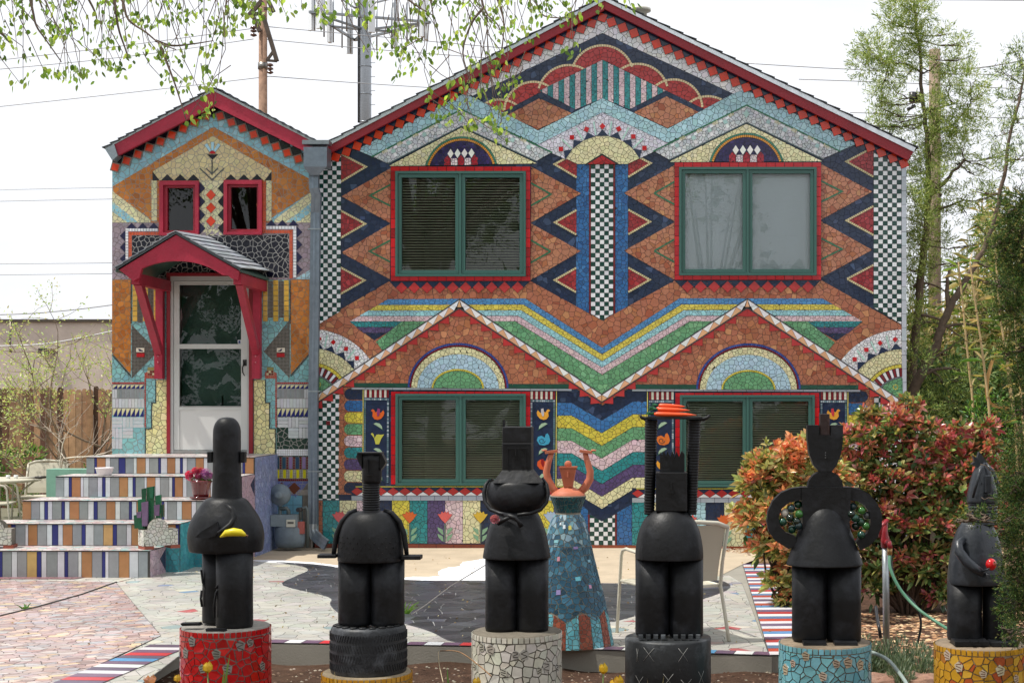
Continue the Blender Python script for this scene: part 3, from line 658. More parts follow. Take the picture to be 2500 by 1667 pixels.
T.beads(2, [(1405, 1336), (2213, 1344)], 14, 62, lin('8a452e'), name='plinth_tile')
# red tile frames round the windows
def frame(w, col, wd=11.5, ln=23, lay=9, bottom=True):
    x0, y0, x1, y1 = w; h = wd/2
    T.beads(lay, [(x0-wd, y0-h), (x1+wd, y0-h)], wd-.6, ln, col, name='frame_tile', gap=.9)
    if bottom: T.beads(lay, [(x0-wd, y1+h), (x1+wd, y1+h)], wd-.6, ln, col, name='frame_tile', gap=.9)
    for x in (x0-h, x1+h): T.beads(lay, [(x, y0), (x, y1)], wd-.6, ln, col, name='frame_tile', gap=.9, colfn=lambda i: random.choice([lin('b00f18'), lin('8e0c14'), lin('bc1820'), lin('a41420')]))
for i, w in enumerate(WINS):
    frame(w if i < 2 else (w[0], w[1]+6, w[2], w[3]-2), lin('a8121c'), bottom=i < 2)
T.run()

# --- wall shell, roof, windows
def shell(rt, poly, holes, depth, name, col):
    B = Buf(); loops = [[PW(x, y, -.004) for x, y in poly]]+[[PW(h[0], h[1], -.004), PW(h[0], h[3], -.004), PW(h[2], h[3], -.004), PW(h[2], h[1], -.004)] for h in holes]
    flat = [p for l in loops for p in l]; B.v = [tuple(p) for p in flat]
    for t in tess(loops): B.f.append(tuple(t)); B.c.append(col); B.sm.append(False)
    n = len(poly)
    for i in range(n):
        a, b = PW(*poly[i], -.004), PW(*poly[(i+1) % n], -.004); B.face((a, b, b+Vector((0, depth, 0)), a+Vector((0, depth, 0))), col)
    B.face([PW(*p, -.004)+Vector((0, depth, 0)) for p in poly], col)
    for h in holes:                                   # reveals
        c = [PW(h[0], h[1], -.004), PW(h[2], h[1], -.004), PW(h[2], h[3], -.004), PW(h[0], h[3], -.004)]
        for i in range(4): B.face((c[i], c[(i+1) % 4], c[(i+1) % 4]+Vector((0, .12, 0)), c[i]+Vector((0, .12, 0))), col)
    return B.build(name, M_CONC, rt)
shell(house, [(768, 1345), (2213, 1345), (2213, 385), (1475, 12), (768, 378)], T.holes, 9.0, 'wall', (.33, .3, .27))
def window(rt, w, mull, slat, blindmat, blindcol, tilt, n, fcol, drop=1.0):
    x0, y0, x1, y1 = w; fr = Buf(); y = -.035
    def bar(B, a, b, c, d, yo, yi, col): p, q = PW(a, b), PW(c, d); B.box((p.x, yo, q.z), (q.x, yi, p.z), col)
    bw = 6
    bar(fr, x0, y0, x1, y0+bw, y, .07, fcol); bar(fr, x0, y1-bw, x1, y1, y, .07, fcol); bar(fr, x0, y0+bw, x0+bw, y1-bw, y, .07, fcol); bar(fr, x1-bw, y0+bw, x1, y1-bw, y, .07, fcol)
    bar(fr, mull-3, y0+bw, mull+3, y1-bw, y+.006, .07, fcol)
    wo_ = fr.build('window', M_PLAST, rt)
    for a, b in ((x0+bw, mull-3), (mull+3, x1-bw)):
        s_ = Buf(); yo, t, sw = y+.016, y0+bw, 9
        bar(s_, a+.8, t+.8, b-.8, t+sw, yo, .05, fcol); bar(s_, a+.8, y1-bw-sw, b-.8, y1-bw-.8, yo, .05, fcol); bar(s_, a+.8, t+sw, a+sw, y1-bw-sw, yo, .05, fcol); bar(s_, b-sw, t+sw, b-.8, y1-bw-sw, yo, .05, fcol)
        s_.build('sash', M_PLAST, wo_)
        g = Buf(); p, q = PW(a+sw-.5, t+sw-.5), PW(b-sw+.5, y1-bw-sw+.5); g.face(((p.x, .012, p.z), (p.x, .012, q.z), (q.x, .012, q.z), (q.x, .012, p.z)), (1, 1, 1)); g.build('pane', M_GLASS, wo_)
        if slat:
            S_ = Buf(); wd = (b-a-2*sw+2)*S; R_ = Matrix.Rotation(tilt, 3, 'X'); S_.box((-wd/2, -.0125, -.0007), (wd/2, .0125, .0007), blindcol, R=R_)
            zt, zb = PW(0, t+sw).z, PW(0, y1-bw-sw).z; zb = zt+(zb-zt)*drop; xm = (PW(a, 0).x+PW(b, 0).x)/2; me = None
            for k in range(n):
                L_ = Vector((xm, .075, zt-(zt-zb)*(k+.5)/n))
                if me is None:
                    S2 = Buf(); S2.add(S_); S2.v = [tuple(Vector(v)+L_) for v in S2.v]; o = S2.build('slat', blindmat, wo_, L_); me = o.data
                else: link('slat', me, wo_, L_)
    return wo_
M_BLIND = mat('blind', .45, spec=.4)
FC = lin('375f58')
window(house, WINS[0], 1124, True, M_BLIND, lin('c8ccb4'), math.radians(34), 34, FC)
window(house, WINS[1], 1825, True, M_BLIND, lin('e4eef6'), math.radians(80), 56, FC)  # closed slats tinted pale blue, standing in for the sky's reflection
window(house, WINS[2], 1125, True, M_BLIND, lin('c8ccb4'), math.radians(34), 34, FC)
window(house, WINS[3], 1825, True, M_BLIND, lin('c8ccb4'), math.radians(34), 34, FC)
def roofpart(rt, name, m, pts, col, y0, depth, th=0):
    B = Buf(); d = D+y0; a = [P(x, y, d) for x, y in pts]; B.slab(a, None, (0, depth, 0), col); return B.build(name, m, rt)
RD = C['paint']; RB_ = lin('8c1826')
roofpart(house, 'bargeboard', M_PAINT, [(798, 378), (1475, 25), (1475, 2), (800, 357)], RB_, -.11, .05)
roofpart(house, 'bargeboard', M_PAINT, [(2217, 391), (1475.5, 22), (1475.5, 2), (2231, 371)], RB_, -.11, .05)
roofpart(house, 'drip_edge', M_METAL, [(800, 357), (1475, 2), (1475, -7), (806, 344)], lin('c3cccf'), -.13, .07)
roofpart(house, 'drip_edge', M_METAL, [(2231, 371), (1475.5, 2), (1475.5, -7), (2236, 361)], lin('dfe4e8'), -.13, .07)
roofpart(house, 'soffit', M_PAINT, [(798, 379), (1475, 24), (1475, 17), (798, 372)], lin('5a1420'), -.05, 9.0)
roofpart(house, 'soffit', M_PAINT, [(2219, 391), (1475.5, 22), (1475.5, 15), (2224, 384)], lin('5a1420'), -.05, 9.0)
def shingled(rt, y0, y1, e0, e1, n, col, seed, name='shingle_course', th=.02, lift=0):
    """roof slope from eave line e0 to ridge line e1 (photo px at depth D+y0), n courses"""
    a, b = P(*e0, D+y0), P(*e1, D+y0); r = random.Random(seed)
    for k in range(n):
        q0, q1 = a.lerp(b, k/n), a.lerp(b, (k+1.12)/n if k < n-1 else 1); nrm = Vector((-(b-a).z, 0, (b-a).x)).normalized()
        if nrm.z < 0: nrm = -nrm
        q0 = q0+nrm*(th+r.uniform(0, .006)); q1 = q1+nrm*.004; B = Buf(); c = jit(col, .15, .05, r)
        B.hexa([q0, q0-nrm*.012, q0-nrm*.012+Vector((0, y1-y0, 0)), q0+Vector((0, y1-y0, 0)), q1, q1-nrm*.01, q1-nrm*.01+Vector((0, y1-y0, 0)), q1+Vector((0, y1-y0, 0))], c)
        B.build(name, M_SHING, rt)
shingled(house, -.145, 9.2, (803, 346), (1475, -9), 22, lin('45494d'), 3); shingled(house, -.145, 9.2, (2242, 362), (1475.5, -9), 24, lin('45494d'), 4)
roofpart(house, 'roof_deck', M_WOOD, [(804, 347), (1475, -6), (1475, 3), (800, 358)], (.1, .08, .06), -.05, 9.0)
roofpart(house, 'roof_deck', M_WOOD, [(2238, 363), (1475.5, -6), (1475.5, 3), (2231, 372)], (.1, .08, .06), -.05, 9.0)
v = Buf(); c = P(1562, 60, D+1.4); v.lathe([(.095, -.4), (.095, .17), (.15, .175), (.15, .21), (.06, .235)], c, 16, lin('d4d0c4')); v.build('roof_vent', M_PLAST, house)
# ------------------------------------------------------------------ the small entry wing on the left
wing = root('entry_wing', PW(519, 1337), 'small gabled entry wing with mosaic walls, two little red windows and a white storm door', 'building')
W = Tiles(wing, PW, gm=mat('pale_grout', .9, noise=(.2, 25), spec=.2)); W.rnd = random.Random(21); W.tilt = .85
LG = (.30, .29, .27); DG = (.09, .09, .1)
WW = [(400, 452, 480, 570), (556, 450, 634, 568)]
DOOR = (418, 675, 609.7, 1104)
W.holes = [(w[0], w[1], w[2], w[3]) for w in WW]+[(DOOR[0]+1, DOOR[1]+1, DOOR[2]-1, DOOR[3])]
wp = [(274, 1122), (763, 1122), (763, 362), (521, 240), (274, 372)]
OCA = (.4, [lin('c07c36'), lin('a86428'), lin('b4753a'), lin('9e5e2a')])
def WR(lay, pts, col, cell=12, gap=1.3, gcol=LG, **k): W.region(lay, pts, col, cell, gap=gap, gcol=gcol, **k)
W.region(0, wp, C['lblue2'], 12.5, gap=1.3, gcol=LG, alt=(.2, [lin('9cc8d4'), lin('7cb0c0')]))
WR(1, [(521, 310), (761.8, 439.8), (761.8, 467.9), (664, 532), (664, 545), (368, 545), (368, 537), (274.9, 467.9), (275.5, 455)], C['ochre'], 12, alt=OCA)
WR(2, [(519.4, 332.3), (663.6, 416.8), (663.6, 441), (373.5, 441), (373.7, 418.4)], C['cream2'], 12)
WR(2, [(486, 441), (550, 441), (550, 575), (486, 575)], C['cream'], 10.5)
WR(2, [(370, 441), (384, 441), (384, 541), (370, 541)], C['cream'], 10); WR(2, [(650, 441), (663.6, 441), (663.6, 541), (650, 541)], C['cream'], 10)
for m in (0, 1):
    f = (lambda q: q) if m == 0 else (lambda q: [(1037.5-x, y) for x, y in q])
    WR(1.5, f([(274, 466), (368, 537), (368, 544), (274, 544)]), C['cream'], 11); WR(2, f([(274, 492), (339, 543), (309, 543), (274, 516)]), C['lblue2'], 10)
# eave chain
def wchain(x0, y0, x1, y1, n):
    dx, dy = (x1-x0)/n, (y1-y0)/n; px_, py_ = -dy, dx
    for i in range(n+1):
        cx, cy = x0+dx*i, y0+dy*i
        def dq(h): return [(cx-dx*h, cy-dy*h), (cx-px_*h, cy-py_*h), (cx+dx*h, cy+dy*h), (cx+px_*h, cy+py_*h)]
        W.one(5, dq(.5), (.22, .17, .14), 'diamond_border', gap=.1, th=.6); W.one(6, dq(.38), jit(lin('d5401f'), .12), 'diamond_tile', th=2)
    for i in range(0 if x0 < 400 else -1, n+1):
        cx, cy = x0+dx*(i+.5), y0+dy*(i+.5); s_ = -1 if py_ > 0 else 1
        W.one(4, [(cx, cy), (cx+dx*.5+px_*.5*s_, cy+dy*.5+py_*.5*s_), (cx+px_*1.15*s_, cy+py_*1.15*s_), (cx-dx*.5+px_*.5*s_, cy-dy*.5+py_*.5*s_)], jit(C['black'], .15), 'black_tile', back=(.03, .03, .04))
wchain(282.5, 409, 503.5, 283.5, 8); wchain(538.6, 284.5, 756, 403.5, 8)
W.one(4, [(521, 258), (545, 275), (521, 290), (497, 275)], C['black'], 'black_tile')
# black saw-tooth over the windows and between them
W.one(4, [(373, 419), (390, 441), (373, 441)], C['black'], 'black_tile', back=(.05, .05, .05)); W.one(4, [(663.5, 419), (663.5, 441), (646, 441)], C['black'], 'black_tile')
for x in (409, 441, 473, 564, 596, 628): W.one(4, [(x-15.5, 441), (x, 426), (x+15.5, 441)], jit(C['black'], .15), 'black_tile', back=(.05, .05, .05))
for i in range(4):
    y = 444+i*32.5
    W.one(4, [(487, y), (502, y+16), (487, y+32)], jit(lin('1b1b40'), .15), 'black_tile', back=(.05, .05, .05)); W.one(4, [(546.6, y), (532, y+16), (546.6, y+32)], jit(C['black'], .15), 'black_tile', back=(.05, .05, .05))
for cy in (476.5, 507.7, 540.5): W.one(4, [(515.5, cy-13.5), (528, cy), (515.5, cy+13.5), (503, cy)], jit(lin('d5401f'), .06), 'diamond_tile', th=2, back=(.2, .18, .15))
for a in (-34, 0, 34):
    def pp(r, t): return (519.5+r*math.sin(math.radians(t)), 377-r*math.cos(math.radians(t)))
    W.one(4, [pp(9, a-20), pp(30, a-8), pp(30, a+8), pp(9, a+20)], lin('a4cfe0'), 'petal_tile', th=1.4, back=(.15, .16, .16))
W.one(5, circ(519.5, 376.5, 8, -90, 90, 8), C['bred'], 'petal_tile', th=1.4); W.one(4, [(505, 377.5), (534, 377.5), (519.5, 391)], C['black'], 'black_tile', th=1.2)
W.beads(4, [(518.5, 391), (518, 428)], 3, 3.4, lin('4c4f52'))
for o in (0, 15): W.beads(4, [(488+o, 411+o*0), (518, 440-o), (548-o, 411)], 3.4, 3.6, lin('5a5f60'))
# orange bead strips, white borders, mauve field, dark shards
WR(2, [(274, 544), (763, 544), (763, 683), (274, 683)], C['mauve'], 11, gap=1.0, gcol=(.2, .16, .15))
WR(3, [(323, 575), (650, 575), (706, 571), (706, 678), (323, 678)], lin('101020'), 12.5, gap=1.8, gcol=(.38, .37, .35))
W.beads(4, [(392, 444), (392, 570.5), (318.6, 570.5), (318.6, 680)], 8, 4.2, C['orange'], gap=.8, back=(.3, .2, .16)); W.beads(4, [(645.6, 444), (645.6, 566), (711, 566), (711, 680)], 8, 4.2, C['orange'], gap=.8, back=(.3, .2, .16))
W.beads(4, [(386, 561.5), (310.5, 561.5), (310.5, 640)], 6.6, 7, C['white'], gap=.9, back=LG); W.beads(4, [(650, 556), (720.2, 556), (720.2, 678)], 7.4, 7.6, C['white'], gap=.9, back=LG)
for i in range(3): W.one(4, [(309+i*27, 558), (322+i*27, 544), (335+i*27, 558)], lin('1b1b40'), 'black_tile', back=(.1, .1, .1)); W.one(4, [(650+i*27, 551.5), (663+i*27, 537), (676+i*27, 551.5)], lin('1b1b40'), 'black_tile', back=(.1, .1, .1))
for i in range(4): W.one(4, [(307, 562+i*28), (293, 576+i*28), (307, 590+i*28)], lin('1b1b40'), 'black_tile', back=(.1, .1, .1)); W.one(4, [(724, 552+i*30.5), (739, 567+i*30.5), (724, 582+i*30.5)], lin('1b1b40'), 'black_tile', back=(.1, .1, .1))
WR(3, [(722, 680), (763, 655), (763, 682), (722, 682)], C['lblue'], 9)
# lower half
WR(2, [(274, 683), (763, 683), (763, 935), (274, 935)], C['aqua'], 12.5, gap=1.4, gcol=(.16, .2, .2), alt=(.25, [lin('8cc0c2'), lin('70a4aa')]))
for m in (0, 1):
    f = (lambda q: q) if m == 0 else (lambda q: [(1030-x, y) for x, y in q])
    WR(3, f([(274, 683), (320, 683), (320, 914), (274, 862)]), C['ochre'], 11.5, alt=OCA, gcol=(.32, .24, .16))
    W.grid(3, f([(322, 793 if m == 0 else 780), (386, 858), (322, 924)]), lambda i, j: lin('35312e'), 3.4, 3.4, (322, 780), gap=1.1, name='pebble_tile', gcol=(.26, .25, .22))
    W.beads(4, f([(321, 684), (321, 790)]), 3.2, 3.6, lin('38322e'), gap=.8, back=LG)
    W.beads(4, f([(275, 866), (320, 918)]), 4, 3.6, lin('38322e'), gap=.8, back=LG)
    x0 = 324
    for k, (wd, kd) in enumerate(((12.5, 'g'), (12.5, 'p'), (13, 'g'), (12.5, 'p'), (12, 'g'))):
        q = f([(x0, 686), (x0+wd, 686), (x0+wd, 788 if m == 0 else 776), (x0, 788 if m == 0 else 776)])
        if kd == 'g':
            y = 684
            while y < 774: W.one(4, f([(x0, y), (x0+wd, y), (x0+wd, y+12.5), (x0, y+12.5)]), jit(C['gold'], .13), 'gold_tile', th=2.2, gap=.6, back=(.25, .23, .2)); y += 12.6
        else: W.grid(3, q, lambda i, j: lin('3a3430'), 3.3, 3.4, (322, 684), gap=1.0, name='pebble_tile', gcol=(.26, .25, .22))
        x0 += wd+.3
    W.one(5, f([(333, 849), (354, 849), (354, 860), (333, 860)]), lin('d8d2c0'), 'bird_tile', th=2, back=(.1, .1, .1)); W.one(5, f([(334, 861.5), (354, 861.5), (354, 872), (334, 872)]), lin('a8141c'), 'red_tile', th=2, back=(.1, .1, .1))
    W.one(6, f([(338, 852), (342, 851.5), (346, 854), (350, 855.5), (351, 857), (346, 857.8), (341, 857.5), (339.5, 854.5)]), lin('20264a'), 'bird_tile', th=1, gap=.05)
    # stepped column beside the door
    WR(4, f([(353, 920), (409.6, 920), (409.6, 1120), (353, 1120)]), C['aqua'], 12, gcol=(.16, .2, .2))
    WR(5, f([(382, 927), (409.6, 927), (409.6, 1120), (357, 1120), (357, 1047), (372, 1047), (372, 984), (382, 984)]), lin('d9d29a'), 11.5, gap=1.4, gcol=(.2, .19, .13), alt=(.25, [lin('e0daa8'), lin('cfc88e')]))
    W.beads(6, f([(381, 927), (381, 983), (371, 983), (371, 1046), (356, 1046), (356, 1116)]), 3.2, 3.4, lin('22282a'), gap=.8, back=LG)
    W.beads(5, f([(355.5, 910), (355.5, 1043)]), 3.8, 4.4, lin('a84038'), gap=.7, back=LG)
    W.grid(5, f([(357, 908), (382, 908), (382, 924), (357, 924)]), lambda i, j: lin('b04a38'), 4.6, 4.6, (357, 908), gap=.9, gcol=(.3, .25, .2))
    W.one(6, f([(361, 896), (378, 896), (378, 904), (361, 904)]), lin('8a8450'), 'olive_tile', back=(.2, .2, .15)); W.grid(6, f([(361, 904), (379, 904), (379, 916), (361, 916)]), lambda i, j: lin('6e2a20') if (i+j) % 3 else lin('c8c09a'), 5.8, 5.8, (361, 904.5), gap=1, gcol=(.3, .28, .2))
    # white block with blue saw-teeth
    a, b = 274, 353
    W.beads(5, f([(a, 935), (b, 935)]), 4.4, 4.8, lin('a84038'), gap=.7, back=LG)
    WR(4.5, f([(a, 938), (b+1, 938), (b+1, 1120), (a, 1120)]), C['aqua'] if m == 0 else lin('1f3a30'), 14 if m == 0 else 12, gap=1.7 if m else 1.3, gcol=LG)
    W.regs.append((5, ccw(f([(a, 938), (b, 938), (b, 1018), (a, 1018)])), bbox(f([(a, 938), (b, 938), (b, 1018), (a, 1018)])))); W.jobs.append(('back', 5, ccw(f([(a, 938), (b, 938), (b, 1018), (a, 1018)])), (.3, .29, .28)))
    for i in range(7):
        x = a+3+i*10.8; W.one(5, f([(x, 949), (x+10.2, 949), (x+10.2, 940)]) if m == 0 else [(1030-x-10.2, 949), (1030-x, 949), (1030-x, 940)], C['bluetile'], 'triangle_tile', gap=.2); W.one(5, f([(x, 948), (x, 939.5), (x+9.6, 939.5)]) if m == 0 else [(1030-x-10.2, 948), (1030-x-10.2, 939.5), (1030-x-.6, 939.5)], C['cream'], 'triangle_tile', gap=.2)
        W.one(5, f([(x, 1017), (x+10.2, 1017), (x+10.2, 997)]) if m == 0 else [(1030-x-10.2, 1017), (1030-x, 1017), (1030-x, 997)], C['bluetile'], 'triangle_tile', gap=.2); W.one(5, f([(x, 1015), (x, 997), (x+9.6, 997)]) if m == 0 else [(1030-x-10.2, 1015), (1030-x-10.2, 997), (1030-x-.6, 997)], C['cream'], 'triangle_tile', gap=.2)
    for i in range(13):
        x = a+1+i*6; W.one(5, f([(x, 950), (x+6, 950), (x+6, 972), (x, 972)]), jit(C['greytile'], .1) if i > 1 else C['whitetile'], 'finger_tile', gap=.4)
    for i in range(10): x = a+1+i*7.8; W.one(5, f([(x, 973), (x+7.8, 973), (x+7.8, 995.5), (x, 995.5)]), jit(C['whitetile'], .06), 'finger_tile', gap=.4)
    blocks = [(a, 1018), (a+26, 1018), (a+52, 1018), (a, 1044), (a+26, 1044), (a, 1070)] if m == 0 else [(a, 1018), (a+26, 1018), (a+52, 1018), (a, 1044), (a+26, 1044)]
    for n_, (x, y) in enumerate(blocks):
        W.jobs.append(('back', 5, ccw(f([(x, y), (x+26, y), (x+26, y+25.5), (x, y+25.5)])), (.3, .29, .28))); W.regs.append((5, ccw(f([(x, y), (x+26, y), (x+26, y+25.5), (x, y+25.5)])), bbox(f([(x, y), (x+26, y), (x+26, y+25.5), (x, y+25.5)]))))
        for k in range(3):
            q = [(x+k*8.6, y), (x+k*8.6+8.6, y), (x+k*8.6+8.6, y+25.5), (x+k*8.6, y+25.5)] if n_ % 2 else [(x, y+k*8.5), (x+25.8, y+k*8.5), (x+25.8, y+k*8.5+8.5), (x, y+k*8.5+8.5)]
            W.one(5, f(q), jit(C['whitetile'], .05), 'finger_tile', gap=.4)
# bottom right, beside the meter
W.grid(6, [(676, 1096), (756, 1096), (756, 1112), (676, 1112)], lambda i, j: C['white'], 5.3, 5.3, (676, 1096), gap=.9, gcol=(.35, .34, .3))
WR(5, [(668, 1112), (760, 1112), (760, 1337), (668, 1337)], lin('6f6658'), 60, gcol=(.2, .18, .15), g_in=29)
for i in range(5):
    x = 673.5+i*16.2
    W.one(6, [(x, 1115), (x+9, 1115), (x+9, 1144), (x, 1144)], (lin('27455a'), lin('2c4c60'), lin('87709c'), lin('2b4560'), lin('8a76a0'))[i], 'bar_tile', back=(.2, .18, .17))
    for k in range(5): W.one(6, [(x+10, 1115+k*6), (x+15, 1115+k*6), (x+15, 1120.5+k*6), (x+10, 1120.5+k*6)], C['dred'], 'bead_tile')
    W.one(6, [(x+1.5, 1146), (x+10, 1146), (x+10, 1167), (x+1.5, 1167)], lin('c9c112'), 'yellow_tile')
W.grid(5.5, [(673, 1146), (754, 1146), (754, 1168), (673, 1168)], lambda i, j: lin('a8a498'), 4, 4, (673, 1146), gap=.8)
W.beads(6, [(680, 1171), (754, 1171)], 5, 4.8, C['dred'])
WR(5.5, [(674, 1174), (756, 1174), (718, 1222), (674, 1215)], lin('6a72a4'), 14); WR(5.6, [(673, 1195), (758, 1195), (758, 1208), (673, 1208)], lin('a49c90'), 4.5, gap=.7)
for x in (688, 719): W.one(6, [(x, 1176), (x+16, 1191), (x, 1207), (x-16, 1191)], lin('6b4030'), 'diamond_tile', back=(.1, .08, .06))
W.grid(6, [(668, 1208), (740, 1208), (740, 1335), (668, 1335)], lambda i, j: lin('6fa4b8'), 22.5, 22.5, (671, 1209), gap=1, name='square_tile', gcol=(.1, .14, .16))
W.run()
shell(wing, [(274, 1345), (763, 1345), (763, 355), (521, 228), (274, 366)], W.holes, 7.0, 'wall', (.36, .34, .3))
# little red windows
def redwin(w, gl):
    x0, y0, x1, y1 = w; B = Buf(); col = C['paint']
    def bar(a, b, c, d, yo, yi): p, q = PW(a, b), PW(c, d); B.box((p.x, yo, q.z), (q.x, yi, p.z), col)
    bar(x0-7.5, y0-9, x1+7.5, y0+1, -.05, .04); bar(x0-7.5, y1-1, x1+7.5, y1+6, -.06, .04); bar(x0-7.5, y0+1, x0+1, y1-1, -.05, .04); bar(x1-1, y0+1, x1+7.5, y1-1, -.05, .04)
    o = B.build('window', M_PAINT, wing); B = Buf(); g = gl
    B2 = Buf()
    for a, b, c, d in ((x0+1, y0+1, x1-1, g[1]), (x0+1, g[3], x1-1, y1-1), (x0+1, g[1], g[0], g[3]), (g[2], g[1], x1-1, g[3])): p, q = PW(a, b), PW(c, d); B2.box((p.x, -.015, q.z), (q.x, .05, p.z), lin('94182f'))
    B2.build('sash', M_PAINT, o)
    p, q = PW(g[0], g[1]), PW(g[2], g[3]); B.face(((p.x, .02, p.z), (p.x, .02, q.z), (q.x, .02, q.z), (q.x, .02, p.z)), (1, 1, 1)); B.build('pane', M_GLASS, o)
redwin(WW[0], (409.5, 459, 472.5, 563)); redwin(WW[1], (564, 457.5, 628, 560))
# door
B = Buf()
def bar(B, a, b, c, d, yo, yi, col): p, q = PW(a, b), PW(c, d); B.box((p.x, yo, q.z), (q.x, yi, p.z), col)
bar(B, 409.4, 667.5, 418, 1106, -.045, .05, RB_); bar(B, 609.7, 667.5, 619, 1106, -.045, .05, RB_); bar(B, 409.4, 667, 619, 675, -.05, .05, RB_); B.build('door_frame', M_PAINT, wing)
B = Buf(); AL = lin('b4b7b5'); y = -.03
bar(B, 418, 675, 424.7, 1106, y, .05, AL); bar(B, 604.6, 675, 609.7, 1106, y, .05, AL); bar(B, 424.7, 675, 604.6, 686, y, .05, AL); bar(B, 424.7, 1099, 604.6, 1106, y, .05, lin('8a8c8a')); B.build('storm_door_frame', M_PLAST, wing)
B = Buf(); y = -.018; DW = lin('c4c6c3')
bar(B, 425.5, 687, 438.8, 1098, y, .02, DW); bar(B, 589.6, 687, 604, 1098, y, .02, DW); bar(B, 438.8, 687, 589.6, 696, y, .02, DW); bar(B, 438.8, 840, 589.6, 851.5, y, .02, DW); bar(B, 438.8, 992.8, 589.6, 1001, y, .02, DW); bar(B, 438.8, 1001, 589.6, 1098, y+.012, .02, lin('cfd0cd'))
bar(B, 438.8, 991, 589.6, 993.5, y-.004, .02, lin('9a9c9a')); door = B.build('door', M_PLAST, wing)
for t, b in ((696, 840), (851.5, 992.8)):
    B = Buf(); p, q = PW(438.8, t), PW(589.6, b); B.face(((p.x, .004, p.z), (p.x, .004, q.z), (q.x, .004, q.z), (q.x, .004, p.z)), (1, 1, 1)); B.build('pane', M_GLASS, door)
B = Buf(); p = PW(597.5, 886); B.box((p.x-.016, -.03, p.z-.035), (p.x+.03, -.018, p.z+.04), (.02, .02, .02)); B.tube([p+Vector((.005, -.04, 0)), p+Vector((-.012, -.06, -.06)), p+Vector((-.01, -.055, -.12)), p+Vector((.008, -.04, -.16))], [.011, .009, .009, .006], 8, (.02, .02, .02)); B.build('handle', M_PLAST, door)
B = Buf(); bar(B, 580.5, 830, 588.5, 839.5, .001, .003, lin('d4d8dc')); B.build('sticker', M_PLAST, door)
B = Buf(); bar(B, 582, 831.5, 587, 838, .0002, .0009, lin('3a4f80')); B.build('sticker_mark', M_PLAST, door)
# dark green main door and hallway seen through the glass
B = Buf(); bar(B, 430, 680, 600, 1100, .22, .26, lin('2c564c')); o = B.build('inner_door', M_PAINT, wing)
# interior things behind glass: white appliance edge
B = Buf(); bar(B, 528, 940, 580, 992, .25, .33, lin('6b6f6c')); bar(B, 529, 965, 533, 990, .22, .25, lin('c8ccca')); B.build('inner_cabinet', M_PLAST, wing)
# roof of the wing
roofpart(wing, 'bargeboard', M_PAINT, [(285, 381), (521, 259), (521, 222.5), (275, 349)], RD, -.16, .05)
roofpart(wing, 'bargeboard', M_PAINT, [(748, 372), (521.5, 259), (521.5, 222.5), (768, 347)], RD, -.16, .05)
roofpart(wing, 'drip_edge', M_METAL, [(258, 364), (521.5, 222.5), (521.5, 216.5), (256, 359)], lin('aab0b2'), -.17, .06)
roofpart(wing, 'drip_edge', M_METAL, [(775, 352), (522, 222.5), (522, 216.5), (779, 347)], lin('aab0b2'), -.17, .06)
roofpart(wing, 'fascia_return', M_METAL, [(256, 364), (278, 352), (287, 380), (274, 392)], lin('97a2a8'), -.19, .16)
roofpart(wing, 'soffit', M_PAINT, [(285, 380), (521, 258), (521, 250), (280, 372)], lin('5a1420'), -.10, 7.1)
roofpart(wing, 'soffit', M_PAINT, [(748, 371), (521.5, 258), (521.5, 250), (752, 364)], lin('5a1420'), -.10, 7.1)
shingled(wing, -.19, 7.0, (250, 363), (521.5, 214), 14, lin('50555a'), 5); shingled(wing, -.19, 7.0, (784, 352), (522, 214), 14, lin('50555a'), 6)
roofpart(wing, 'roof_deck', M_WOOD, [(262, 362), (521, 219), (521, 228), (268, 370)], (.1, .08, .06), -.10, 7); roofpart(wing, 'roof_deck', M_WOOD, [(775, 352), (522, 219), (522, 228), (770, 360)], (.1, .08, .06), -.10, 7)
# canopy over the door
cd = 17.72; can = root('door_canopy', PW(470, 690), 'red gabled wooden canopy with arched front and grey shingles over the white door', 'canopy')
def PC(x, y): return P(x, y, cd)
arch = [(340, 678)]+[(430+(x)*1.0, 637+abs(x/118)**2.2*38) for x in range(-84, 119, 14)]+[(556, 672)]
fr = [(288, 657), (430, 571), (585, 655), (581, 684), (565, 680)]+list(reversed(arch))+[(325, 686), (303, 668)]
B = Buf(); B.slab([PC(x, y) for x, y in fr], None, (0, .06, 0), C['paint']); B.build('front_board', M_PAINT, can)
yb = D-cd
B = Buf(); B.slab([PC(283, 654)+Vector((0, -.02, 0)), PC(430, 564.5)+Vector((0, -.02, 0)), PC(589, 655)+Vector((0, -.02, 0)), PC(587, 661)+Vector((0, -.02, 0)), PC(430, 571.5)+Vector((0, -.02, 0)), PC(285, 659)+Vector((0, -.02, 0))], None, (0, .03, 0), lin('5b6064')); B.build('drip_edge', M_METAL, can)
def cslope(e, r, n, seed):
    a, b = PC(*e), PC(*r); rn = random.Random(seed); nrm = Vector((-(b-a).z, 0, (b-a).x)).normalized(); nrm = nrm if nrm.z > 0 else -nrm
    for k in range(n):
        q0, q1 = a.lerp(b, k/n)+nrm*(.016+rn.uniform(0, .005)), a.lerp(b, min(1, (k+1.15)/n))+nrm*.004; x = 0; y0 = -yb-.035+D-D
        Y = -yb-.04; 
        while Y < -.01:
            L_ = rn.uniform(.13, .34); Y2 = min(-.01, Y+L_); c = jit(lin('8f949a'), .22, .04, rn)
            f = lambda q, yy: Vector((q.x, yy, q.z+(yy+yb)/yb*.07)); B = Buf(); g = .004
            B.hexa([f(q0-nrm*.012, Y+g), f(q0, Y+g), f(q1, Y+g), f(q1-nrm*.008, Y+g), f(q0-nrm*.012, Y2-g), f(q0, Y2-g), f(q1, Y2-g), f(q1-nrm*.008, Y2-g)], c); B.build('shingle', M_SHING, can); Y = Y2
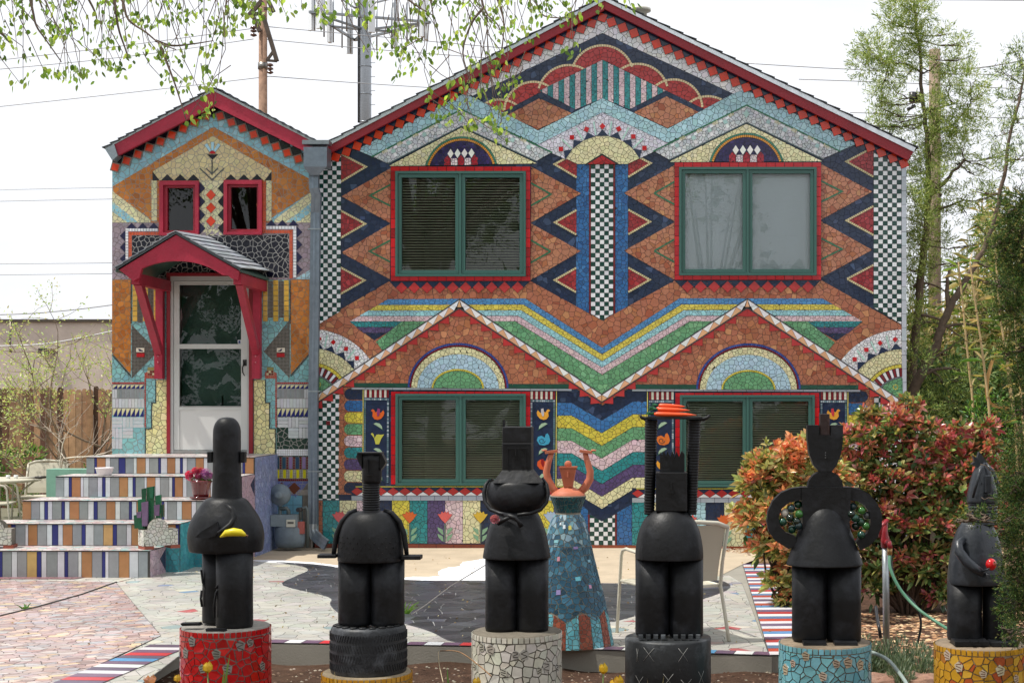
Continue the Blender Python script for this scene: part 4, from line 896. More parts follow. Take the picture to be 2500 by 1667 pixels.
cslope((591, 656), (430, 564), 8, 11); cslope((281, 655), (430, 564), 8, 12)
B = Buf()
for e in ((590, 659), (282, 658)):
    a, b = PC(*e), PC(430, 567); B.hexa([a-Vector((0, 0, .03)), a, b, b-Vector((0, 0, .03)), a+Vector((0, yb, -.03)), a+Vector((0, yb, 0)), b+Vector((0, yb, 0)), b+Vector((0, yb, -.03))], lin('39544c'))
B.build('deck', M_PAINT, can)
def beam(name, a, b, w, h, c=RD):
    B = Buf(); B.bar(a, b, w, h, c); return B.build(name, M_PAINT, can)
xl, xr_ = PC(316, 685).x, PC(572, 680).x; zl = PC(316, 680).z
beam('side_beam', (xl+.05, -yb+.05, zl), (xl+.05, -.02, zl), .09, .13); beam('side_beam', (xr_+.02, -yb+.05, zl), (xr_+.02, -.02, zl), .09, .13)
for x, xt in ((394.5, xl+.05), (631, xr_+.02)):
    p, q = PW(x, 684), PW(x, 925); beam('wall_post', (p.x, -.055, p.z), (p.x, -.055, q.z), .092, .09)
    beam('brace', (xt, -yb+.16, zl-.03), (p.x, -.11, PW(x, 858).z), .085, .11)
    B = Buf(); B.box((p.x-.05, -.13, q.z), (p.x+.05, -.08, PW(x, 852).z), RD)
    for z in (870, 885): B.ball((p.x, -.135, PW(x, z).z), .012, lin('b8606c'), 8, 5)
    B.build('brace_foot', M_PAINT, can)
# downspout
ds = root('downspout', PW(765, 1330), 'galvanised downspout with box-shaped rain head between wing and house', 'downspout')
B = Buf(); d_ = D-.42
a, b = P(741, 359, d_), P(798, 407, d_); B.box((a.x, -.42, b.z), (b.x, -.17, a.z), C['steel'])
t = [P(741, 407, d_), P(798, 407, d_), P(798, 407, D-.17), P(741, 407, D-.17)]; u = [P(757, 428, D-.33), P(778, 428, D-.33), P(778, 428, D-.2), P(757, 428, D-.2)]
B.hexa([u[0], u[1], u[2], u[3], t[0], t[1], t[2], t[3]], C['steel']); B.build('rain_head', M_METAL, ds)
B = Buf(); q = P(772, 350, D-.3); B.box((q.x-.16, -.36, q.z-.02), (q.x+.17, -.2, q.z+.03), lin('8c9499')); B.build('gutter_end', M_METAL, ds)
def corr(B, pts, w, dp, col, sgn=1):   # corrugated rectangular pipe
    pts = [Vector(p) for p in pts]; n = 16; b0 = len(B.v); m = len(pts)
    for i, p in enumerate(pts):
        d = (pts[min(i+1, m-1)]-pts[max(i-1, 0)]).normalized(); r = Vector((0, 1, 0)).cross(d).normalized()*-1; nn = d.cross(r)
        for k in range(n):
            t = 2*math.pi*k/n; c_, s_ = math.cos(t), math.sin(t); mx_ = max(abs(c_), abs(s_)); x_, y_ = c_/mx_, s_/mx_; e = .93 if k % 2 else 1
            B.v.append(tuple(p+r*x_*w/2*e+Vector((0, 1, 0))*y_*dp/2*e))
    for i in range(m-1):
        for k in range(n): l = (k+1) % n; B.f.append((b0+i*n+k, b0+i*n+l, b0+(i+1)*n+l, b0+(i+1)*n+k)); B.c.append(col); B.sm.append(False)
yo = -.20
B = Buf(); corr(B, [P(767, 425, D-.24), P(767, 460, D-.24), P(773, 480, D-.18), P(771, 520, D-.1), P(769, 720, D-.1), P(765, 1000, D-.1), P(765, 1282, D-.1)], .115, .08, C['steel']); B.build('pipe', M_METAL, ds)
B = Buf()
for y in (560, 955, 1150): p = P(768, y, D-.1); B.box((p.x-.075, -.145, p.z-.008), (p.x+.075, -.05, p.z+.008), lin('9aa4aa'))
B.build('strap', M_METAL, ds)
B = Buf(); corr(B, [P(764, 1278, D-.1), P(764, 1292, D-.1), P(768, 1305, D-.12), P(782, 1318, D-.3), P(797, 1330, D-.42)], .125, .09, lin('b9c2c8')); B.build('elbow', M_METAL, ds)
# gas meter
gm_ = root('gas_meter', PW(705, 1337)+Vector((0, -.3, 0)), 'grey gas meter with round regulator and pipes beside the downspout', 'meter')
def PM(x, y, o=.3): return P(x, y, D-o)
MC = lin('6c7982'); B = Buf()
c = PM(708, 1300); B.lathe([(.02, -.19), (.17, -.17), (.19, -.10), (.19, .05), (.15, .12), (.05, .14)], c, 20, MC, 1, .62); B.build('meter_body', mat('meter_paint', .5, noise=(.2, 10)), gm_)
B = Buf(); c = PM(705, 1273); B.box((c.x-.2, c.y-.1, c.z-.05), (c.x+.13, c.y+.08, c.z+.09), lin('79868c')); B.build('meter_head', MATS['meter_paint'], gm_)
B = Buf(); c = PM(709, 1277, .42); B.box((c.x-.05, c.y, c.z-.045), (c.x+.055, c.y+.02, c.z+.045), lin('c9c8ba')); B.box((c.x-.035, c.y-.003, c.z-.005), (c.x+.04, c.y, c.z+.02), lin('5a5a52')); B.build('dial_plate', M_PLAST, gm_)
B = Buf(); c = PM(732, 1287, .38); B.box((c.x-.05, c.y, c.z-.08), (c.x+.05, c.y+.06, c.z+.07), lin('a65a52')); B.build('warning_plate', M_TILEM, gm_)
B = Buf(); PG = lin('57605f')
B.tube([PM(684, 1232), PM(684, 1336)], .022, 10, PG); B.tube([PM(684, 1242), PM(700, 1240), PM(704, 1246), PM(705, 1268)], .026, 10, PG); B.tube([PM(733, 1268), PM(733, 1245), PM(739, 1241), PM(747, 1238), PM(751, 1246), PM(751, 1336)], .021, 10, PG); B.tube([PM(727, 1244, .38), PM(736, 1243, .3)], .028, 10, (.04, .04, .04)); B.tube([PM(684, 1285), PM(684, 1320)], .035, 10, PG)
B.build('pipe', MATS['meter_paint'], gm_)
B = Buf(); c = PM(684, 1207); Rm = Matrix.Rotation(math.radians(90), 3, 'X'); L2 = Buf(); L2.lathe([(.02, -.06), (.12, -.04), (.135, 0), (.12, .04), (.05, .06), (.045, .12), (.02, .125)], (0, 0, 0), 22, MC); B.add(L2); B.v = [tuple(Rm @ Vector(v)+c) for v in B.v]; B.tube([c, PM(684, 1235)], .035, 10, MC); B.build('regulator', MATS['meter_paint'], gm_)
# ------------------------------------------------------------------ ground, patio, mosaics underfoot
def smooth(pts, n=4):
    out = []; m = len(pts)
    for i in range(m):
        p0, p1, p2, p3 = pts[i-1], pts[i], pts[(i+1) % m], pts[(i+2) % m]
        for k in range(n):
            t = k/n; out.append(tuple(.5*(2*p1[a]+(p2[a]-p0[a])*t+(2*p0[a]-5*p1[a]+4*p2[a]-p3[a])*t*t+(3*p1[a]-p0[a]-3*p2[a]+p3[a])*t**3) for a in (0, 1)))
    return out
def GG(pts, z=0): return [tuple(G(x, y, z))[:2] for x, y in pts]
ZS = -.14
B = Buf(); r_ = random.Random(4); 
def zsoil(x, y): return ZS+.018*math.sin(x*3.1+y*1.7)+.012*math.sin(x*7.3-y*5.1)
nx, ny = 90, 46; X0, X1, Y0, Y1 = -9.0, 9.0, -11.5, -2.0
vv = [[(X0+(X1-X0)*i/nx, Y0+(Y1-Y0)*j/ny) for i in range(nx+1)] for j in range(ny+1)]
for j in range(ny):
    for i in range(nx):
        q = (vv[j][i], vv[j][i+1], vv[j+1][i+1], vv[j+1][i]); B.face([(x, y, zsoil(x, y)+(0 if 0 < i < nx-1 and 0 < j < ny-1 else -.03)) for x, y in q], jit(lin('4c382c'), .08, .02, r_), True)
B.build('garden_bed', M_SOIL, kind='structure')
B = Buf(); z = ZS-.06; B.face([(-200, -60, z), (200, -60, z), (200, 300, z), (-200, 300, z)], lin('6a5a48')); B.build('ground', M_SOIL, kind='structure')
gf = lambda x, y, h: Vector((x, y, h))
slab = GG([(470, 1577), (650, 1571), (1250, 1580), (1560, 1590), (1884, 1602)])+GG([(1820, 1380)])+[(.9, .3), (-14, .3), (-14, -11.5), GG([(180, 1700)])[0]]
slab_o = Buf(); slab_o.slab([(x, y, -.001) for x, y in slab], None, (0, 0, -.16), lin('8e8a80'))
patio = slab_o.build('patio', M_CONC, kind='structure')
# bright worn concrete next to the house, with white paint along the black field
B = Buf(); B.face([(x, y, .003) for x, y in GG([(640, 1330), (1500, 1337), (1900, 1345), (1812, 1378), (1737, 1416), (1560, 1424), (1469, 1423), (985, 1414), (830, 1385), (764, 1377), (650, 1371), (560, 1380)])], lin('b3a48e')); B.build('concrete_apron', M_CONC, patio)
B = Buf(); r_ = random.Random(9)
edge = smooth([(990, 1416), (1187, 1418), (1330, 1421), (1300, 1404), (1235, 1372), (1200, 1362), (1160, 1368), (1125, 1375), (1120, 1384), (1090, 1387), (1068, 1397), (1075, 1405), (1045, 1408), (1000, 1409)], 3)
edge = [(x+r_.uniform(-6, 6), y+r_.uniform(-.8, .8)) for x, y in edge]
B.face([(x, y, .006) for x, y in GG(edge)], lin('e4e6ea')); B.face([(x, y, .006) for x, y in GG([(590, 1368), (660, 1367), (764, 1373), (835, 1382), (900, 1398), (985, 1411), (985, 1417), (830, 1388), (764, 1380), (650, 1373)])], lin('e4e6ea')); B.build('white_paint', mat('flat_paint', .6), patio)
PT = Tiles(patio, gf, lh=.003, th=.003, cap=300, gm=M_GROUT); PT.rnd = random.Random(31); PT.m = mat('floor_tile', .33, noise=(.22, 1.6)); PT.tilt = .5
WACC = (.05, [lin('a8585a'), lin('848cac'), lin('86989a'), lin('bca49c'), lin('8e8e98'), lin('6f8cac'), lin('a4665c'), lin('b0a4a8'), lin('c6c0b0'), lin('c6c0b0')])
white_area = GG([(470, 1578), (650, 1562), (1250, 1572), (1560, 1582), (1876, 1594), (1812, 1424), (1780, 1405), (1740, 1408), (1600, 1426), (985, 1416), (660, 1372), (500, 1372), (366, 1402), (283, 1423), (393, 1553), (160, 1668), (320, 1690)])
PT.region(1, white_area, lin('b2b0a8'), .135, gap=.006, gcol=(.16, .155, .15), alt=WACC, jitc=.07, g_in=.004)
PT.region(1, GG([(-60, 1398), (366, 1401), (284, 1422), (-60, 1414)]), lin('c4c0b8'), .1, gap=.007, gcol=(.1, .1, .1), g_in=.003)
black = GG(smooth([(640, 1371), (764, 1378), (850, 1390), (985, 1416), (1200, 1419), (1469, 1425), (1600, 1427), (1740, 1416), (1784, 1435), (1715, 1464), (1600, 1492), (1507, 1517), (1350, 1558), (1250, 1573), (1114, 1570), (1050, 1543), (986, 1525), (900, 1513), (830, 1499), (805, 1477), (800, 1458), (690, 1430), (720, 1408), (752, 1391), (700, 1376)], 4))
PT.region(2, black, lin('3c3c42'), .17, gap=.006, gcol=(.28, .28, .28), jitc=.22, alt=(.3, [lin('2c2c32'), lin('4a4c54')]), g_in=.004)
pink = GG([(-60, 1415), (283, 1423), (393, 1553), (149, 1668), (20, 1730), (-60, 1730)])
PKA = (.75, [lin('b09088'), lin('a08580'), lin('c4a89c'), lin('9c9498'), lin('c0b0aa'), lin('947a76'), lin('b6a6a6'), lin('c8b090'), lin('a4a2a4'), lin('a8938e'), lin('b4acaa')])
PT.region(2, pink, lin('ae9894'), .082, gap=.006, gcol=(.11, .10, .10), alt=PKA, ax=1.15, ay=.8, jitc=.1, rot=.5, g_in=.003)
PT.region(3, GG([(-60, 1396), (60, 1395), (150, 1398), (200, 1405), (206, 1411), (180, 1415), (-60, 1415)]), lin('8a6468'), .07, gap=.005, gcol=(.09, .08, .08), g_in=.003)
# striped borders
BR = [lin('6a5068'), lin('d0cfd0'), lin('6a5068'), lin('c02c34'), lin('5a4a60'), lin('4f88b4'), lin('5e4a60'), lin('d0cfd0')]
def strip(a, b, wd, ln, cols, lay, name='border_tile', side=1):
    a, b = Vector(a), Vector(b); d = b-a; n = round(d.length/ln); u = d/n; p = Vector((-u.y, u.x)).normalized()*wd*side
    for i in range(n):
        q = [a+u*i, a+u*(i+1), a+u*(i+1)+p, a+u*i+p]; PT.one(lay, [tuple(v) for v in q], jit(cols[i % len(cols)], .08), name, gap=.004, back=(.12, .11, .11))
f_ = GG([(470, 1577), (650, 1571), (1250, 1580), (1884, 1602)])
strip(f_[1], f_[2], .14, .137, BR, 3); strip(f_[2], f_[3], .14, .137, BR[3:]+BR[:3], 3); strip(f_[0], f_[1], .14, .137, BR, 3)
ed = GG([(180, 1700), (470, 1577)]); strip(ed[0], ed[1], .33, .12, [lin('d0cfd0'), lin('6a5068'), lin('4f88b4'), lin('5a4a60'), lin('c02c34'), lin('6a5068'), lin('d0cfd0'), lin('5a4a60')], 3)
# right-hand striped strip running towards the house
sa, sb = [Vector(q) for q in GG([(1878, 1601), (1813, 1378)])]; n = 44; seq = [lin('d8d8da'), lin('b4493a'), lin('5b7a9c'), lin('d8d8da'), lin('b23c40'), lin('6c5a74'), lin('d8d8da'), lin('5b8ab4'), lin('b4543e'), lin('d8d8da'), lin('6a5c74')]
SB = Buf(); SB.slab([(p[0], p[1], -.001) for p in [tuple(sa), (sa.x+.50, sa.y+.1), (sb.x+.62, sb.y), tuple(sb)]], None, (0, 0, -.14), lin('8e8a80')); SB.build('border_slab', M_CONC, patio)
for i in range(n):
    a, b = sa.lerp(sb, i/n), sa.lerp(sb, (i+1)/n); w = .48+.1*i/n
    PT.one(3, [(a.x, a.y), (a.x+w, a.y+.03), (b.x+w, b.y+.03), (b.x, b.y)], jit(seq[i % len(seq)], .1), 'stripe_tile', gap=.004, back=(.14, .13, .13))
PT.run()
B = Buf(); j0 = GG([(1192, 1376), (1100, 1432), (1040, 1478), (1004, 1502)]); B.tube([(x, y, .004) for x, y in j0], .009, 6, (.16, .15, .14)); B.build('expansion_joint', M_STONE, patio)
B = Buf(); j0 = GG([(284, 1423), (200, 1453), (90, 1484), (0, 1506), (-60, 1520)]); B.tube([(x, y, .008) for x, y in j0], .012, 6, (.06, .055, .05)); B.build('expansion_joint', M_STONE, patio)
B = Buf(); B.slab([(x, y, .001) for x, y in [(1.05, .1), (6, .1), (6, -2.3), (1.7, -2.3), (.75, -.9)]], None, (0, 0, -.1), lin('8a7058')); B.build('mulch_bed', M_SOIL, kind='structure')
def pebbles(name, poly, n, s, cols, zf, seed=1, parent=None, flat=.5):
    r = random.Random(seed); x0, y0, x1, y1 = bbox(poly); B = Buf(); k = 0
    while k < n:
        x, y = r.uniform(x0, x1), r.uniform(y0, y1)
        if not inside(poly, x, y): continue
        k += 1; q = s*r.uniform(.5, 1.3); a = r.uniform(0, 6.28); c = jit(r.choice(cols), .2, .05, r); z = zf(x, y)
        pts = [(x+q*math.cos(a+t)*r.uniform(.7, 1.2), y+q*math.sin(a+t)*r.uniform(.7, 1.2), z) for t in (0, 1.57, 3.14, 4.71)]; tp = (x+r.uniform(-.2, .2)*q, y, z+q*flat)
        for i in range(4): B.face((pts[i], pts[(i+1) % 4], tp), c)
    return B.build(name, M_STONE, parent, kind='stuff')
pebbles('gravel', [(.3, -.05), (5.5, -.05), (5.5, -2.0), (1.65, -2.0), (.9, -.55), (.3, -.45)], 3800, .022, [lin('a08468'), lin('8a6a50'), lin('c0aa90'), lin('6e5440')], lambda x, y: .002, 3)
pebbles('soil_crumbs', [(-6.3, -11.2), (3.5, -11.2), (3.5, -7.7), (-4.9, -7.7)], 9000, .014, [lin('6a5040'), lin('523c30'), lin('8a7460'), lin('45342a'), lin('a09484'), lin('5a4436')], zsoil, 5)
# ------------------------------------------------------------------ entry steps
steps = root('entry_steps', (-5.9, -1.4, 0), 'five wide mosaic steps with striped tile risers leading up to the white storm door', 'steps')
RIS = [(211, 622, 1115, 1153, 17.9), (136, 590, 1162, 1207, 17.35), (55, 545, 1221, 1266, 16.8), (-40, 439, 1277.5, 1323.5, 16.3), (-60, 366, 1343, 1400, 15.8)]
PATS = ['G51B15O54W29G52B42G50W20O55W24G55B16W39O50W30B17W26G54O50W24G40O36W30G40W20', 'G53W30B18O55W18W32G55W29B20W30G55O55W29B18G54W15O53W30G55W20B16O50W24G50W30B18O50W30G50W28O50',
        'O55G54W28B22W28G56B21W29O60G55W35B24G54O56W30G55B18W28O50G52W30B40W20G58W32O60W28G50B20O55W30G50', 'W30G48B20W30O45B26G61W18O57G59W32B38W29O60G57B24W51G59F59B25G60W30O55B24G58W30G50O58B22G50O40W35',
        'G60O60W27B22G58W34G60F62B28W32G67W44B22G63W21O65G62B20W21G63O65W55']
BODY = Buf(); yt = [0]*5
for i, (xl, xr, y0, y1, d) in enumerate(RIS):
    a, b = P(xl, y0, d), P(xr, y1, d); zt = a.z; zb = 0 if i == 4 else None
    nxt = P(0, RIS[i+1][2], RIS[i+1][4]).z if i < 4 else 0.0
    BODY.box((a.x, d-D, -.15), (b.x, -.005 if i == 0 else RIS[i-1][4]-D, zt-.006), lin('6a6560'))
    if i: BODY.box((b.x-.02, d-D, -.15), (b.x-.002, -.004, zt-.007), lin('6a6560'))
    RT = Tiles(steps, lambda u, v, h, y=d-D: Vector((u, y-h, v)), lh=.003, th=.004, m=M_TILEM, cap=60); RT.rnd = random.Random(50+i)
    RT.jobs.append(('back', 0, ccw([(a.x, nxt), (b.x, nxt), (b.x, zt), (a.x, zt)]), (.09, .085, .08)))
    import re
    x = a.x
    for ch, wd in re.findall(r'([A-Z])(\d+)', PATS[i]*2):
        w = int(wd)/2.541*d/F
        if x >= b.x-.02: break
        x2 = min(x+w, b.x)
        c = {'G': C['greytile'], 'W': C['whitetile'], 'B': C['bluetile'], 'O': C['orangetile'], 'F': C['buff']}[ch]
        RT.one(1, [(x, nxt+.004), (x2, nxt+.004), (x2, zt-.012), (x, zt-.012)], jit(c, .08), 'riser_tile', gap=.0025); x = x2
    if i < 4:
        xn = P(RIS[i+1][1], 0, RIS[i+1][4]).x
        if b.x-xn > .03: RT.region(1, [(xn-.0, 0), (b.x, 0), (b.x, nxt), (xn, nxt)], lin('3c8c96') if i > 1 else lin('b49aa8'), .055, gap=.004, gcol=(.2, .2, .24), g_in=.001, jitc=.12)
    RT.run()
    yb_ = -.004 if i == 0 else RIS[i-1][4]-D
    TT = Tiles(steps, lambda u, v, h, z=zt-.006: Vector((u, v, z+h)), lh=.003, th=.004, m=MATS['floor_tile'], cap=40); TT.rnd = random.Random(70+i)
    TT.region(1, [(a.x, d-D-.012), (b.x, d-D-.012), (b.x, yb_), (a.x, yb_)], lin('c4bcb8'), .075, gap=.005, gcol=(.12, .12, .12), alt=(.55, [lin('b9989a'), lin('8fb4b0'), lin('d4cfcc'), lin('a8a0a4'), lin('cbb2a8')]), g_in=.002)
    TT.run()
    # right side faces
    col, alt = [(lin('8490b8'), (.2, [lin('95a0c4')])), (lin('b49aa8'), None), (lin('3f8f98'), None), (lin('3c8c96'), (.3, [lin('4a9aa2')])), (lin('b8a0ac'), (.2, [lin('c4aeb8')]))][i]
    ST = Tiles(steps, lambda u, v, h, x=b.x: Vector((x+h, u, v)), lh=.003, th=.003, m=M_TILEM, cap=40); ST.rnd = random.Random(90+i)
    y_end = -.01
    ST.region(1, [(d-D, -.0), (y_end, -.0), (y_end, zt-.008), (d-D, zt-.008)], col, .055, gap=.004, gcol=(.2, .2, .24), alt=alt, g_in=.001)
    if i in (4, 1):
        ye = RIS[i-1][4]-D if i else 0
        ST.region(2, [(ye-.02, .03 if i == 4 else zt-.26), (ye-.02, zt-.03), (ye-.2, zt-.12)], lin('2c3350'), .05, gap=.004, gcol=(.1, .1, .12), g_in=.002)
    ST.run()
BODY.build('body', M_CONC, steps)
# low green-topped wall beside the steps
B = Buf(); a, b = P(338, 1143, 20.2), P(420, 1200, 20.2); a2 = P(130, 1143, 20.2)
B.box((a2.x, 1.0, -.1), (a.x+.5, 1.25, a.z), lin('7fae9a')); o = B.build('planter_wall', M_TILEM); tag(o, 'low pale green tiled wall behind the top of the steps', 'wall')
# ------------------------------------------------------------------ statues on pedestals and the things they hold
BK = lin('131417')
class Fig:
    def __init__(s, cx, d, base_y, name, label, cat='statue', group=None, rot=0):
        s.cx, s.d = cx, d; s.k = d/F; s.root = root(name, P(cx, base_y, d), label, cat, group); s.rot = rot
    def p(s, x, y, o=0): q = P(x, y, s.d); q.y -= o; return q            # o metres towards the camera
    def z(s, y): return H-(y-CY)*s.k
    def lathe(s, cx, prof, name, m=None, col=BK, sy=.85, n=36, fn=None, o=0, parent=None, cap=True, sx=1):
        B = Buf(); c = s.p(cx, prof[0][1], o); B.lathe([(r*s.k, (prof[0][1]-y)*s.k) for r, y in prof][::1], c, n, col, sx, sy, cap=cap, fn=fn); return B.build(name, m or M_CLAY, parent or s.root)
    def plate(s, pts, th, name, m=None, col=BK, o=0, parent=None):
        B = Buf(); B.slab([s.p(x, y, o) for x, y in pts], None, (0, th, 0), col); return B.build(name, m or M_CLAY, parent or s.root)
    def tube(s, pts, rad, name, m=None, col=BK, o=0, n=12, parent=None, flat=1):
        B = Buf(); q = [s.p(t[0], t[1], o+(t[2] if len(t) > 2 else 0)) for t in pts]; B.tube(q, [r*s.k for r in rad] if hasattr(rad, '__len__') else rad*s.k, n, col, flat=flat); return B.build(name, m or M_CLAY, parent or s.root)
    def box(s, x0, y0, x1, y1, dp, name, m=None, col=BK, o=0, bev=0, parent=None):
        a, b = s.p(x0, y0, o), s.p(x1, y1, o); B = Buf(); B.box((a.x, a.y-dp/2, b.z), (b.x, a.y+dp/2, a.z), col); ob = B.build(name, m or M_CLAY, parent or s.root)
        if bev: bm = ob.modifiers.new('b', 'BEVEL'); bm.width = bev; bm.segments = 2
        return ob
def interp(prof, k):      # smooth a profile
    out = []
    for i in range(len(prof)-1):
        p0 = prof[max(0, i-1)]; p1 = prof[i]; p2 = prof[i+1]; p3 = prof[min(len(prof)-1, i+2)]
        for j in range(k):
            t = j/k; out.append(tuple(.5*(2*p1[a]+(p2[a]-p0[a])*t+(2*p0[a]-5*p1[a]+4*p2[a]-p3[a])*t*t+(3*p1[a]-p0[a]-3*p2[a]+p3[a])*t**3) for a in (0, 1)))
    return out+[prof[-1]]
def pedestal(cx, half, top, d, label, cols, cell=15, seed=1, gcol=(.30, .28, .25), plain=False, acc=None, name='mosaic_pedestal', group='round mosaic pedestals in a row'):
    R_ = half*d/F; c = P(cx, top, d); rt = root(name, (c.x, c.y, ZS), label, 'pedestal', group); B = Buf(); hh = c.z-ZS+.03; zb = ZS-.03
    B.lathe([(R_*.99, 0), (R_*.99, hh-.012), (R_*.975, hh-.002), (.0, hh)] if 0 else [(R_*.99, 0), (R_*.99, hh-.012), (R_*.975, hh-.001), (R_*.5, hh)], (c.x, c.y, zb), 48, gcol if not plain else cols[0]); B.build('core', M_CLAY if plain else M_GROUT, rt)
    if plain: return rt, c
    f = lambda u, v, h: Vector((c.x+(R_+h)*math.sin(u/R_), c.y-(R_+h)*math.cos(u/R_), zb+v))
    PTi = Tiles(rt, f, lh=0, th=.005, m=M_TILE, gm=M_GROUT, cap=300); PTi.rnd = random.Random(seed); PTi.tilt = .5
    k = d/F; gap = 2.6*k
    PTi.region(0, [(-R_*2.1, 0), (R_*2.1, 0), (R_*2.1, hh-cell*1.15*k), (-R_*2.1, hh-cell*1.15*k)], cols[0], cell*1.35*k, gap=gap, gcol=gcol, jitc=.06, alt=acc, g_in=.001)
    n = 34
    for i in range(n):
        w = 4.2*R_/n; u = -R_*2.1+i*w; PTi.one(0, [(u, hh-cell*1.1*k), (u+w, hh-cell*1.1*k), (u+w, hh-.004), (u, hh-.004)], jit(cols[0], .05), 'rim_tile', gap=gap/2)
    # top surface tiles
    PTi.grout = Buf(); PTi.jobs = [j for j in PTi.jobs]; PTi.back = lambda *a, **kw: None
    PTi.run(); 
    return rt, c
def pic_accents(rt, c, half, d, n, seed, pal):
    """grey veined picture tiles set among the shards"""
    r = random.Random(seed); R_ = half*d/F; zb = ZS
    for i in range(n):
        u = (-1.25+2.5*(i+.5)/n+r.uniform(-.08, .08))*R_; v = c.z-r.uniform(.05, .24); w = r.uniform(.022, .034)
        pts = [(u+w*math.cos(t+.4), v+w*math.sin(t+.4)*1.15) for t in (0, 1.3, 2.4, 3.9, 5.1)]; B = Buf()
        g = lambda u_, v_, h: Vector((c.x+(R_+h)*math.sin(u_/R_), c.y-(R_+h)*math.cos(u_/R_), v_))
        top = [g(x, y, .0085) for x, y in pts]; bot = [g(x, y, 0) for x, y in pts]; B.face(top, jit(pal[0], .15, .05, r))
        for k in range(5): B.face((top[k], bot[k], bot[(k+1) % 5], top[(k+1) % 5]), (.2, .2, .2))
        for k in range(3):
            a = r.uniform(-.5, .5); y = v+(k-1)*w*.55; B.face([g(u-w*.6, y+a*w*.5-.002, .0092), g(u+w*.55, y-a*w*.5-.002, .0092), g(u+w*.55, y-a*w*.5+.003, .0092), g(u-w*.6, y+a*w*.5+.003, .0092)], pal[1])
        B.build('picture_tile', M_TILE, rt)
RP = lin('b81418')
# 1 --- banana holder on the red pedestal
rt, c = pedestal(551.5, 106, 1526, 9.55, 'red mosaic pedestal under the statue with the banana', [RP], seed=2, acc=(.2, [lin('a81218'), lin('cc2420')])); pic_accents(rt, c, 106, 9.55, 9, 3, (lin('8c8a80'), lin('2c2a28')))
f1 = Fig(553, 9.55, 1526, 'clay_statue', 'black clay statue with tall round-topped head and pear-shaped body on the red pedestal', group='black clay statues')
f1.lathe(554, interp([(3, 1018), (17, 1021), (27, 1031), (32, 1044), (33.5, 1062), (33.6, 1110), (34.2, 1160), (36, 1205), (38, 1222)], 3)[::-1], 'head')
f1.lathe(551.5, interp([(30, 1212), (50, 1219), (66, 1240), (80, 1262), (89, 1285), (92.5, 1308), (91, 1328), (89, 1341), (86, 1345)], 4)[::-1], 'body', sy=.8, cap=True)
f1.box(508, 1102, 519.5, 1129, .05, 'ear', bev=.004); f1.box(588.5, 1102, 600, 1129, .05, 'ear', bev=.004)
def leg(f, cx, half, y0, y1, sy=.9, o=0, col=BK):
    half += 1.6; return f.lathe(cx, [(half*.96, y1), (half, y1-8), (half*.985, (y0+y1)/2), (half*1.0, y0-6)], 'leg', sy=sy, o=o, col=col)
leg(f1, 523, 33, 1343, 1521, .9, -.05); leg(f1, 579, 43, 1343, 1526, .85, .06)
f1.tube([(574, 1226, .2), (592, 1238, .22), (597, 1256, .225), (590, 1272, .25), (576, 1284, .27), (562, 1292, .27)], [5, 6.5, 7, 6.5, 6, 4], 'arm'); f1.plate([(504, 1303), (520, 1288), (548, 1272), (556, 1266), (561, 1286), (552, 1300), (530, 1306)], .03, 'hand', o=.235)
for pts in ([(548, 1388), (553, 1380), (552, 1398), (562, 1396), (554, 1408), (563, 1412), (548, 1420), (540, 1430)], [(537, 1500), (536, 1470), (541, 1440), (552, 1425)], [(492, 1390), (496, 1420), (508, 1445), (523, 1470)], [(493, 1440), (491, 1460), (494, 1480)]): f1.tube(pts, 2.8, 'relief', o=.118 if pts[0][0] > 530 else .008)
f1.plate([(462, 1511), (505, 1510), (510, 1516), (466, 1517)], -.06, 'foot', o=.12); f1.plate([(530, 1520), (575, 1520), (577, 1527), (532, 1527)], -.05, 'foot', o=.2)
for a, b in (((470, 1295), (505, 1250)), ((480, 1330), (520, 1262)), ((500, 1240), (540, 1300)), ((485, 1262), (520, 1330))): pass
B = Buf(); q = [f1.p(x, y, .3) for x, y in ((571, 1300), (585, 1291), (603, 1288), (620, 1290), (628, 1294), (632, 1296))]; B.tube(q, [.004, .021, .026, .022, .013, .006], 8, lin('dcc81e')); B.tube([q[-1], q[-1]+Vector((.012, 0, -.003))], [.006, .007], 6, lin('6e4a26'))
o = B.build('banana', M_PLAST, None, q[0]); tag(o, 'yellow banana tucked in the hand of the left black statue', 'banana')
# 2 --- colander-bodied figure on a tyre
rt, c = pedestal(896, 108, 1637, 9.5, 'low yellow mosaic pedestal under the black tyre', [lin('c9922c')], seed=5, gcol=(.3, .24, .16))
ty = root('tyre', P(900, 1641, 9.5), 'black rubber tyre lying flat between statue legs and low yellow pedestal', 'tyre')
k = 9.5/F; c = P(900, 1641, 9.5); B = Buf()
B.lathe([(88*k, 0), (91.5*k, 8*k), (92.5*k, 40*k), (92*k, 95*k), (90*k, 110*k), (86*k, 117*k), (70*k, 118*k), (66*k, 112*k)], c, 64, lin('303235')); B.build('body', M_CLAY, ty)
B = Buf(); r = random.Random(8)
for row in range(4):
    for i in range(46):
        a = math.pi*(-.6+1.2*i/46)-math.pi/2; z0 = (14+row*24)*k; s_ = 1 if row % 2 else -1; R0 = 92.6*k
        p = [Vector((c.x+R0*math.cos(a+t*.0), c.y+R0*math.sin(a+t*.0), c.z+z0)) for t in (0,)]
        a2 = a+s_*.06; B.bar(p[0], (c.x+(R0)*math.cos(a2), c.y+R0*math.sin(a2), c.z+z0+17*k), .004, .005, lin('2c2d30'), up=(math.cos(a), math.sin(a), 0))
B.build('tread', M_CLAY, ty, kind='stuff')
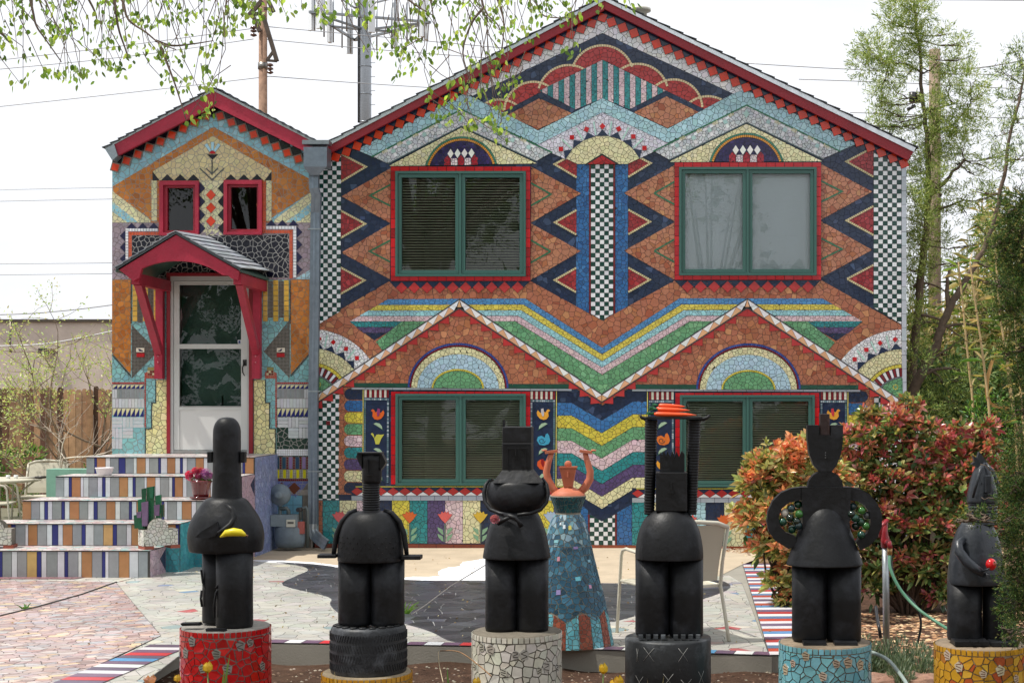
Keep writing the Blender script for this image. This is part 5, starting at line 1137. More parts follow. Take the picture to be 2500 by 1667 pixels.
for i in range(9):
    a = math.pi*(-.88+.76*i/8); B = Buf(); B.tube([(c.x+78*k*math.cos(a), c.y+78*k*math.sin(a)*.98, c.z+117*k), (c.x+78*k*math.cos(a), c.y+78*k*math.sin(a)*.98, c.z+121*k)], [8.5*k, 8*k], 12, lin('1a1b1c')); B.build('lug', M_CLAY, ty)
f2 = Fig(907, 9.5, 1524, 'clay_statue', 'black clay statue with colander-like dotted dome body and ringed neck on the tyre', group='black clay statues')
f2.lathe(908, [(21, 1180), (23.5, 1172), (24, 1150), (24.5, 1125), (25.5, 1106)], 'head', sy=.9)
f2.plate([(929, 1105), (933, 1105), (944.5, 1128), (932, 1147), (929, 1140)], .07, 'ear', o=.035); f2.plate([(886, 1105), (876, 1105), (872, 1113), (876, 1124), (886, 1143)], .07, 'ear', o=.035)
f2.plate([(877, 1103.5), (933, 1103.5), (933, 1107), (877, 1107)], .13, 'flat_cap', o=.065)
f2.box(901, 1120, 903, 1152, .012, 'nose', o=.066, col=lin('1c1d1f')); f2.box(896, 1157, 914, 1159, .012, 'mouth', o=.066, col=lin('1c1d1f')); 
prof = []
for i in range(13): y = 1174+i*5.9; prof += [(19.5, y), (21.5, y+1.6), (21.5, y+3.8), (19.5, y+5.2)]
f2.lathe(906, prof[::-1], 'neck', n=28)
f2.lathe(905, interp([(26, 1247), (44, 1250), (58, 1262), (69, 1280), (76, 1304), (79, 1332), (80, 1362), (79, 1368)], 3)[::-1], 'body', sy=.85)
B = Buf(); r = random.Random(12)
for row in range(9):
    y = 1258+row*12.4; hw = 79*math.sqrt(max(.12, 1-((1330-min(y, 1330))/85)**2)); nn = 9
    for i in range(nn):
        a = math.radians(-68+136*(i+(row % 2)*.5)/nn); q = f2.p(905+hw*math.sin(a)*1.004, y); q.y -= hw*f2.k*.85*math.cos(a)*1.006; B.ball(q, 1.6*f2.k, (.004, .004, .004), 6, 4)
B.build('drain_holes', M_CLAY, f2.root, kind='stuff')
f2.tube([(873, 1243, .02), (857, 1250, .03), (838, 1272, .03), (825, 1302, .03), (819, 1335, .03), (817, 1353, .03)], [4, 6, 7, 7, 6, 5.5], 'arm'); f2.tube([(939, 1244, .02), (958, 1250, .03), (977, 1272, .03), (988, 1302, .03), (993, 1335, .03), (995, 1355, .03)], [4, 6, 7, 7, 6, 5.5], 'arm')
f2.box(781, 1350.5, 826, 1359, .10, 'hand', o=.03, bev=.004); f2.box(985, 1353, 1031, 1363, .10, 'hand', o=.03, bev=.004)
leg(f2, 867, 39.5, 1366, 1524, .95); leg(f2, 946.5, 39.5, 1366, 1524, .95)
# 3 --- figure with a rose at the knot
rt, c = pedestal(1262, 108, 1538, 9.5, 'white mosaic pedestal under the statue with the pink rose', [lin('c9c5b8')], seed=6, gcol=(.16, .14, .11)); pic_accents(rt, c, 108, 9.5, 9, 5, (lin('a8a49a'), lin('35322f')))
f3 = Fig(1262, 9.5, 1538, 'clay_statue', 'black clay statue with square hat and knotted arms on the white pedestal', group='black clay statues')
f3.plate([(1229, 1024), (1234, 1024), (1235, 1042), (1229, 1044)], .03, 'hat_spike', o=.05)
f3.box(1229.5, 1041, 1300, 1081, .17, 'hat', bev=.006); f3.box(1229.5, 1080.5, 1300, 1083.5, .176, 'hat_band', bev=.002, col=lin('3a3b3e'))
f3.box(1229, 1083, 1300, 1152, .17, 'head', bev=.008); f3.box(1241, 1094, 1243, 1140, .01, 'face_edge', o=.088); f3.box(1286, 1094, 1288, 1140, .01, 'face_edge', o=.088); f3.box(1241, 1093, 1288, 1095, .01, 'face_edge', o=.088)
f3.box(1261, 1096, 1264, 1111, .02, 'nose', o=.09, col=lin('1c1d1f')); f3.box(1256, 1117, 1270, 1119, .012, 'mouth', o=.086, col=lin('141516')); 
B = Buf(); B.hexa([f3.p(1207, 1176, .13), f3.p(1322, 1176, .13), f3.p(1322, 1176, -.13), f3.p(1207, 1176, -.13), f3.p(1229, 1146, .085), f3.p(1300, 1146, .085), f3.p(1300, 1146, -.085), f3.p(1229, 1146, -.085)], BK); B.build('shoulders', M_CLAY, f3.root)
f3.plate([(1196, 1172), (1202, 1167), (1212, 1178), (1200, 1182)], .06, 'collar', o=.03); f3.plate([(1299, 1150), (1305, 1154), (1318, 1176), (1324, 1183), (1305, 1180)], .06, 'collar', o=.03)
f3.lathe(1262.6, interp([(60, 1173), (70, 1180), (76, 1196), (76.5, 1212), (71, 1228), (60, 1241), (46, 1250)], 4)[::-1], 'torso', sy=.8)
for s_ in (-1, 1): f3.tube([(1262+s_*66, 1170, .02), (1262+s_*74, 1182, .05), (1262+s_*78, 1202, .06), (1262+s_*74, 1224, .08), (1262+s_*60, 1241, .1), (1262+s_*36, 1249, .13), (1262+s_*6, 1252, .16)], [3, 4.5, 5, 5, 5, 4.5, 4], 'arm')
f3.tube([(1238, 1250, .15), (1252, 1254, .18), (1264, 1257, .19), (1272, 1266, .19), (1280, 1278, .18)], [4, 5.5, 5.5, 4.5, 7], 'knot'); f3.tube([(1222, 1272, .17), (1240, 1262, .18), (1256, 1254, .18)], [6, 5, 4], 'knot')
f3.lathe(1261.5, interp([(50, 1249), (58, 1262), (67, 1285), (74, 1310), (79, 1335), (82.5, 1356), (82, 1361)], 3)[::-1], 'skirt', sy=.82)
leg(f3, 1224, 38, 1360, 1537, .95); leg(f3, 1300, 38, 1360, 1538, .95)
def rose(c, r, col, seed, name='rose', label='', cat='rose', group=None):
    rr = random.Random(seed); B = Buf()
    for ring in range(5):
        n = 4+ring
        for i in range(n):
            a = 6.283*i/n+ring*.7; R0 = r*(.12+ring*.2); h = r*(.55-ring*.14); cc = jit(col, .16, .06, rr)
            u = Vector((math.cos(a), -.35*math.sin(a)-.2, math.sin(a))).normalized(); t = Vector((-math.sin(a), 0, math.cos(a))); f_ = Vector((0, -1, .1))
            p = Vector(c)+u*R0+f_*h
            B.face([p-t*r*.34, p+u*r*.12-t*r*.3+f_*r*.22, p+u*r*.16+t*r*.3+f_*r*.22, p+t*r*.34, p-f_*r*.3], cc, True)
    B.ball(c, r*.5, tuple(x*.7 for x in col), 8, 6)
    o = B.build(name, M_LEAFM, None, c); return tag(o, label, cat, group)
rose(f3.p(1217, 1260, .2), 11*f3.k, lin('e08c9e'), 3, label='pink rose at the waist knot of the square-hatted statue')
# 4 --- carrot bearer
rt, c = pedestal(1631, 106, 1553, 9.6, 'plain black pedestal scratched with crosses under the carrot bearer', [lin('2e3032')], plain=True, name='black_pedestal')
R4_ = 106*9.6/F
for a_, y_, w_ in ((-.78, 1585, 3), (-.46, 1580, 14), (.34, 1580, 12), (-.72, 1650, 12), (.0, 1640, 12), (.42, 1655, 14), (.85, 1640, 10)):
    B = Buf(); R_ = R4_*.995
    def sp(u, y): return Vector((c.x+R_*math.sin(u), c.y-R_*math.cos(u), H-(y-CY)*9.6/F))
    for s_ in (-1, 1): B.tube([sp(a_-s_*w_/106, y_-15), sp(a_, y_), sp(a_+s_*w_/106, y_+17)], .0012, 4, lin('9a9a96'))
    B.build('scratch', M_STONE, rt)
f4 = Fig(1634, 9.6, 1553, 'clay_statue', 'black clay statue with spiky hair and two ribbed raised arms on the plain black pedestal', group='black clay statues')
f4.lathe(1634, interp([(16, 1243), (42, 1248), (60, 1266), (73, 1292), (80, 1322), (83, 1350), (83, 1363)], 4)[::-1], 'body', sy=.85)
leg(f4, 1593, 40.5, 1362, 1548, .95); leg(f4, 1675, 40.5, 1362, 1550, .95)
for x in (1592, 1676): 
    B = Buf(); 
    for i in range(4): q = f4.p(x-27+i*18, 1545, .12); B.box((q.x-.014, q.y-.04, q.z-.012), (q.x+.014, q.y, q.z+.012), lin('3c3f42'))
    B.build('toes', M_CLAY, f4.root, kind=None)
f4.box(1601, 1151.5, 1677, 1246, .17, 'head', bev=.005); f4.box(1637, 1176, 1640, 1192, .02, 'nose', o=.09, col=lin('1c1d1f')); f4.box(1631, 1200, 1646, 1202, .01, 'mouth', o=.086, col=lin('141516'))
sp_ = [(1611, 1152), (1611, 1102), (1616, 1112), (1621, 1100), (1626, 1112), (1630, 1100), (1636, 1115), (1642, 1101), (1647, 1116), (1652, 1101), (1658, 1116), (1664, 1100), (1671, 1108), (1671, 1152)]
f4.plate(sp_, .08, 'hair', o=.04)
for x0, x1 in (((1590, 26*.6, 1024), (1585, 12.5, 1256)), ((1695.5, 15.6, 1024), (1688, 12.5, 1256))):
    prof = []; n = 34
    for i in range(n):
        t = i/n; y = x0[2]+(x1[2]-x0[2])*t; r = x0[1]+(x1[1]-x0[1])*t; prof += [(r*.93, y), (r*1.02, y+2.2), (r*1.02, y+4.4), (r*.93, y+6.2)]
    B = Buf(); cc = [f4.p(x0[0]+(x1[0]-x0[0])*((y-x0[2])/(x1[2]-x0[2])), y) for r, y in prof]; B.tube(cc, [r*f4.k for r, y in prof], 18, BK); B.build('arm', M_CLAY, f4.root)
f4.plate([(1578, 1017), (1714, 1017), (1714, 1023), (1578, 1023)], .2, 'tray', o=.1)
f4.tube([(1562, 1012), (1566, 1019), (1575, 1022), (1590, 1022)], [3, 4, 5, 6], 'hand'); f4.tube([(1733, 1012), (1729, 1018), (1718, 1023), (1700, 1022)], [3, 4, 5, 6], 'hand')
for i, (x0, x1, y, o) in enumerate(((1597, 1700, 1010.5, .05), (1602, 1694, 1009.5, -.03), (1606, 1684, 999, .02), (1602, 1676, 998, -.05), (1608, 1673, 990, -.01))):
    B = Buf(); q = [f4.p(x0+(x1-x0)*t, y+t*2.5, o) for t in (0, .06, .3, .6, .85, 1)]; B.tube(q, [3*f4.k, 5.6*f4.k, 5.8*f4.k, 4.8*f4.k, 3*f4.k, .8*f4.k], 12, lin('e0501c')); 
    rt_ = root('carrot', q[0], ('longest orange carrot at the bottom front of the tray', 'orange carrot at the back of the bottom row on the tray', 'orange carrot in the second row on the tray', 'orange carrot behind in the second row on the tray', 'single orange carrot on top of the carrot pile')[i], 'carrot', 'carrots piled on the tray')
    B.build('root', M_PLAST, rt_); B = Buf(); r = random.Random(i)
    for k in range(7): B.tube([q[0], q[0]+Vector((-.02-r.random()*.035, r.uniform(-.02, .02), r.uniform(-.006, .016)))], [.005, .003], 5, jit(lin('2c6a44'), .3, .1, r))
    B.build('leaf_stub', M_LEAFM, rt_)
# 5 --- ring-armed figure with green balls
rt, c = pedestal(2014, 111, 1564, 9.6, 'pale blue mosaic pedestal under the statue with the green balls', [lin('74adb6')], seed=9, gcol=(.22, .17, .12), acc=(.25, [lin('86bcc4'), lin('66a2ae')])); pic_accents(rt, c, 111, 9.6, 8, 11, (lin('b8a890'), lin('4c3c30')))
f5 = Fig(2014, 9.6, 1564, 'clay_statue', 'black clay statue with shield-shaped head and ring arms on pale blue pedestal', group='black clay statues')
X5 = lambda pts: [(1800+x/2.2175, 960+y/2.2175) for x, y in pts]
f5.plate(X5([(375, 170), (440, 172), (440, 225), (502, 225), (502, 172), (568, 172), (567, 260), (556, 330), (535, 385), (508, 420), (438, 420), (408, 385), (385, 320), (377, 250)]), .1, 'head', o=.05)
f5.box(2001, 1010, 2024, 1062, .08, 'hair_block', m=M_CLAY, col=lin('3a2a28'), bev=.003); f5.plate(X5([(378, 506), (385, 470), (410, 438), (445, 420), (505, 420), (540, 438), (562, 470), (570, 506)]), .09, 'neck', o=.045)
f5.plate(X5([(345, 505), (610, 505), (600, 780), (350, 780)]), .14, 'torso', o=.06)
Lo = [(350, 505), (290, 512), (235, 535), (190, 580), (165, 635), (158, 690), (168, 745), (205, 795), (275, 838), (330, 820), (310, 768), (262, 750), (230, 715), (222, 670), (238, 620), (275, 590), (350, 573)]
Ro = [(605, 505), (660, 515), (715, 545), (755, 595), (778, 650), (778, 715), (755, 775), (712, 820), (665, 845), (640, 800), (660, 780), (700, 752), (718, 705), (714, 645), (685, 605), (650, 582), (605, 575)]
f5.plate(X5(Lo), .09, 'arm', o=.045); f5.plate(X5(Ro), .09, 'arm', o=.045)
f5.lathe(2013, interp([(8, 1234), (26, 1238), (44, 1255), (60, 1285), (74, 1320), (86, 1352), (93, 1374), (92.5, 1378)], 4)[::-1], 'skirt', sy=.8)
leg(f5, 1976, 41.5, 1376, 1560, .9); leg(f5, 2060, 41, 1376, 1562, .9); f5.box(1955, 1556, 2010, 1565, .1, 'foot', o=.13); f5.box(2030, 1556, 2085, 1565, .1, 'foot', o=.13)
B = Buf(); 
for dy in (0, 6, 12): B.box(tuple(f5.p(2013, 1104+dy, .057)-Vector((.003, 0, .003))), tuple(f5.p(2013, 1104+dy, .05)+Vector((.003, 0, .003))), lin('6e6e70'))
B.build('nose', M_CLAY, f5.root)
balls = [(328, 600, 0), (290, 622, 1), (331, 650, 2), (256, 646, 3), (245, 693, 4), (318, 690, 5), (295, 735, 4), (284, 672, 5), (327, 712, 1), (625, 612, 1), (670, 633, 2), (633, 672, 4), (701, 660, 6), (693, 716, 2), (665, 762, 4), (640, 718, 5), (664, 695, 0), (612, 650, 5)]
bc = [lin('0f3a26'), lin('1c3436'), lin('356b2c'), lin('d8d0c4'), lin('0f4030'), lin('12261c'), lin('4a4f50')]
BLB = ['%s in the statue\'s %s ring arm' % (a, 'left' if i < 9 else 'right') for i, a in enumerate(('dark green ball at the top inner corner', 'slate ball at the top outer side', 'bright green ball beside the torso', 'single white ball at the outer edge', 'dark green ball below the white one', 'blackish green ball at the lower inner middle', 'lowest dark green ball', 'blackish ball in the centre', 'slate ball low beside the torso', 'slate ball nearest the torso at the top', 'leaf green ball at the top outer side', 'dark green ball at the inner middle', 'glassy grey ball at the outer edge', 'leaf green ball low at the outer side', 'lowest dark green ball', 'blackish ball low beside the torso', 'dark green ball in the centre', 'blackish ball at the inner edge'))]
for i, (x, y, ci) in enumerate(balls):
    B = Buf(); q = f5.p(1800+x/2.2175, 960+y/2.2175, .01+.02*(i % 3)); B.ball(q, 10*f5.k, bc[ci], 16, 10); o = B.build('glass_ball', mat('glossy_glaze', .12, coat=.5), None, q)
    tag(o, BLB[i], 'ball', 'glazed balls filling the ring arms')
# 6 --- crowned figure holding an apple
rt, c = pedestal(2392, 109, 1568, 9.6, 'ochre and orange mosaic pedestal under the crowned statue', [lin('c08e28')], seed=14, gcol=(.26, .2, .14), acc=(.3, [lin('b0532c'), lin('cca038'), lin('a86a2c')])); pic_accents(rt, c, 109, 9.6, 6, 15, (lin('c0b49a'), lin('6a4430')))
GK = lin('2b2f35'); f6 = Fig(2385, 9.6, 1568, 'clay_statue', 'dark grey clay statue with pointed head and spiked crown holding an apple', group='black clay statues')
f6.lathe(2398, interp([(3, 1127), (12, 1132), (21, 1148), (29, 1172), (35, 1198), (38, 1220), (37.5, 1226)], 3)[::-1], 'head', m=M_GLOSSCLAY, col=GK, sy=.9)
prof = []
for i in range(7): y = 1226+i*8; prof += [(34, y), (36.5, y+2), (36.5, y+5), (34, y+7)]
f6.lathe(2399, prof[::-1], 'neck', m=M_GLOSSCLAY, col=GK)
f6.lathe(2383, interp([(36, 1276), (48, 1296), (56, 1318), (62, 1345), (67, 1380), (70, 1412), (69, 1424)], 3)[::-1], 'body', m=M_GLOSSCLAY, col=GK, sy=.85)
leg(f6, 2355, 41, 1423, 1560, .95, col=BK); leg(f6, 2439, 39, 1423, 1562, .95, col=BK)
f6.box(2318, 1553, 2400, 1566, .16, 'foot', o=.1, bev=.006); f6.box(2405, 1555, 2470, 1567, .16, 'foot', o=.1, bev=.006)
for x in (2355, 2375): f6.box(x, 1552, x+7, 1556, .1, 'toe', o=.16)
f6.plate([(2370, 1132), (2377, 1127), (2373, 1110), (2383, 1118), (2389, 1102), (2396, 1112), (2408, 1128), (2396, 1134), (2384, 1140)], .05, 'crown', o=.03, m=M_GLOSSCLAY, col=GK)
f6.tube([(2400, 1130, .05), (2386, 1145, .09), (2376, 1175, .11), (2367, 1212, .1)], [3.5, 4, 4, 3], 'hair_band', m=M_GLOSSCLAY, col=GK); f6.tube([(2402, 1130, .05), (2416, 1146, .08), (2428, 1178, .09), (2436, 1212, .07)], [3.5, 4, 4, 3], 'hair_band', m=M_GLOSSCLAY, col=GK)
f6.box(2396, 1158, 2410, 1200, .05, 'nose', o=.1, m=M_GLOSSCLAY, col=GK, bev=.005); f6.box(2396, 1205, 2418, 1208, .02, 'mouth', o=.1, col=(.01, .01, .01))
for x in (2389, 2423): q = f6.p(x, 1178, .09); B = Buf(); B.ball(q, 2*f6.k, (.005, .005, .005), 8, 5); B.build('eye', M_CLAY, f6.root)
f6.tube([(2345, 1312, .1), (2330, 1322, .13), (2330, 1340, .15), (2345, 1362, .18), (2366, 1380, .2), (2384, 1392, .21)], [8, 11, 12.5, 12.5, 11.5, 8], 'arm', m=M_GLOSSCLAY, col=GK)
for k in range(4): f6.tube([(2382, 1388+k*3, .21), (2396, 1394+k*2.4, .22), (2410-k*1.5, 1392+k*2.6, .23)], [2.4, 2, 1.4], 'finger', m=M_GLOSSCLAY, col=GK, n=8)
f6.tube([(2380, 1384, .23), (2388, 1379, .25), (2394, 1376, .26)], [2.6, 2.2, 1.6], 'thumb', m=M_GLOSSCLAY, col=GK, n=8)
B = Buf(); q = f6.p(2401, 1368, .22); k6 = f6.k
B.ball(q, 13*k6, lin('c81418'), 18, 12, sz=1.12); o = B.build('apple', MATS['glossy_glaze'], None, q); tag(o, 'shiny red apple in the hand of the crowned grey statue', 'apple')
B = Buf(); 
for a in range(5): t = q+Vector((0, 0, 12*k6)); B.tube([t, t+Vector((6*k6*math.cos(a*1.26), 4*k6*math.sin(a*1.26), 2*k6))], [.003, .001], 5, lin('4c5a24'))
B.build('stalk', M_LEAFM, o)
# 7 --- mosaic lady on the patio
fl = Fig(1387, 11.5, 1573, 'mosaic_lady', 'terracotta woman statue with raised arms in a long blue mosaic dress on the patio edge')
TC = lin('bf6c4e'); k = fl.k
dress = interp([(44, 1209), (38, 1226), (30, 1250), (37, 1264), (47, 1288), (56, 1330), (66, 1374), (77, 1418), (89, 1462), (100, 1515), (110, 1568), (110, 1572)], 3)
fl.lathe(1387, dress[::-1], 'dress', M_GROUT, lin('8a8478'), sy=.9)
def rad(y):
    for i in range(len(dress)-1):
        if dress[i][1] <= y <= dress[i+1][1]: t = (y-dress[i][1])/max(1e-6, dress[i+1][1]-dress[i][1]); return dress[i][0]+(dress[i+1][0]-dress[i][0])*t
    return dress[-1][0]
cb = fl.p(1387, 1572)
def lf(u, v, h):
    r = rad(v); a = u; return Vector((cb.x+(r*k+h)*math.sin(a), cb.y-(r*k+h)*.9*math.cos(a), fl.z(v)))
DL = Tiles(fl.root, lambda u, v, h: lf(u/80, v, h), lh=0, th=.004, m=M_TILEM); DL.rnd = random.Random(77); DL.tilt = .7; DL.back = lambda *a, **kw: None
BA = (.6, [lin('24536a'), lin('34687e'), lin('1c4052'), lin('3a6f88'), lin('4c7c90')])
SK = (.72, [lin('467688'), lin('6a94a2'), lin('30586e'), lin('7c98a6'), lin('3c6478'), lin('8ea8b2')])
DL.region(0, [(-150, 1211), (150, 1211), (150, 1250), (-150, 1250)], lin('1b5058'), 11, gap=1.6, alt=(.4, [lin('174048'), lin('2a6468')]), ax=1.3)
DL.region(0, [(-150, 1254), (150, 1254), (150, 1330), (-150, 1330)], lin('3a6a7e'), 12.5, gap=1.8, alt=SK, ax=1.5)
zz = [(-160+i*32, 1506 if i % 2 else 1482) for i in range(11)]
DL.region(0, [(-150, 1331), (150, 1331)]+[(min(150, max(-150, x)), y) for x, y in reversed(zz)], lin('28566c'), 12.5, gap=1.8, alt=BA, ax=1.05)
for i in range(12):
    x0 = -150+i*25; zy = lambda x: 1482+24*abs(((x+160)/32) % 2-1) if 0 else (1506-24*abs(((x+160)/32) % 2-1))
    DL.region(0, [(x0, zy(x0)+1), (x0+12.5, zy(x0+12.5)+1), (x0+25, zy(x0+25)+1), (x0+25, 1571), (x0, 1571)], lin('8a4430') if i % 2 else lin('5fa8b4'), 10.5, gap=1.5, alt=(.3, [lin('9a5038')] if i % 2 else [lin('74b8c2')]), ax=.85)
for x, y, w, h, c_ in ((-12, 1282, 6, 9, 'd8e4ea'), (12, 1284, 7, 10, 'd4c860'), (-40, 1317, 9, 7, '8ac4cc'), (30, 1332, 9, 6, '8c78aa'), (-25, 1358, 5, 10, 'c88a98'), (30, 1405, 8, 9, '6ab8c8'), (-18, 1436, 6, 11, '9a8cc0'), (62, 1425, 4, 8, 'c890b0'), (75, 1365, 6, 6, '8cc0d4'), (-30, 1275, 4, 6, 'e0e6e8')):
    DL.one(0, [(x-w, y-h*.5), (x+w*.8, y-h*.6), (x+w, y+h*.5), (x-w*.9, y+h*.6)], lin(c_), 'accent_tile', th=1.8)
DL.run()
fl.lathe(1387, interp([(43, 1210), (36, 1200), (22, 1193), (10, 1188)], 3), 'shoulders', M_TERRA, TC, sy=.8)
B = Buf(); B.hexa([fl.p(1377, 1188, .04), fl.p(1398, 1188, .04), fl.p(1398, 1188, -.04), fl.p(1377, 1188, -.04), fl.p(1367, 1141, .06), fl.p(1407, 1141, .06), fl.p(1407, 1141, -.05), fl.p(1367, 1141, -.05)], TC); B.build('head', M_TERRA, fl.root)
fl.box(1366, 1138.5, 1409, 1142, .13, 'hair', M_TERRA, lin('a85638')); B = Buf(); q = fl.p(1387, 1133); B.ball(q, 9*k, TC, 14, 8, 1, .5, 1); B.build('bun', M_TERRA, fl.root)
fl.box(1385, 1150, 1388.5, 1164, .03, 'nose', M_TERRA, TC, o=.055)
fl.tube([(1362, 1206), (1350, 1193), (1338, 1172), (1334, 1152), (1339, 1128), (1347, 1104)], [9, 10, 9.5, 8.5, 7.5, 6], 'arm', M_TERRA, TC); fl.tube([(1412, 1206), (1428, 1190), (1440, 1170), (1441, 1150), (1434, 1126), (1428, 1105)], [9, 10, 9.5, 8.5, 7.5, 6], 'arm', M_TERRA, TC)
for s_, x in ((-1, 1347), (1, 1431)):
    B = Buf(); q = fl.p(x, 1103); B.box((-.05, -.03, -.008), (.045, .03, .012), TC, Matrix.Rotation(-.12*s_*-1, 3, 'Y'), q)
    for i in range(4): B.tube([q+Vector((s_*.04, -.022+i*.015, .004+.008*(1 if s_ > 0 else 1))), q+Vector((s_*.075, -.024+i*.016, .012))], [.007, .005], 6, TC)
    B.build('hand', M_TERRA, fl.root)
# ------------------------------------------------------------------ patio chairs and table
CM = lin('c6c1b0'); CF = lin('b9b4a2')
def chair(loc, rz, label, group='cream metal patio chairs', s=1.0):
    t = root('patio_chair', loc, label, 'chair', group); B = Buf()
    def mk(name, B, m=M_PLAST):
        B.v = [tuple(Matrix.Rotation(rz, 3, 'Z') @ (Vector(v)*s)+Vector(loc)) for v in B.v]; return B.build(name, m, t)
    for x in (-.29, .29):
        B = Buf(); B.tube([(x*1.04, -.36, 0), (x*1.02, -.33, .3), (x, -.30, .62), (x, -.27, .665), (x, -.2, .68), (x, .1, .665), (x*.97, .27, .64)], .014, 8, CM); mk('arm_leg', B)
        B = Buf(); B.tube([(x*1.02, .42, 0), (x, .35, .25), (x*.98, .30, .42), (x*.97, .34, .62), (x*.95, .44, .88)], .015, 8, CM); mk('leg', B)
    B = Buf(); B.tube([(-.275, .44, .88), (-.18, .455, .915), (0, .46, .93), (.18, .455, .915), (.275, .44, .88)], .017, 8, CM); mk('top_rail', B)
    B = Buf(); B.tube([(-.29, -.29, .42), (.29, -.29, .42)], .013, 8, CM); B.tube([(-.28, .29, .42), (.28, .29, .42)], .013, 8, CM); B.tube([(-.29, -.3, .42), (-.28, .3, .42)], .013, 8, CM); B.tube([(.29, -.3, .42), (.28, .3, .42)], .013, 8, CM); mk('seat_frame', B)
    B = Buf(); B.hexa([Vector(q) for q in ((-.27, -.28, .425), (.27, -.28, .425), (.27, .28, .412), (-.27, .28, .412), (-.27, -.28, .432), (.27, -.28, .432), (.27, .28, .42), (-.27, .28, .42))], CF); mk('seat', B, M_BLIND)
    B = Buf(); n = 6
    for i in range(n):
        a, b = i/n, (i+1)/n; z0, z1 = .46+.44*a, .46+.44*b; y0, y1 = .30+.15*a**1.3, .30+.15*b**1.3
        B.hexa([Vector(q) for q in ((-.255, y0-.006, z0), (.255, y0-.006, z0), (.255, y0+.002, z0), (-.255, y0+.002, z0), (-.255, y1-.006, z1), (.255, y1-.006, z1), (.255, y1+.002, z1), (-.255, y1+.002, z1))], CF)
    mk('back_sling', B, M_BLIND); return t
chair((.10, -7.10, .005), math.radians(205), 'cream metal patio chair behind the carrot bearing statue')
B = Buf(); B.box((-16, 1.3, -.15), (-5.2, 6.6, .03), lin('6c6a58')); B.build('terrace', M_CONC, kind='structure')
q = P(98, 1232, 22); chair((q.x, q.y, .03), math.radians(8), 'cream patio chair standing beyond the glass table by the fence', s=1.0)
q = P(-28, 1232, 20.6); chair((q.x, q.y, .03), math.radians(100), 'cream patio chair cut by the left edge beside the glass table', s=1.0)
q = P(-5, 1168, 21.3); tb = root('patio_table', (q.x-.2, q.y, .03), 'round glass-topped cream patio table at the left edge', 'table'); zt = q.z
B = Buf(); B.lathe([(.55, 0), (.57, .01), (.57, .03), (.55, .04)], (q.x-.0, q.y, zt-.04), 40, CM); B.build('top', M_PLAST, tb)
for a in (0.3, 1.9, 3.4, 5.0):
    B = Buf(); c_ = Vector((q.x, q.y, 0)); d_ = Vector((math.cos(a), math.sin(a), 0)); B.tube([c_+d_*.48+Vector((0, 0, zt-.04)), c_+d_*.34+Vector((0, 0, zt-.15)), c_+d_*.26+Vector((0, 0, .45)), c_+d_*.44+Vector((0, 0, .03))], .013, 8, CM); B.build('leg', M_PLAST, tb)
for x, l_ in ((20, 'left one of two clear tealight glasses on the patio table'), (39, 'right one of two clear tealight glasses on the patio table')):
    B = Buf(); c_ = P(x, 1168, 21.3); B.lathe([(.026, 0), (.03, .05), (.027, .05), (.022, .008)], (c_.x, c_.y, zt), 14, lin('d8dcdc')); o = B.build('tealight_glass', M_PLAST, None, (c_.x, c_.y, zt)); tag(o, l_, 'glass', 'glasses on the patio table')
B = Buf(); a, b = P(86, 1165, 21.2), P(113, 1164, 21.2); B.tube([(a.x, a.y, zt+.02), ((a.x+b.x)/2, a.y, zt+.024), (b.x, b.y, zt+.028)], [.018, .022, .014], 8, lin('35302c')); B.tube([(a.x-.22, a.y, zt+.015), (a.x, a.y, zt+.02)], [.006, .016], 6, lin('a8a49a')); o = B.build('grill_brush', M_PLAST, None, (a.x, a.y, zt)); tag(o, 'long tool with a dark handle lying on the patio table', 'tool')
# ------------------------------------------------------------------ things on the steps
def zstep(i): return P(0, RIS[i][2], RIS[i][4]).z
def planter(corner, ang, L_, w, h, label, seed):
    c = Vector(corner); u = Vector((math.cos(ang), math.sin(ang), 0)); v = Vector((-u.y, u.x, 0)); rt = root('mosaic_planter', c, label, 'planter', 'white mosaic planter boxes on the steps'); z = Vector((0, 0, 1)); f0 = .035
    B = Buf(); P0 = c+z*f0
    def bx(B, a0, a1, b0, b1, z0, z1, col): B.hexa([P0+u*a+v*b+z*zz_ for zz_ in (z0, z1) for a, b in ((a0, b0), (a1, b0), (a1, b1), (a0, b1))], col)
    bx(B, 0, L_, 0, w, 0, h, lin('77736a'))
    arch_ = [P0+u*(L_*.1+L_*.5*(1-math.cos(math.pi*i/12))*.62)+z*(h+L_*.33*math.sin(math.pi*i/12)) for i in range(13)]
    B.slab(arch_, None, tuple(v*w*.1), lin('77736a')); B.slab([q+v*w*.9 for q in arch_], None, tuple(v*w*.1), lin('77736a')); B.build('box', M_GROUT, rt)
    for a in (.0, L_-.08): B = Buf(); bx(B, a, a+.1, -.012, w+.012, -f0, -.001, lin('8a4432')); B.build('foot', M_TERRA, rt)
    for (o_, e1, L1, nn, tag_) in ((P0, u, L_, -v, 0), (P0, v, w, -u, 1)):
        T_ = Tiles(rt, lambda a, b, hh, o_=o_, e1=e1, nn=nn: o_+e1*a+z*b+nn*hh, lh=0, th=.004, cap=80, m=M_TILEM); T_.rnd = random.Random(seed+tag_); T_.back = lambda *a, **k: None
        T_.region(0, [(0, 0), (L1, 0), (L1, h), (0, h)], lin('c9c8be'), .04, gap=.005, g_in=.001)
        if tag_ == 0: T_.region(0, [(L_*.1+L_*.5*(1-math.cos(math.pi*i/12))*.62, h+L_*.33*math.sin(math.pi*i/12)) for i in range(13)], lin('c9c8be'), .035, gap=.005, g_in=.001)
        T_.run()
    return rt, P0+u*L_*.42+v*w*.5+z*h
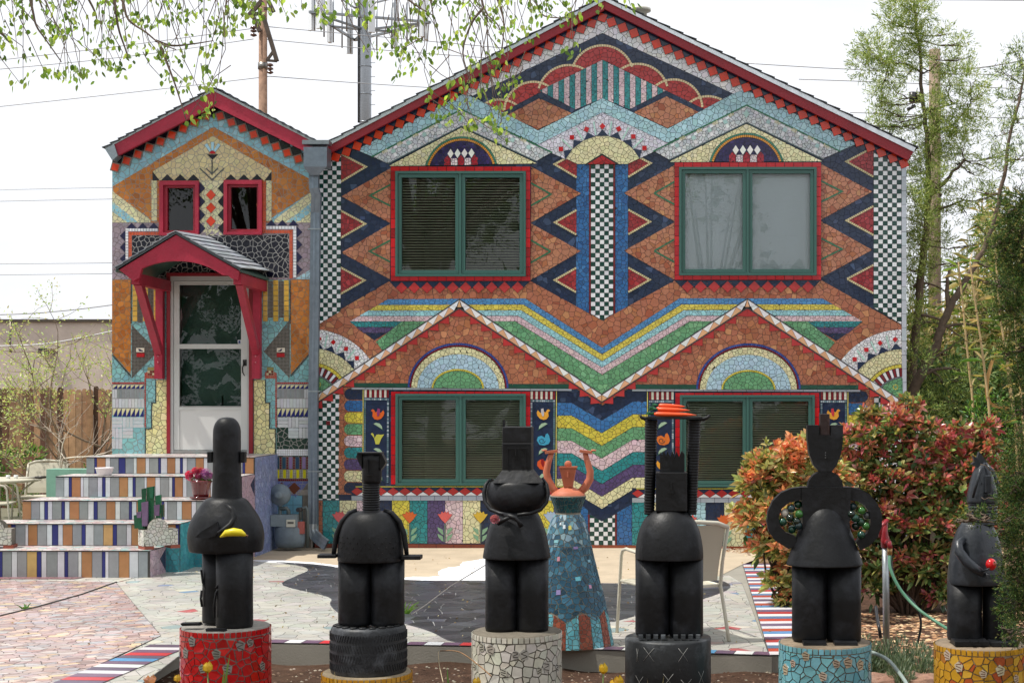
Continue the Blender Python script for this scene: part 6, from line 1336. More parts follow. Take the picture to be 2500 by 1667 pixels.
pc = P(352, 1336, 15.85); rt, pt = planter((pc.x, pc.y, zstep(4)), math.radians(38), .36, .17, .17, 'white mosaic planter holding the green tile cactus on the lowest step', 5)
# near corner face: second planter cut by the left frame edge
p2 = P(10, 1318, 15.95); planter((p2.x-.2, p2.y, zstep(4)), math.radians(12), .26, .2, .17, 'white mosaic planter cut by the left edge of the picture', 9)
cr = root('tile_cactus', pt, 'green and purple ceramic cactus with stepped columns in the planter', 'cactus'); r = random.Random(6)
for x0, y0, x1, y1, c_, o in ((361, 1186, 379, 1288, '1c5a3c', 0), (341, 1216, 360, 1290, '1f6242', .03), (380, 1207, 394, 1280, '22684a', -.02), (333, 1253, 357, 1288, '17523a', .05), (352, 1222, 368, 1282, '6f5a78', .055), (340, 1246, 352, 1262, '6f5a78', .058), (378, 1230, 392, 1258, '6f5a78', .0), (392, 1230, 400, 1262, '17442f', -.03), (349, 1190, 361, 1228, '1a4c36', .015), (368, 1187, 378, 1215, '256048', .02)):
    q0, q1 = P(x0, y0, 16.0), P(x1, y1, 16.0); B = Buf(); B.hexa([Vector((q0.x+.006, q0.y-o-.03, q1.z)), Vector((q1.x-.006, q0.y-o-.03, q1.z)), Vector((q1.x-.01, q0.y-o+.03, q1.z)), Vector((q0.x+.01, q0.y-o+.03, q1.z)), Vector((q0.x, q0.y-o-.035, q0.z-.012)), Vector((q1.x, q0.y-o-.03, q0.z)), Vector((q1.x-.01, q0.y-o+.03, q0.z)), Vector((q0.x+.01, q0.y-o+.03, q0.z-.01))], lin(c_)); B.build('column', M_TILE, cr)
q = P(491, 1214, 16.95); zp = zstep(2); k_ = 16.95/F; fp = root('flower_pot', (q.x, q.y, zp), 'oxblood glazed flower pot with saucer on the third step', 'pot')
B = Buf(); B.lathe([(17*k_, 6*k_), (20*k_, 14*k_), (24*k_, 40*k_), (25.5*k_, 42*k_), (25.5*k_, 46*k_), (22*k_, 46*k_), (20*k_, 38*k_)], (q.x, q.y, zp), 24, lin('5e1a1c')); B.build('body', MATS['glossy_glaze'], fp); B = Buf(); B.lathe([(20*k_, 0), (27*k_, 4*k_), (27.5*k_, 7*k_), (24*k_, 6.5*k_)], (q.x, q.y, zp), 24, lin('5a1c1e')); B.build('saucer', MATS['glossy_glaze'], fp)
for i, (x, y, r_, c_, l_) in enumerate(((466, 1160, 13, 'd8507c', 'crimson-pink rose leftmost in the oxblood pot'), (480, 1150, 11, 'dc5a80', 'crimson-pink rose at the top of the bunch'), (494, 1150, 10, 'd25070', 'small red-pink rose between the larger blooms'), (505, 1156, 14, 'c884cc', 'mauve-pink rose on the right of the bunch'), (487, 1163, 10, 'c05c88', 'darker pink rose low in the middle of the bunch'), (517, 1160, 8, 'd08ccc', 'small mauve rose at the right end of the bunch'))):
    rose(P(x, y, 16.9), r_*k_, lin(c_), 20+i, label=l_, group='roses in the oxblood pot')
B = Buf(); r = random.Random(3)
for i in range(26):
    c_ = P(490+r.uniform(-22, 26), 1167+r.uniform(-5, 4), 16.95); a = r.uniform(0, 6.28); u = Vector((math.cos(a), math.sin(a)*.6-.3, r.uniform(-.4, .5)))*.045; w = Vector((-u.z, .01, u.x))*.35; B.face([c_-u, c_+w, c_+u, c_-w], jit(lin('4c7038'), .2, .05, r))
B.build('leaves', M_LEAF, fp, kind='stuff')
q = P(255, 1157, 17.5); zb_ = zstep(1); B = Buf(); k_ = 17.5/F; B.lathe([(15*k_, 0), (17*k_, 3*k_), (20.5*k_, 17*k_), (22*k_, 17.5*k_), (22*k_, 19.5*k_), (19.5*k_, 19.5*k_), (16*k_, 4*k_)], (q.x, q.y, zb_), 24, lin('ddd6d8')); o = B.build('bowl', M_PLAST, None, (q.x, q.y, zb_)); tag(o, 'small white plastic bowl on the second step', 'bowl')
# ------------------------------------------------------------------ foliage tools
def leaf_mesh(name, pos, dirs, length, width, cols, m, parent=None, fold=.18, kind=None, label=None, cat=None, group=None, droop=0, seed=0, shape=6):
    """many real leaves in one mesh: pos (n,3), dirs (n,3), each a folded pointed blade"""
    rg = np.random.default_rng(seed); n = len(pos); pos = np.asarray(pos, float); d = np.asarray(dirs, float); d /= np.linalg.norm(d, axis=1)[:, None]+1e-9
    L_ = (np.asarray(length)*np.ones(n))[:, None]; Wd = (np.asarray(width)*np.ones(n))[:, None]
    r = rg.normal(size=(n, 3)); s = np.cross(d, r); s /= np.linalg.norm(s, axis=1)[:, None]+1e-9; u = np.cross(s, d)
    if shape == 6:
        tt = [(0, 0, 0), (.3, .5, fold), (.68, .38, fold), (1, 0, 0), (.68, -.38, fold), (.3, -.5, fold)]
    else: tt = [(0, 0, 0), (.42, .5, fold), (1, 0, 0), (.42, -.5, fold)]
    k = len(tt); V = np.empty((n, k, 3))
    for i, (a, b, c) in enumerate(tt): V[:, i] = pos+d*L_*a+s*Wd*b+u*Wd*c-np.array([0, 0, 1])*L_*(a*a)*droop
    base = OFF[parent.name] if parent is not None else Vector((0, 0, 0)); V -= np.array(base)
    if k == 6: loc = np.array([[0, 1, 2, 3], [0, 3, 4, 5]])
    else: loc = np.array([[0, 1, 2], [0, 2, 3]])
    fv = (np.arange(n)[:, None, None]*k+loc[None]).reshape(-1, loc.shape[1]); q = loc.shape[1]
    me = bpy.data.meshes.new(name); me.vertices.add(n*k); me.vertices.foreach_set("co", V.reshape(-1)); me.loops.add(fv.size); me.loops.foreach_set("vertex_index", fv.reshape(-1).astype(np.int32))
    me.polygons.add(len(fv)); me.polygons.foreach_set("loop_start", (np.arange(len(fv))*q).astype(np.int32)); me.polygons.foreach_set("loop_total", np.full(len(fv), q, np.int32)); me.update(calc_edges=True)
    ca = me.color_attributes.new("Col", 'FLOAT_COLOR', 'CORNER'); cc = np.concatenate([np.asarray(cols, float), np.ones((n, 1))], 1); ca.data.foreach_set("color", np.repeat(cc, 2*q, axis=0).astype(np.float32).ravel())
    me.materials.append(m); return link(name, me, parent, base, label, cat, group, kind)
def palette(rg, n, cols, ws=None, j=.18):
    c = np.array(cols)[rg.choice(len(cols), n, p=ws)]; return np.clip(c*(1+rg.uniform(-j, j, (n, 1)))*(1+rg.uniform(-.06, .06, (n, 3))), 0, 1)
def curve_pts(pts, n=5):
    out = []
    for i in range(len(pts)-1):
        p0 = Vector(pts[max(0, i-1)]); p1 = Vector(pts[i]); p2 = Vector(pts[i+1]); p3 = Vector(pts[min(len(pts)-1, i+2)])
        for k in range(n): t = k/n; out.append(.5*(2*p1+(p2-p0)*t+(2*p0-5*p1+4*p2-p3)*t*t+(3*p1-p0-3*p2+p3)*t**3))
    return out+[Vector(pts[-1])]
def limb(B, pts, r0, r1, n=8, col=lin('5a4638'), wob=0, rnd=random):
    q = curve_pts(pts, 4); m = len(q)
    if wob: q = [p+Vector((rnd.uniform(-wob, wob), rnd.uniform(-wob, wob), rnd.uniform(-wob, wob)*.5)) if 0 < i < m-1 else p for i, p in enumerate(q)]
    B.tube(q, [r0+(r1-r0)*(i/(m-1))**.8 for i in range(m)], n, col); return q
def tufts(cl, per, rg, up=.3, spread=1.0):
    """clumps (centre, radius) -> positions and directions of small sprays that radiate outwards"""
    P_, D_ = [], []
    for c, r in cl:
        k = max(3, int(per*r*r)); v = rg.normal(size=(k, 3)); v /= np.linalg.norm(v, axis=1)[:, None]; rr = r*rg.uniform(.15, 1, (k, 1))**.6
        v2 = v*np.array([1, 1, .85]); P_.append(np.array(c)+v2*rr); D_.append(v*spread+np.array([0, 0, up])+rg.normal(size=(k, 3))*.45)
    return np.concatenate(P_), np.concatenate(D_)
def sprays(p, d, nb, sp, rg):       # each spray becomes nb blades fanning along its axis
    d = d/np.linalg.norm(d, axis=1)[:, None]; n = len(p); t = rg.uniform(0, 1, (n, nb, 1)); q = p[:, None, :]+d[:, None, :]*t*sp+rg.normal(size=(n, nb, 3))*sp*.10
    dd = d[:, None, :]+rg.normal(size=(n, nb, 3))*.55; return q.reshape(-1, 3), dd.reshape(-1, 3)

# ------------------------------------------------------------------ photinia shrubs on the right
def photinia(loc, blobs, label, seed, nshoot, pal_out, pal_in, wts):
    rg = np.random.default_rng(seed); rt = root('photinia_shrub', loc, label, 'shrub', 'red-tipped shrubs behind the statues'); Pn, Dn, Ln, Wn, Cn = [], [], [], [], []; tot = sum(b[1]**2 for b in blobs); zs_ = [b[0][2] for b in blobs]; zmid = (max(zs_)+min(zs_))/2; zspan = max(zs_)-min(zs_)
    for c, r in blobs:
        k = int(nshoot*r*r/tot)
        for _ in range(k):
            v = rg.normal(size=3); v[2] = abs(v[2])*.9-.35*rg.random(); v[1] -= .25; v /= np.linalg.norm(v); deep = rg.random(); rr = r*(1.10-.5*deep**1.4+(.3*rg.random() if rg.random() < .16 else 0))
            q = np.array(c)+v*rr*np.array([1, .8, 1]); ax = v*.55+np.array([0, 0, .75])+rg.normal(size=3)*.22; ax /= np.linalg.norm(ax)
            out = deep < .6; m = rg.integers(5, 10); hue = rg.random()+.55*(zmid-q[2])/zspan; lsc = rg.uniform(.65, 1.15)
            for i in range(m):
                a = i*2.4+rg.random(); s1 = np.cross(ax, [0, 1, .1]); s1 /= np.linalg.norm(s1); s2 = np.cross(ax, s1); t = i/m
                d = ax*(.35+1.1*t)+(s1*math.cos(a)+s2*math.sin(a))*(1.05-.6*t); Pn.append(q+ax*.05*t-ax*.02); Dn.append(d); Ln.append(lsc*rg.uniform(.085, .13)*(1.0-.25*t)); Wn.append(rg.uniform(.028, .042))
                pal = pal_out if out and (hue < wts or t > .75 and hue < wts+.2) else pal_in; Cn.append(np.minimum(1, np.array(pal[rg.integers(len(pal))])*(1.42+rg.uniform(-.35, .45))))
    # inner dark green leaves fill the body
    for c, r in blobs:
        k = int(70*nshoot/900*r*r/.25); v = rg.normal(size=(k, 3)); v /= np.linalg.norm(v, axis=1)[:, None]; q = np.array(c)+v*r*rg.uniform(.2, .85, (k, 1))
        for i in range(k): Pn.append(q[i]); Dn.append(v[i]+rg.normal(size=3)*.6); Ln.append(.1); Wn.append(.045); Cn.append(np.array(lin('46663a'))*(1+rg.uniform(-.3, .3)))
    leaf_mesh('leaves', Pn, Dn, Ln, Wn, Cn, M_LEAFG, rt, fold=.15, droop=.2, seed=seed)
    B = Buf(); r2 = random.Random(seed)
    for c, r in blobs:
        for k in range(4): limb(B, [(loc[0]+r2.uniform(-.08, .08), loc[1]+r2.uniform(-.08, .08), loc[2]-.02), tuple((Vector(loc)+Vector(c))/2+Vector((r2.uniform(-.1, .1), 0, 0))), (c[0]+r2.uniform(-.5, .5)*r, c[1]+r2.uniform(-.4, .4)*r, c[2]+r2.uniform(-.2, .6)*r)], .018, .004, 6, lin('4a3a30'))
    B.build('stems', M_BARK, rt); return rt
def Bl(x, y, d, rpx): return (tuple(P(x, y, d)), rpx*d/F)
REDS = [lin('a2545a'), lin('b06660'), lin('8a4448'), lin('a86a54'), lin('b8897c'), lin('955a60'), lin('9c7a50')]; GRN = [lin('62804c'), lin('506c3e'), lin('7a9050'), lin('7a8048'), lin('48603a'), lin('86704c'), lin('a0a068')]
ORG = [lin('b87858'), lin('c29068'), lin('a8644e'), lin('c8a478'), lin('a4784e')]; YGR = [lin('8c985a'), lin('a2a868'), lin('72824c'), lin('b4ac74'), lin('80904e')]
A = [Bl(x, y, 13.6, r) for x, y, r in ((1900, 1150, 60), (1850, 1190, 50), (1960, 1130, 60), (1850, 1270, 55), (1910, 1250, 75), (1980, 1220, 70), (1880, 1340, 50), (1940, 1350, 70), (1905, 1420, 40), (1940, 1470, 40), (1860, 1140, 35), (2010, 1180, 60), (1965, 1440, 45))]
photinia(tuple(P(1940, 1530, 13.6)), A, 'orange-green photinia shrub behind the ring-armed statue, beside the striped paving', 3, 1050, ORG, YGR, .40)
Bb = [Bl(x, y, 14.3, r) for x, y, r in ((2110, 1090, 65), (2180, 1060, 60), (2080, 1180, 70), (2180, 1170, 80), (2270, 1100, 60), (2280, 1190, 75), (2350, 1160, 60), (2150, 1280, 80), (2250, 1290, 85), (2340, 1270, 75), (2080, 1330, 60), (2180, 1390, 70), (2280, 1390, 70), (2400, 1100, 40), (2420, 1180, 50), (2120, 1020, 22), (2222, 990, 22), (2230, 1040, 30), (2330, 1060, 30), (2405, 1050, 28), (2420, 1290, 60), (2040, 1260, 50), (2130, 1440, 45), (2300, 1460, 50))]
photinia(tuple(P(2220, 1500, 14.3)), Bb, 'large red-tipped photinia shrub filling the space behind the faucet and crowned statue', 8, 1750, REDS, GRN, .35)
# bright green small-leaved shrub behind
rg = np.random.default_rng(5); cl = [Bl(x, y, 17.5, r) for x, y, r in ((2390, 1010, 42), (2430, 980, 30), (2440, 1050, 45), (2370, 1060, 35), (2470, 1010, 30), (2400, 960, 20), (2420, 1110, 50), (2350, 1110, 40))]
rt = root('green_shrub', P(2410, 1330, 17.5), 'bright green small-leaved shrub behind the red-tipped shrub near the right edge', 'shrub'); p, d = tufts(cl, 5200, rg, .4)
leaf_mesh('leaves', p, d, rg.uniform(.04, .07, len(p)), .022, palette(rg, len(p), [lin('6c9a40'), lin('82ac4c'), lin('3f6a2c'), lin('2c5222')]), M_LEAF, rt, seed=2)
B = Buf(); 
for i in range(7): limb(B, [tuple(P(2410+i*4-12, 1330, 17.5)), tuple(P(2395+i*9-25, 1150, 17.5)), tuple(P(2400+i*12-40, 1020, 17.5))], .02, .006, 6)
B.build('stems', M_BARK, rt)
# ------------------------------------------------------------------ junipers
JG = [lin('9cae5a'), lin('b6c474'), lin('7e964e'), lin('688242'), lin('c4ce84')]; JD = [lin('486238'), lin('5c763e'), lin('38522e'), lin('74884a')]
def juniper(name, label, loc, trunk, limbs, clumps, seed, per, blen, pal, nb=7, cat='tree', group=None, bw=.085, twigs=0, mt=None):
    rg = np.random.default_rng(seed); rr = random.Random(seed); rt = root(name, loc, label, cat, group); B = Buf(); BC = lin('6a5c50')
    limb(B, trunk[0], trunk[1], trunk[2], 12, BC, .015, rr); B.build('trunk', M_BARK, rt)
    for l in limbs: B = Buf(); limb(B, l[0], l[1], l[2], 8, BC, .02, rr); B.build('branch', M_BARK, rt)
    p, d = tufts(clumps, per, rg, .35); q, dd = sprays(p, d, nb, blen*1.3, rg)
    leaf_mesh('crown', q, dd, rg.uniform(.6, 1.2, len(q))*blen*.55, blen*bw, palette(rg, len(q), pal), mt or M_LEAFM, rt, shape=4, seed=seed)
    if twigs:
        B = Buf(); tp = curve_pts(trunk[0], 6); allp = tp+[x for l in limbs for x in curve_pts(l[0], 4)]
        for c, r in clumps:
            c = Vector(c); s_ = min(allp, key=lambda t: (t-c).length+.25*abs(t.z-c.z)); m_ = (s_+c)/2+Vector((0, 0, -.06*(c-s_).length)); limb(B, [tuple(s_), tuple(m_), tuple(c)], .012, .004, 5, BC, .02, rr)
            for k in range(twigs): e = c+Vector((rr.gauss(0, 1), rr.gauss(0, 1), rr.gauss(.2, .8)))*r*.8; limb(B, [tuple(m_), tuple((c+e)/2), tuple(e)], .006, .002, 4, BC, .02, rr)
        B.build('twigs', M_BARK, rt, kind='stuff')
    return rt
def px(l, d): return [tuple(P(x, y, d+(dd[0] if dd else 0))) for x, y, *dd in l]
c1 = [(2200,10,40),(2240,30,35),(2175,55,25),(2215,80,35),(2250,95,25),(2310,85,16),(2345,110,20),(2345,150,22),(2330,180,26),(2125,120,34),(2110,160,28),(2150,150,32),(2195,150,28),(2230,125,32),(2165,190,28),(2215,180,22),(2150,225,20),(2185,240,22),(2290,150,20),(2370,200,26),(2310,210,26),(2360,250,30),(2400,230,18),(2150,280,28),(2140,310,22),(2180,300,26),(2210,320,26),(2280,260,30),(2290,300,30),(2340,310,34),(2300,340,28),(2270,380,30),(2350,360,30),(2380,300,26),(2230,390,24),(2230,440,28),(2225,490,28),(2280,440,26),(2350,480,20),(2360,520,22),(2220,560,28),(2240,620,32),(2270,560,28),(2300,590,24),(2250,700,28),(2230,760,24),(2225,660,22),(2265,500,26),(2290,650,20),(2160,255,16),(2225,-20,30),(2190,-10,20),(2380,430,16),(2330,400,24),(2250,540,26),(2238,590,26),(2256,470,22),(2262,420,24),(2268,360,24),(2262,300,22),(2244,660,26),(2236,720,26),(2232,800,26),(2250,780,20),(2226,850,22),(2410,400,22),(2420,480,20),(2440,380,18),(2380,600,18),(2310,520,18),(2300,480,20),(2330,640,18)]
juniper('juniper_tree', 'tall thin light green juniper rising beside the right corner of the house', P(2222, 1290, 21), (px([(2216, 1290), (2220, 1100), (2224, 960), (2236, 800), (2250, 660), (2262, 540), (2268, 430), (2262, 330), (2252, 230), (2244, 130), (2236, 40), (2226, -30)], 21), .085, .01),
        [(px([(2262, 480), (2290, 462), (2318, 430), (2354, 392)], 21), .045, .015), (px([(2266, 520), (2300, 508), (2350, 490)], 21), .03, .01), (px([(2228, 800), (2270, 785), (2310, 800)], 21), .03, .01), (px([(2262, 270), (2300, 262), (2330, 250)], 21), .02, .008), (px([(2254, 180), (2220, 160), (2170, 150), (2120, 140)], 21), .018, .006), (px([(2230, 700), (2250, 690), (2290, 700), (2320, 725)], 21), .022, .008), (px([(2226, 870), (2270, 860), (2300, 880)], 20.8), .03, .01), (px([(2266, 330), (2330, 300), (2370, 250)], 21), .02, .006)],
        [Bl(x, y, 21+((i*37) % 9-4)*.12, r) for i, (x, y, r) in enumerate(c1)], 11, 2100, .125, JG, 14, group='junipers beside the house', twigs=3)
c2 = [(2460,180,30),(2490,130,25),(2470,250,26),(2490,300,30),(2440,330,22),(2500,380,30),(2450,420,20),(2400,560,22),(2390,470,16),(2420,650,26),(2310,980,30),(2280,930,24),(2340,930,30),(2300,870,20),(2260,1000,34),(2330,1000,30),(2380,880,26),(2360,820,20),(2280,800,18),(2410,760,26),(2440,700,20),(2250,880,20),(2370,950,26),(2240,950,24),(2280,1040,30)]
juniper('juniper_tree', 'leaning dark-limbed juniper with forked trunk behind the red-tipped shrub', P(2215, 1290, 19.5), (px([(2212, 1290), (2220, 1130), (2222, 1010), (2240, 930), (2278, 860), (2300, 800), (2322, 745), (2350, 700), (2380, 650), (2420, 560), (2450, 430), (2470, 320), (2500, 190)], 19.5), .095, .014),
        [(px([(2316, 760), (2310, 700), (2320, 660), (2345, 640)], 19.5), .035, .012), (px([(2236, 930), (2290, 900), (2350, 905), (2400, 930)], 19.5), .03, .008), (px([(2300, 800), (2350, 790), (2400, 800)], 19.5), .025, .008), (px([(2260, 890), (2300, 930), (2330, 980)], 19.5), .025, .008), (px([(2250, 770), (2290, 778), (2330, 812), (2380, 850)], 19.5), .022, .006), (px([(2240, 905), (2300, 860), (2360, 820)], 19.5), .02, .006)],
        [Bl(x, y, 19.5+((i*31) % 7-3)*.15, r) for i, (x, y, r) in enumerate(c2)], 12, 1900, .125, JD+JG[:3], 13, group='junipers beside the house', twigs=4)
c3 = [(2480,500,40),(2500,560,50),(2465,555,30),(2450,620,36),(2490,640,50),(2430,600,16),(2480,700,45),(2440,690,28),(2500,760,50),(2455,760,30),(2490,850,36),(2450,860,18),(2495,930,36),(2480,1000,30),(2500,1080,40),(2480,1150,45),(2475,1190,32),(2490,1230,55),(2405,1258,20),(2368,1260,14),(2338,1268,9),(2465,1262,34),(2482,1320,42),(2495,1340,55),(2490,1420,50),(2470,1400,26),(2470,1480,40),(2500,1540,40),(2460,1540,20),(2447,1298,16),(2520,700,60),(2530,900,60),(2530,1200,70),(2530,1450,70)]
juniper('juniper_bush', 'dark feathery juniper hanging in at the right edge in front of the crowned statue', P(2560, 1700, 8.7), (px([(2575, 1720), (2560, 1400), (2550, 1100), (2540, 800), (2530, 560), (2520, 480)], 8.7), .05, .012),
        [(px([(2556, 1300), (2500, 1290), (2440, 1280), (2370, 1262)], 8.7), .012, .003), (px([(2550, 1150), (2500, 1200), (2450, 1230)], 8.7), .012, .003), (px([(2560, 1450), (2500, 1400), (2440, 1350)], 8.7), .012, .003), (px([(2545, 800), (2490, 720), (2440, 690)], 8.7), .01, .003), (px([(2535, 650), (2490, 600), (2440, 590)], 8.7), .01, .003)],
        [Bl(x, y, 8.7+((i*29) % 7-3)*.06, r) for i, (x, y, r) in enumerate(c3)], 13, 16000, .04, [lin('3f5a2c'), lin('4e6c32'), lin('2c4424'), lin('5f7c3c'), lin('7a7a44'), lin('24381e')], 11, cat='bush', twigs=3, bw=.13)
# dark shrubbery and canes behind
rg = np.random.default_rng(17); cl = [(tuple(P(x, y, 24+(i % 5)*.5)), r*24/F) for i, (x, y, r) in enumerate([(2230+37*k % 300, 900+ (k*53) % 260, 40+(k*7) % 30) for k in range(26)])]
p, d = tufts(cl, 420, rg, .3); q, dd = sprays(p, d, 4, .2, rg)
o = leaf_mesh('undergrowth', q, dd, .13, .04, palette(rg, len(q), [lin('3f5c34'), lin('50703e'), lin('34502c'), lin('748c50'), lin('8c9c60')]), M_LEAFM, kind='stuff', seed=6)
B = Buf(); r2 = random.Random(19); T_ = [lin('c2ac7c'), lin('b09a6c'), lin('d2c298'), lin('9a8c60')]
for i in range(300):
    x = r2.uniform(2215, 2560); y1 = r2.uniform(560, 820) if x > 2330 else r2.uniform(690, 880); a, b = P(x, 1270, r2.uniform(25, 28)), None; d_ = a.y+D; b = P(x+r2.uniform(-28, 28), y1, d_)
    B.tube([a, (a+b)/2+Vector((r2.uniform(-.08, .08), 0, 0)), b], [.016, .014, .006], 4, jit(r2.choice(T_), .2, .04, r2), cap=False)
B.build('dry_reeds', M_WOOD, kind='stuff')
n = 12000; rg = np.random.default_rng(23); X = rg.uniform(2225, 2560, n); Yp = rg.uniform(460, 1150, n)**1.0; dpt = rg.uniform(24.5, 28, n); keep = (Yp > 690+(X < 2330)*90-((X > 2390)*170)+rg.normal(0, 40, n)); X, Yp, dpt = X[keep], Yp[keep], dpt[keep]
pos = np.stack([(X-CX)*dpt/F, dpt-D, H-(Yp-CY)*dpt/F], 1); dr = rg.normal(size=pos.shape)*np.array([.7, .5, .5])+np.array([0, 0, .7])
leaf_mesh('reed_leaves', pos, dr, rg.uniform(.2, .45, len(pos)), .028, palette(rg, len(pos), [lin('c8b888'), lin('7d9450'), lin('a8a068'), lin('d8cca0'), lin('5c7c3c')]), M_LEAFM, kind='stuff', droop=.5, seed=4, shape=4)
CANE = [((2368, 640), (2384, 760), (2404, 905), (2418, 1050)), ((2456, 840), (2462, 930), (2474, 1010), (2490, 1092)), ((2430, 600), (2440, 760), (2462, 900), (2480, 1060)), ((2475, 700), (2482, 860), (2496, 1010), (2505, 1120)), ((2340, 640), (2352, 760), (2366, 900), (2376, 1010))]
CL = ['peeling cane nearest the leaning juniper trunk', 'thick bare cane with a curled dry sheath near the right edge', 'tall cane rising in front of the dark right-hand juniper', 'cane cut by the right edge of the picture', 'short leftmost cane above the red-tipped shrub']
for i, cp in enumerate(CANE):
    dd_ = 17.2+(i % 3)*.3; pts = px(list(cp), dd_); base = P(cp[-1][0]+8, 1330, dd_); pts = pts+[tuple(base)]; rt = root('giant_cane', base, CL[i], 'reed', 'giant canes at the right'); B = Buf(); q = curve_pts(pts, 6)
    B.tube(q, [.009+.009*(k/len(q)) for k in range(len(q))], 8, lin('bca478'));
    for k in range(3, len(q), 3): B.tube([q[k]+Vector((0, 0, .006)), q[k]-Vector((0, 0, .006))], .0175, 8, lin('a88c60'))
    B.build('stalk', M_WOOD, rt); rg = np.random.default_rng(40+i); nl = 16; t = rg.integers(0, len(q)*2//3, nl); pos = np.array([q[k] for k in t]); dr = rg.normal(size=(nl, 3))*np.array([1, .6, .3])+np.array([0, 0, .55])
    leaf_mesh('leaves', pos, dr, rg.uniform(.18, .36, nl), .022, palette(rg, nl, [lin('86a050'), lin('b8b070'), lin('5c8038'), lin('c8b888')]), M_LEAF, rt, droop=.45, seed=i)
    if i == 1:
        c = curve_pts(px([(2452, 852, -.2), (2430, 862, -.25), (2412, 920, -.3), (2410, 960, -.3), (2418, 985, -.3), (2440, 992, -.25), (2466, 998, -.1)], dd_), 5); B = Buf()
        for k in range(len(c)-1): w = Vector((.004, .0, .022)) if k < 6 or k > 20 else Vector((.022, 0, .004)); B.face((c[k]-w, c[k]+w, c[k+1]+w, c[k+1]-w), lin('b8905c'))
        B.build('dry_sheath', M_LEAFM, rt)
# ------------------------------------------------------------------ left side: fence, far wall, shrubs
fy = 26.0; fr_ = root('board_fence', P(130, 1285, fy), 'weathered brown vertical board fence at the far left', 'fence'); x0, x1 = P(-260, 0, fy).x, P(330, 0, fy).x; r2 = random.Random(2); x = x0
zt = P(0, 948, fy).z
while x < x1:
    w = r2.uniform(.075, .125); B = Buf(); h = zt+r2.uniform(-.03, .04); c = jit(r2.choice([lin('8a6a54'), lin('70523f'), lin('a07c60'), lin('523c30'), lin('b08c6c'), lin('664a3c')]), .15, .05, r2)
    y = fy-D+r2.uniform(-.012, .012); B.hexa([Vector(q) for q in ((x, y, -.1), (x+w, y, -.1), (x+w, y+.02, -.1), (x, y+.02, -.1), (x+.0, y, h-.03), (x+w, y, h-.03), (x+w, y+.02, h-.03), (x, y+.02, h-.03))], c)
    B.slab([(x, y, h-.03), (x+w, y, h-.03), (x+w*.75, y, h), (x+w*.25, y, h)], None, (0, .02, 0), c); B.build('board', M_WOOD, fr_); x += w+r2.uniform(.002, .008)
B = Buf()
for z in (.3, 1.6): B.box((x0, fy-D+.03, z), (x1, fy-D+.08, z+.09), lin('6a5040'))
B.build('rail', M_WOOD, fr_)
bd = 40.0; b_ = root('flat_building', P(0, 1147, bd), 'long pale beige flat-roofed building beyond the left fence', 'building'); B = Buf(); z1 = P(0, 786, bd).z; xa, xb = P(-900, 0, bd).x, P(420, 0, bd).x
B.box((xa, bd-D, -.3), (xb, bd-D+12, z1), lin('cdbfb3')); B.build('wall', M_CONC, b_); B = Buf(); B.box((xa, bd-D-.08, z1), (xb+.05, bd-D+12, z1+.07), lin('5c544c')); B.build('parapet_cap', M_METAL, b_)
B = Buf(); a = P(26, 786, bd-.2); B.tube([a, P(24, 850, bd-.2), P(26, 862, bd-.2), P(30, 855, bd-.2)], .03, 6, lin('6a6058')); B.build('wall_pipe', M_METAL, b_); B = Buf(); a = P(108, 852, bd-.3); B.box((a.x-.16, a.y, a.z-.12), (a.x+.16, a.y+.3, a.z+.02), lin('4c4a48')); B.build('wall_lamp', M_METAL, b_)
def wisp(name, label, loc, stems, n2, d, seed, leafcol=None, col=lin('9a8878'), cat='shrub', nleaf=0, r0=.03, group=None, up=.3, lsz=.05, levels=3, ln=.5):
    rr = random.Random(seed); rt = root(name, loc, label, cat, group); B = Buf(); tips = []
    def grow(p, dv, r, L_, lev):
        pts = [p]; q = Vector(p)
        for i in range(4): dv = (dv+Vector((rr.gauss(0, .22), rr.gauss(0, .22), rr.gauss(0, .16)+up*.12))).normalized(); q = q+dv*L_/4; pts.append(tuple(q))
        B.tube(pts, [r*(1-.15*i) for i in range(5)], 5 if lev > 1 else 7, jit(col, .15, .04, rr), cap=False)
        if lev >= levels: tips.extend([(Vector(t), dv.copy()) for t in pts[1:]]); return
        for k in range(n2): s_ = Vector(pts[rr.randint(2, 4)]); nd = (dv+Vector((rr.gauss(0, .75), rr.gauss(0, .6), rr.gauss(.05, .5)))).normalized(); grow(tuple(s_), nd, r*.55, L_*rr.uniform(.55, .85), lev+1)
    for st_ in stems: grow(st_[0], Vector(st_[1]).normalized(), st_[2] if len(st_) > 2 else r0, st_[3] if len(st_) > 3 else ln, 0)
    B.build('branches' if cat != 'tree' else 'trunk', M_BARK, rt)
    if nleaf:
        rg = np.random.default_rng(seed); idx = rg.integers(0, len(tips), nleaf); pos = np.array([tips[i][0] for i in idx])+rg.normal(size=(nleaf, 3))*lsz*1.2; dr = np.array([tips[i][1] for i in idx])+rg.normal(size=(nleaf, 3))*.8
        leaf_mesh('crown' if cat == 'tree' else 'leaves', pos, dr, rg.uniform(.6, 1.2, nleaf)*lsz, lsz*.42, palette(rg, nleaf, leafcol), M_LEAF, rt, shape=4, seed=seed)
    return rt
dl = 23.2; g0 = P(180, 1270, dl)
wisp('young_tree', 'slender young tree with fresh lime leaves in front of the beige wall', g0, [(tuple(g0), (.1, 0, 1), .035, 1.6), (tuple(g0), (-.12, 0, 1), .03, 1.7), (tuple(g0), (.2, 0, 1), .022, 1.5)], 4, dl, 31, [lin('b4c878'), lin('a4c068'), lin('c8d48c'), lin('ccc490')], lin('8c7c6c'), 'tree', 4600, up=.6, lsz=.055, levels=3)
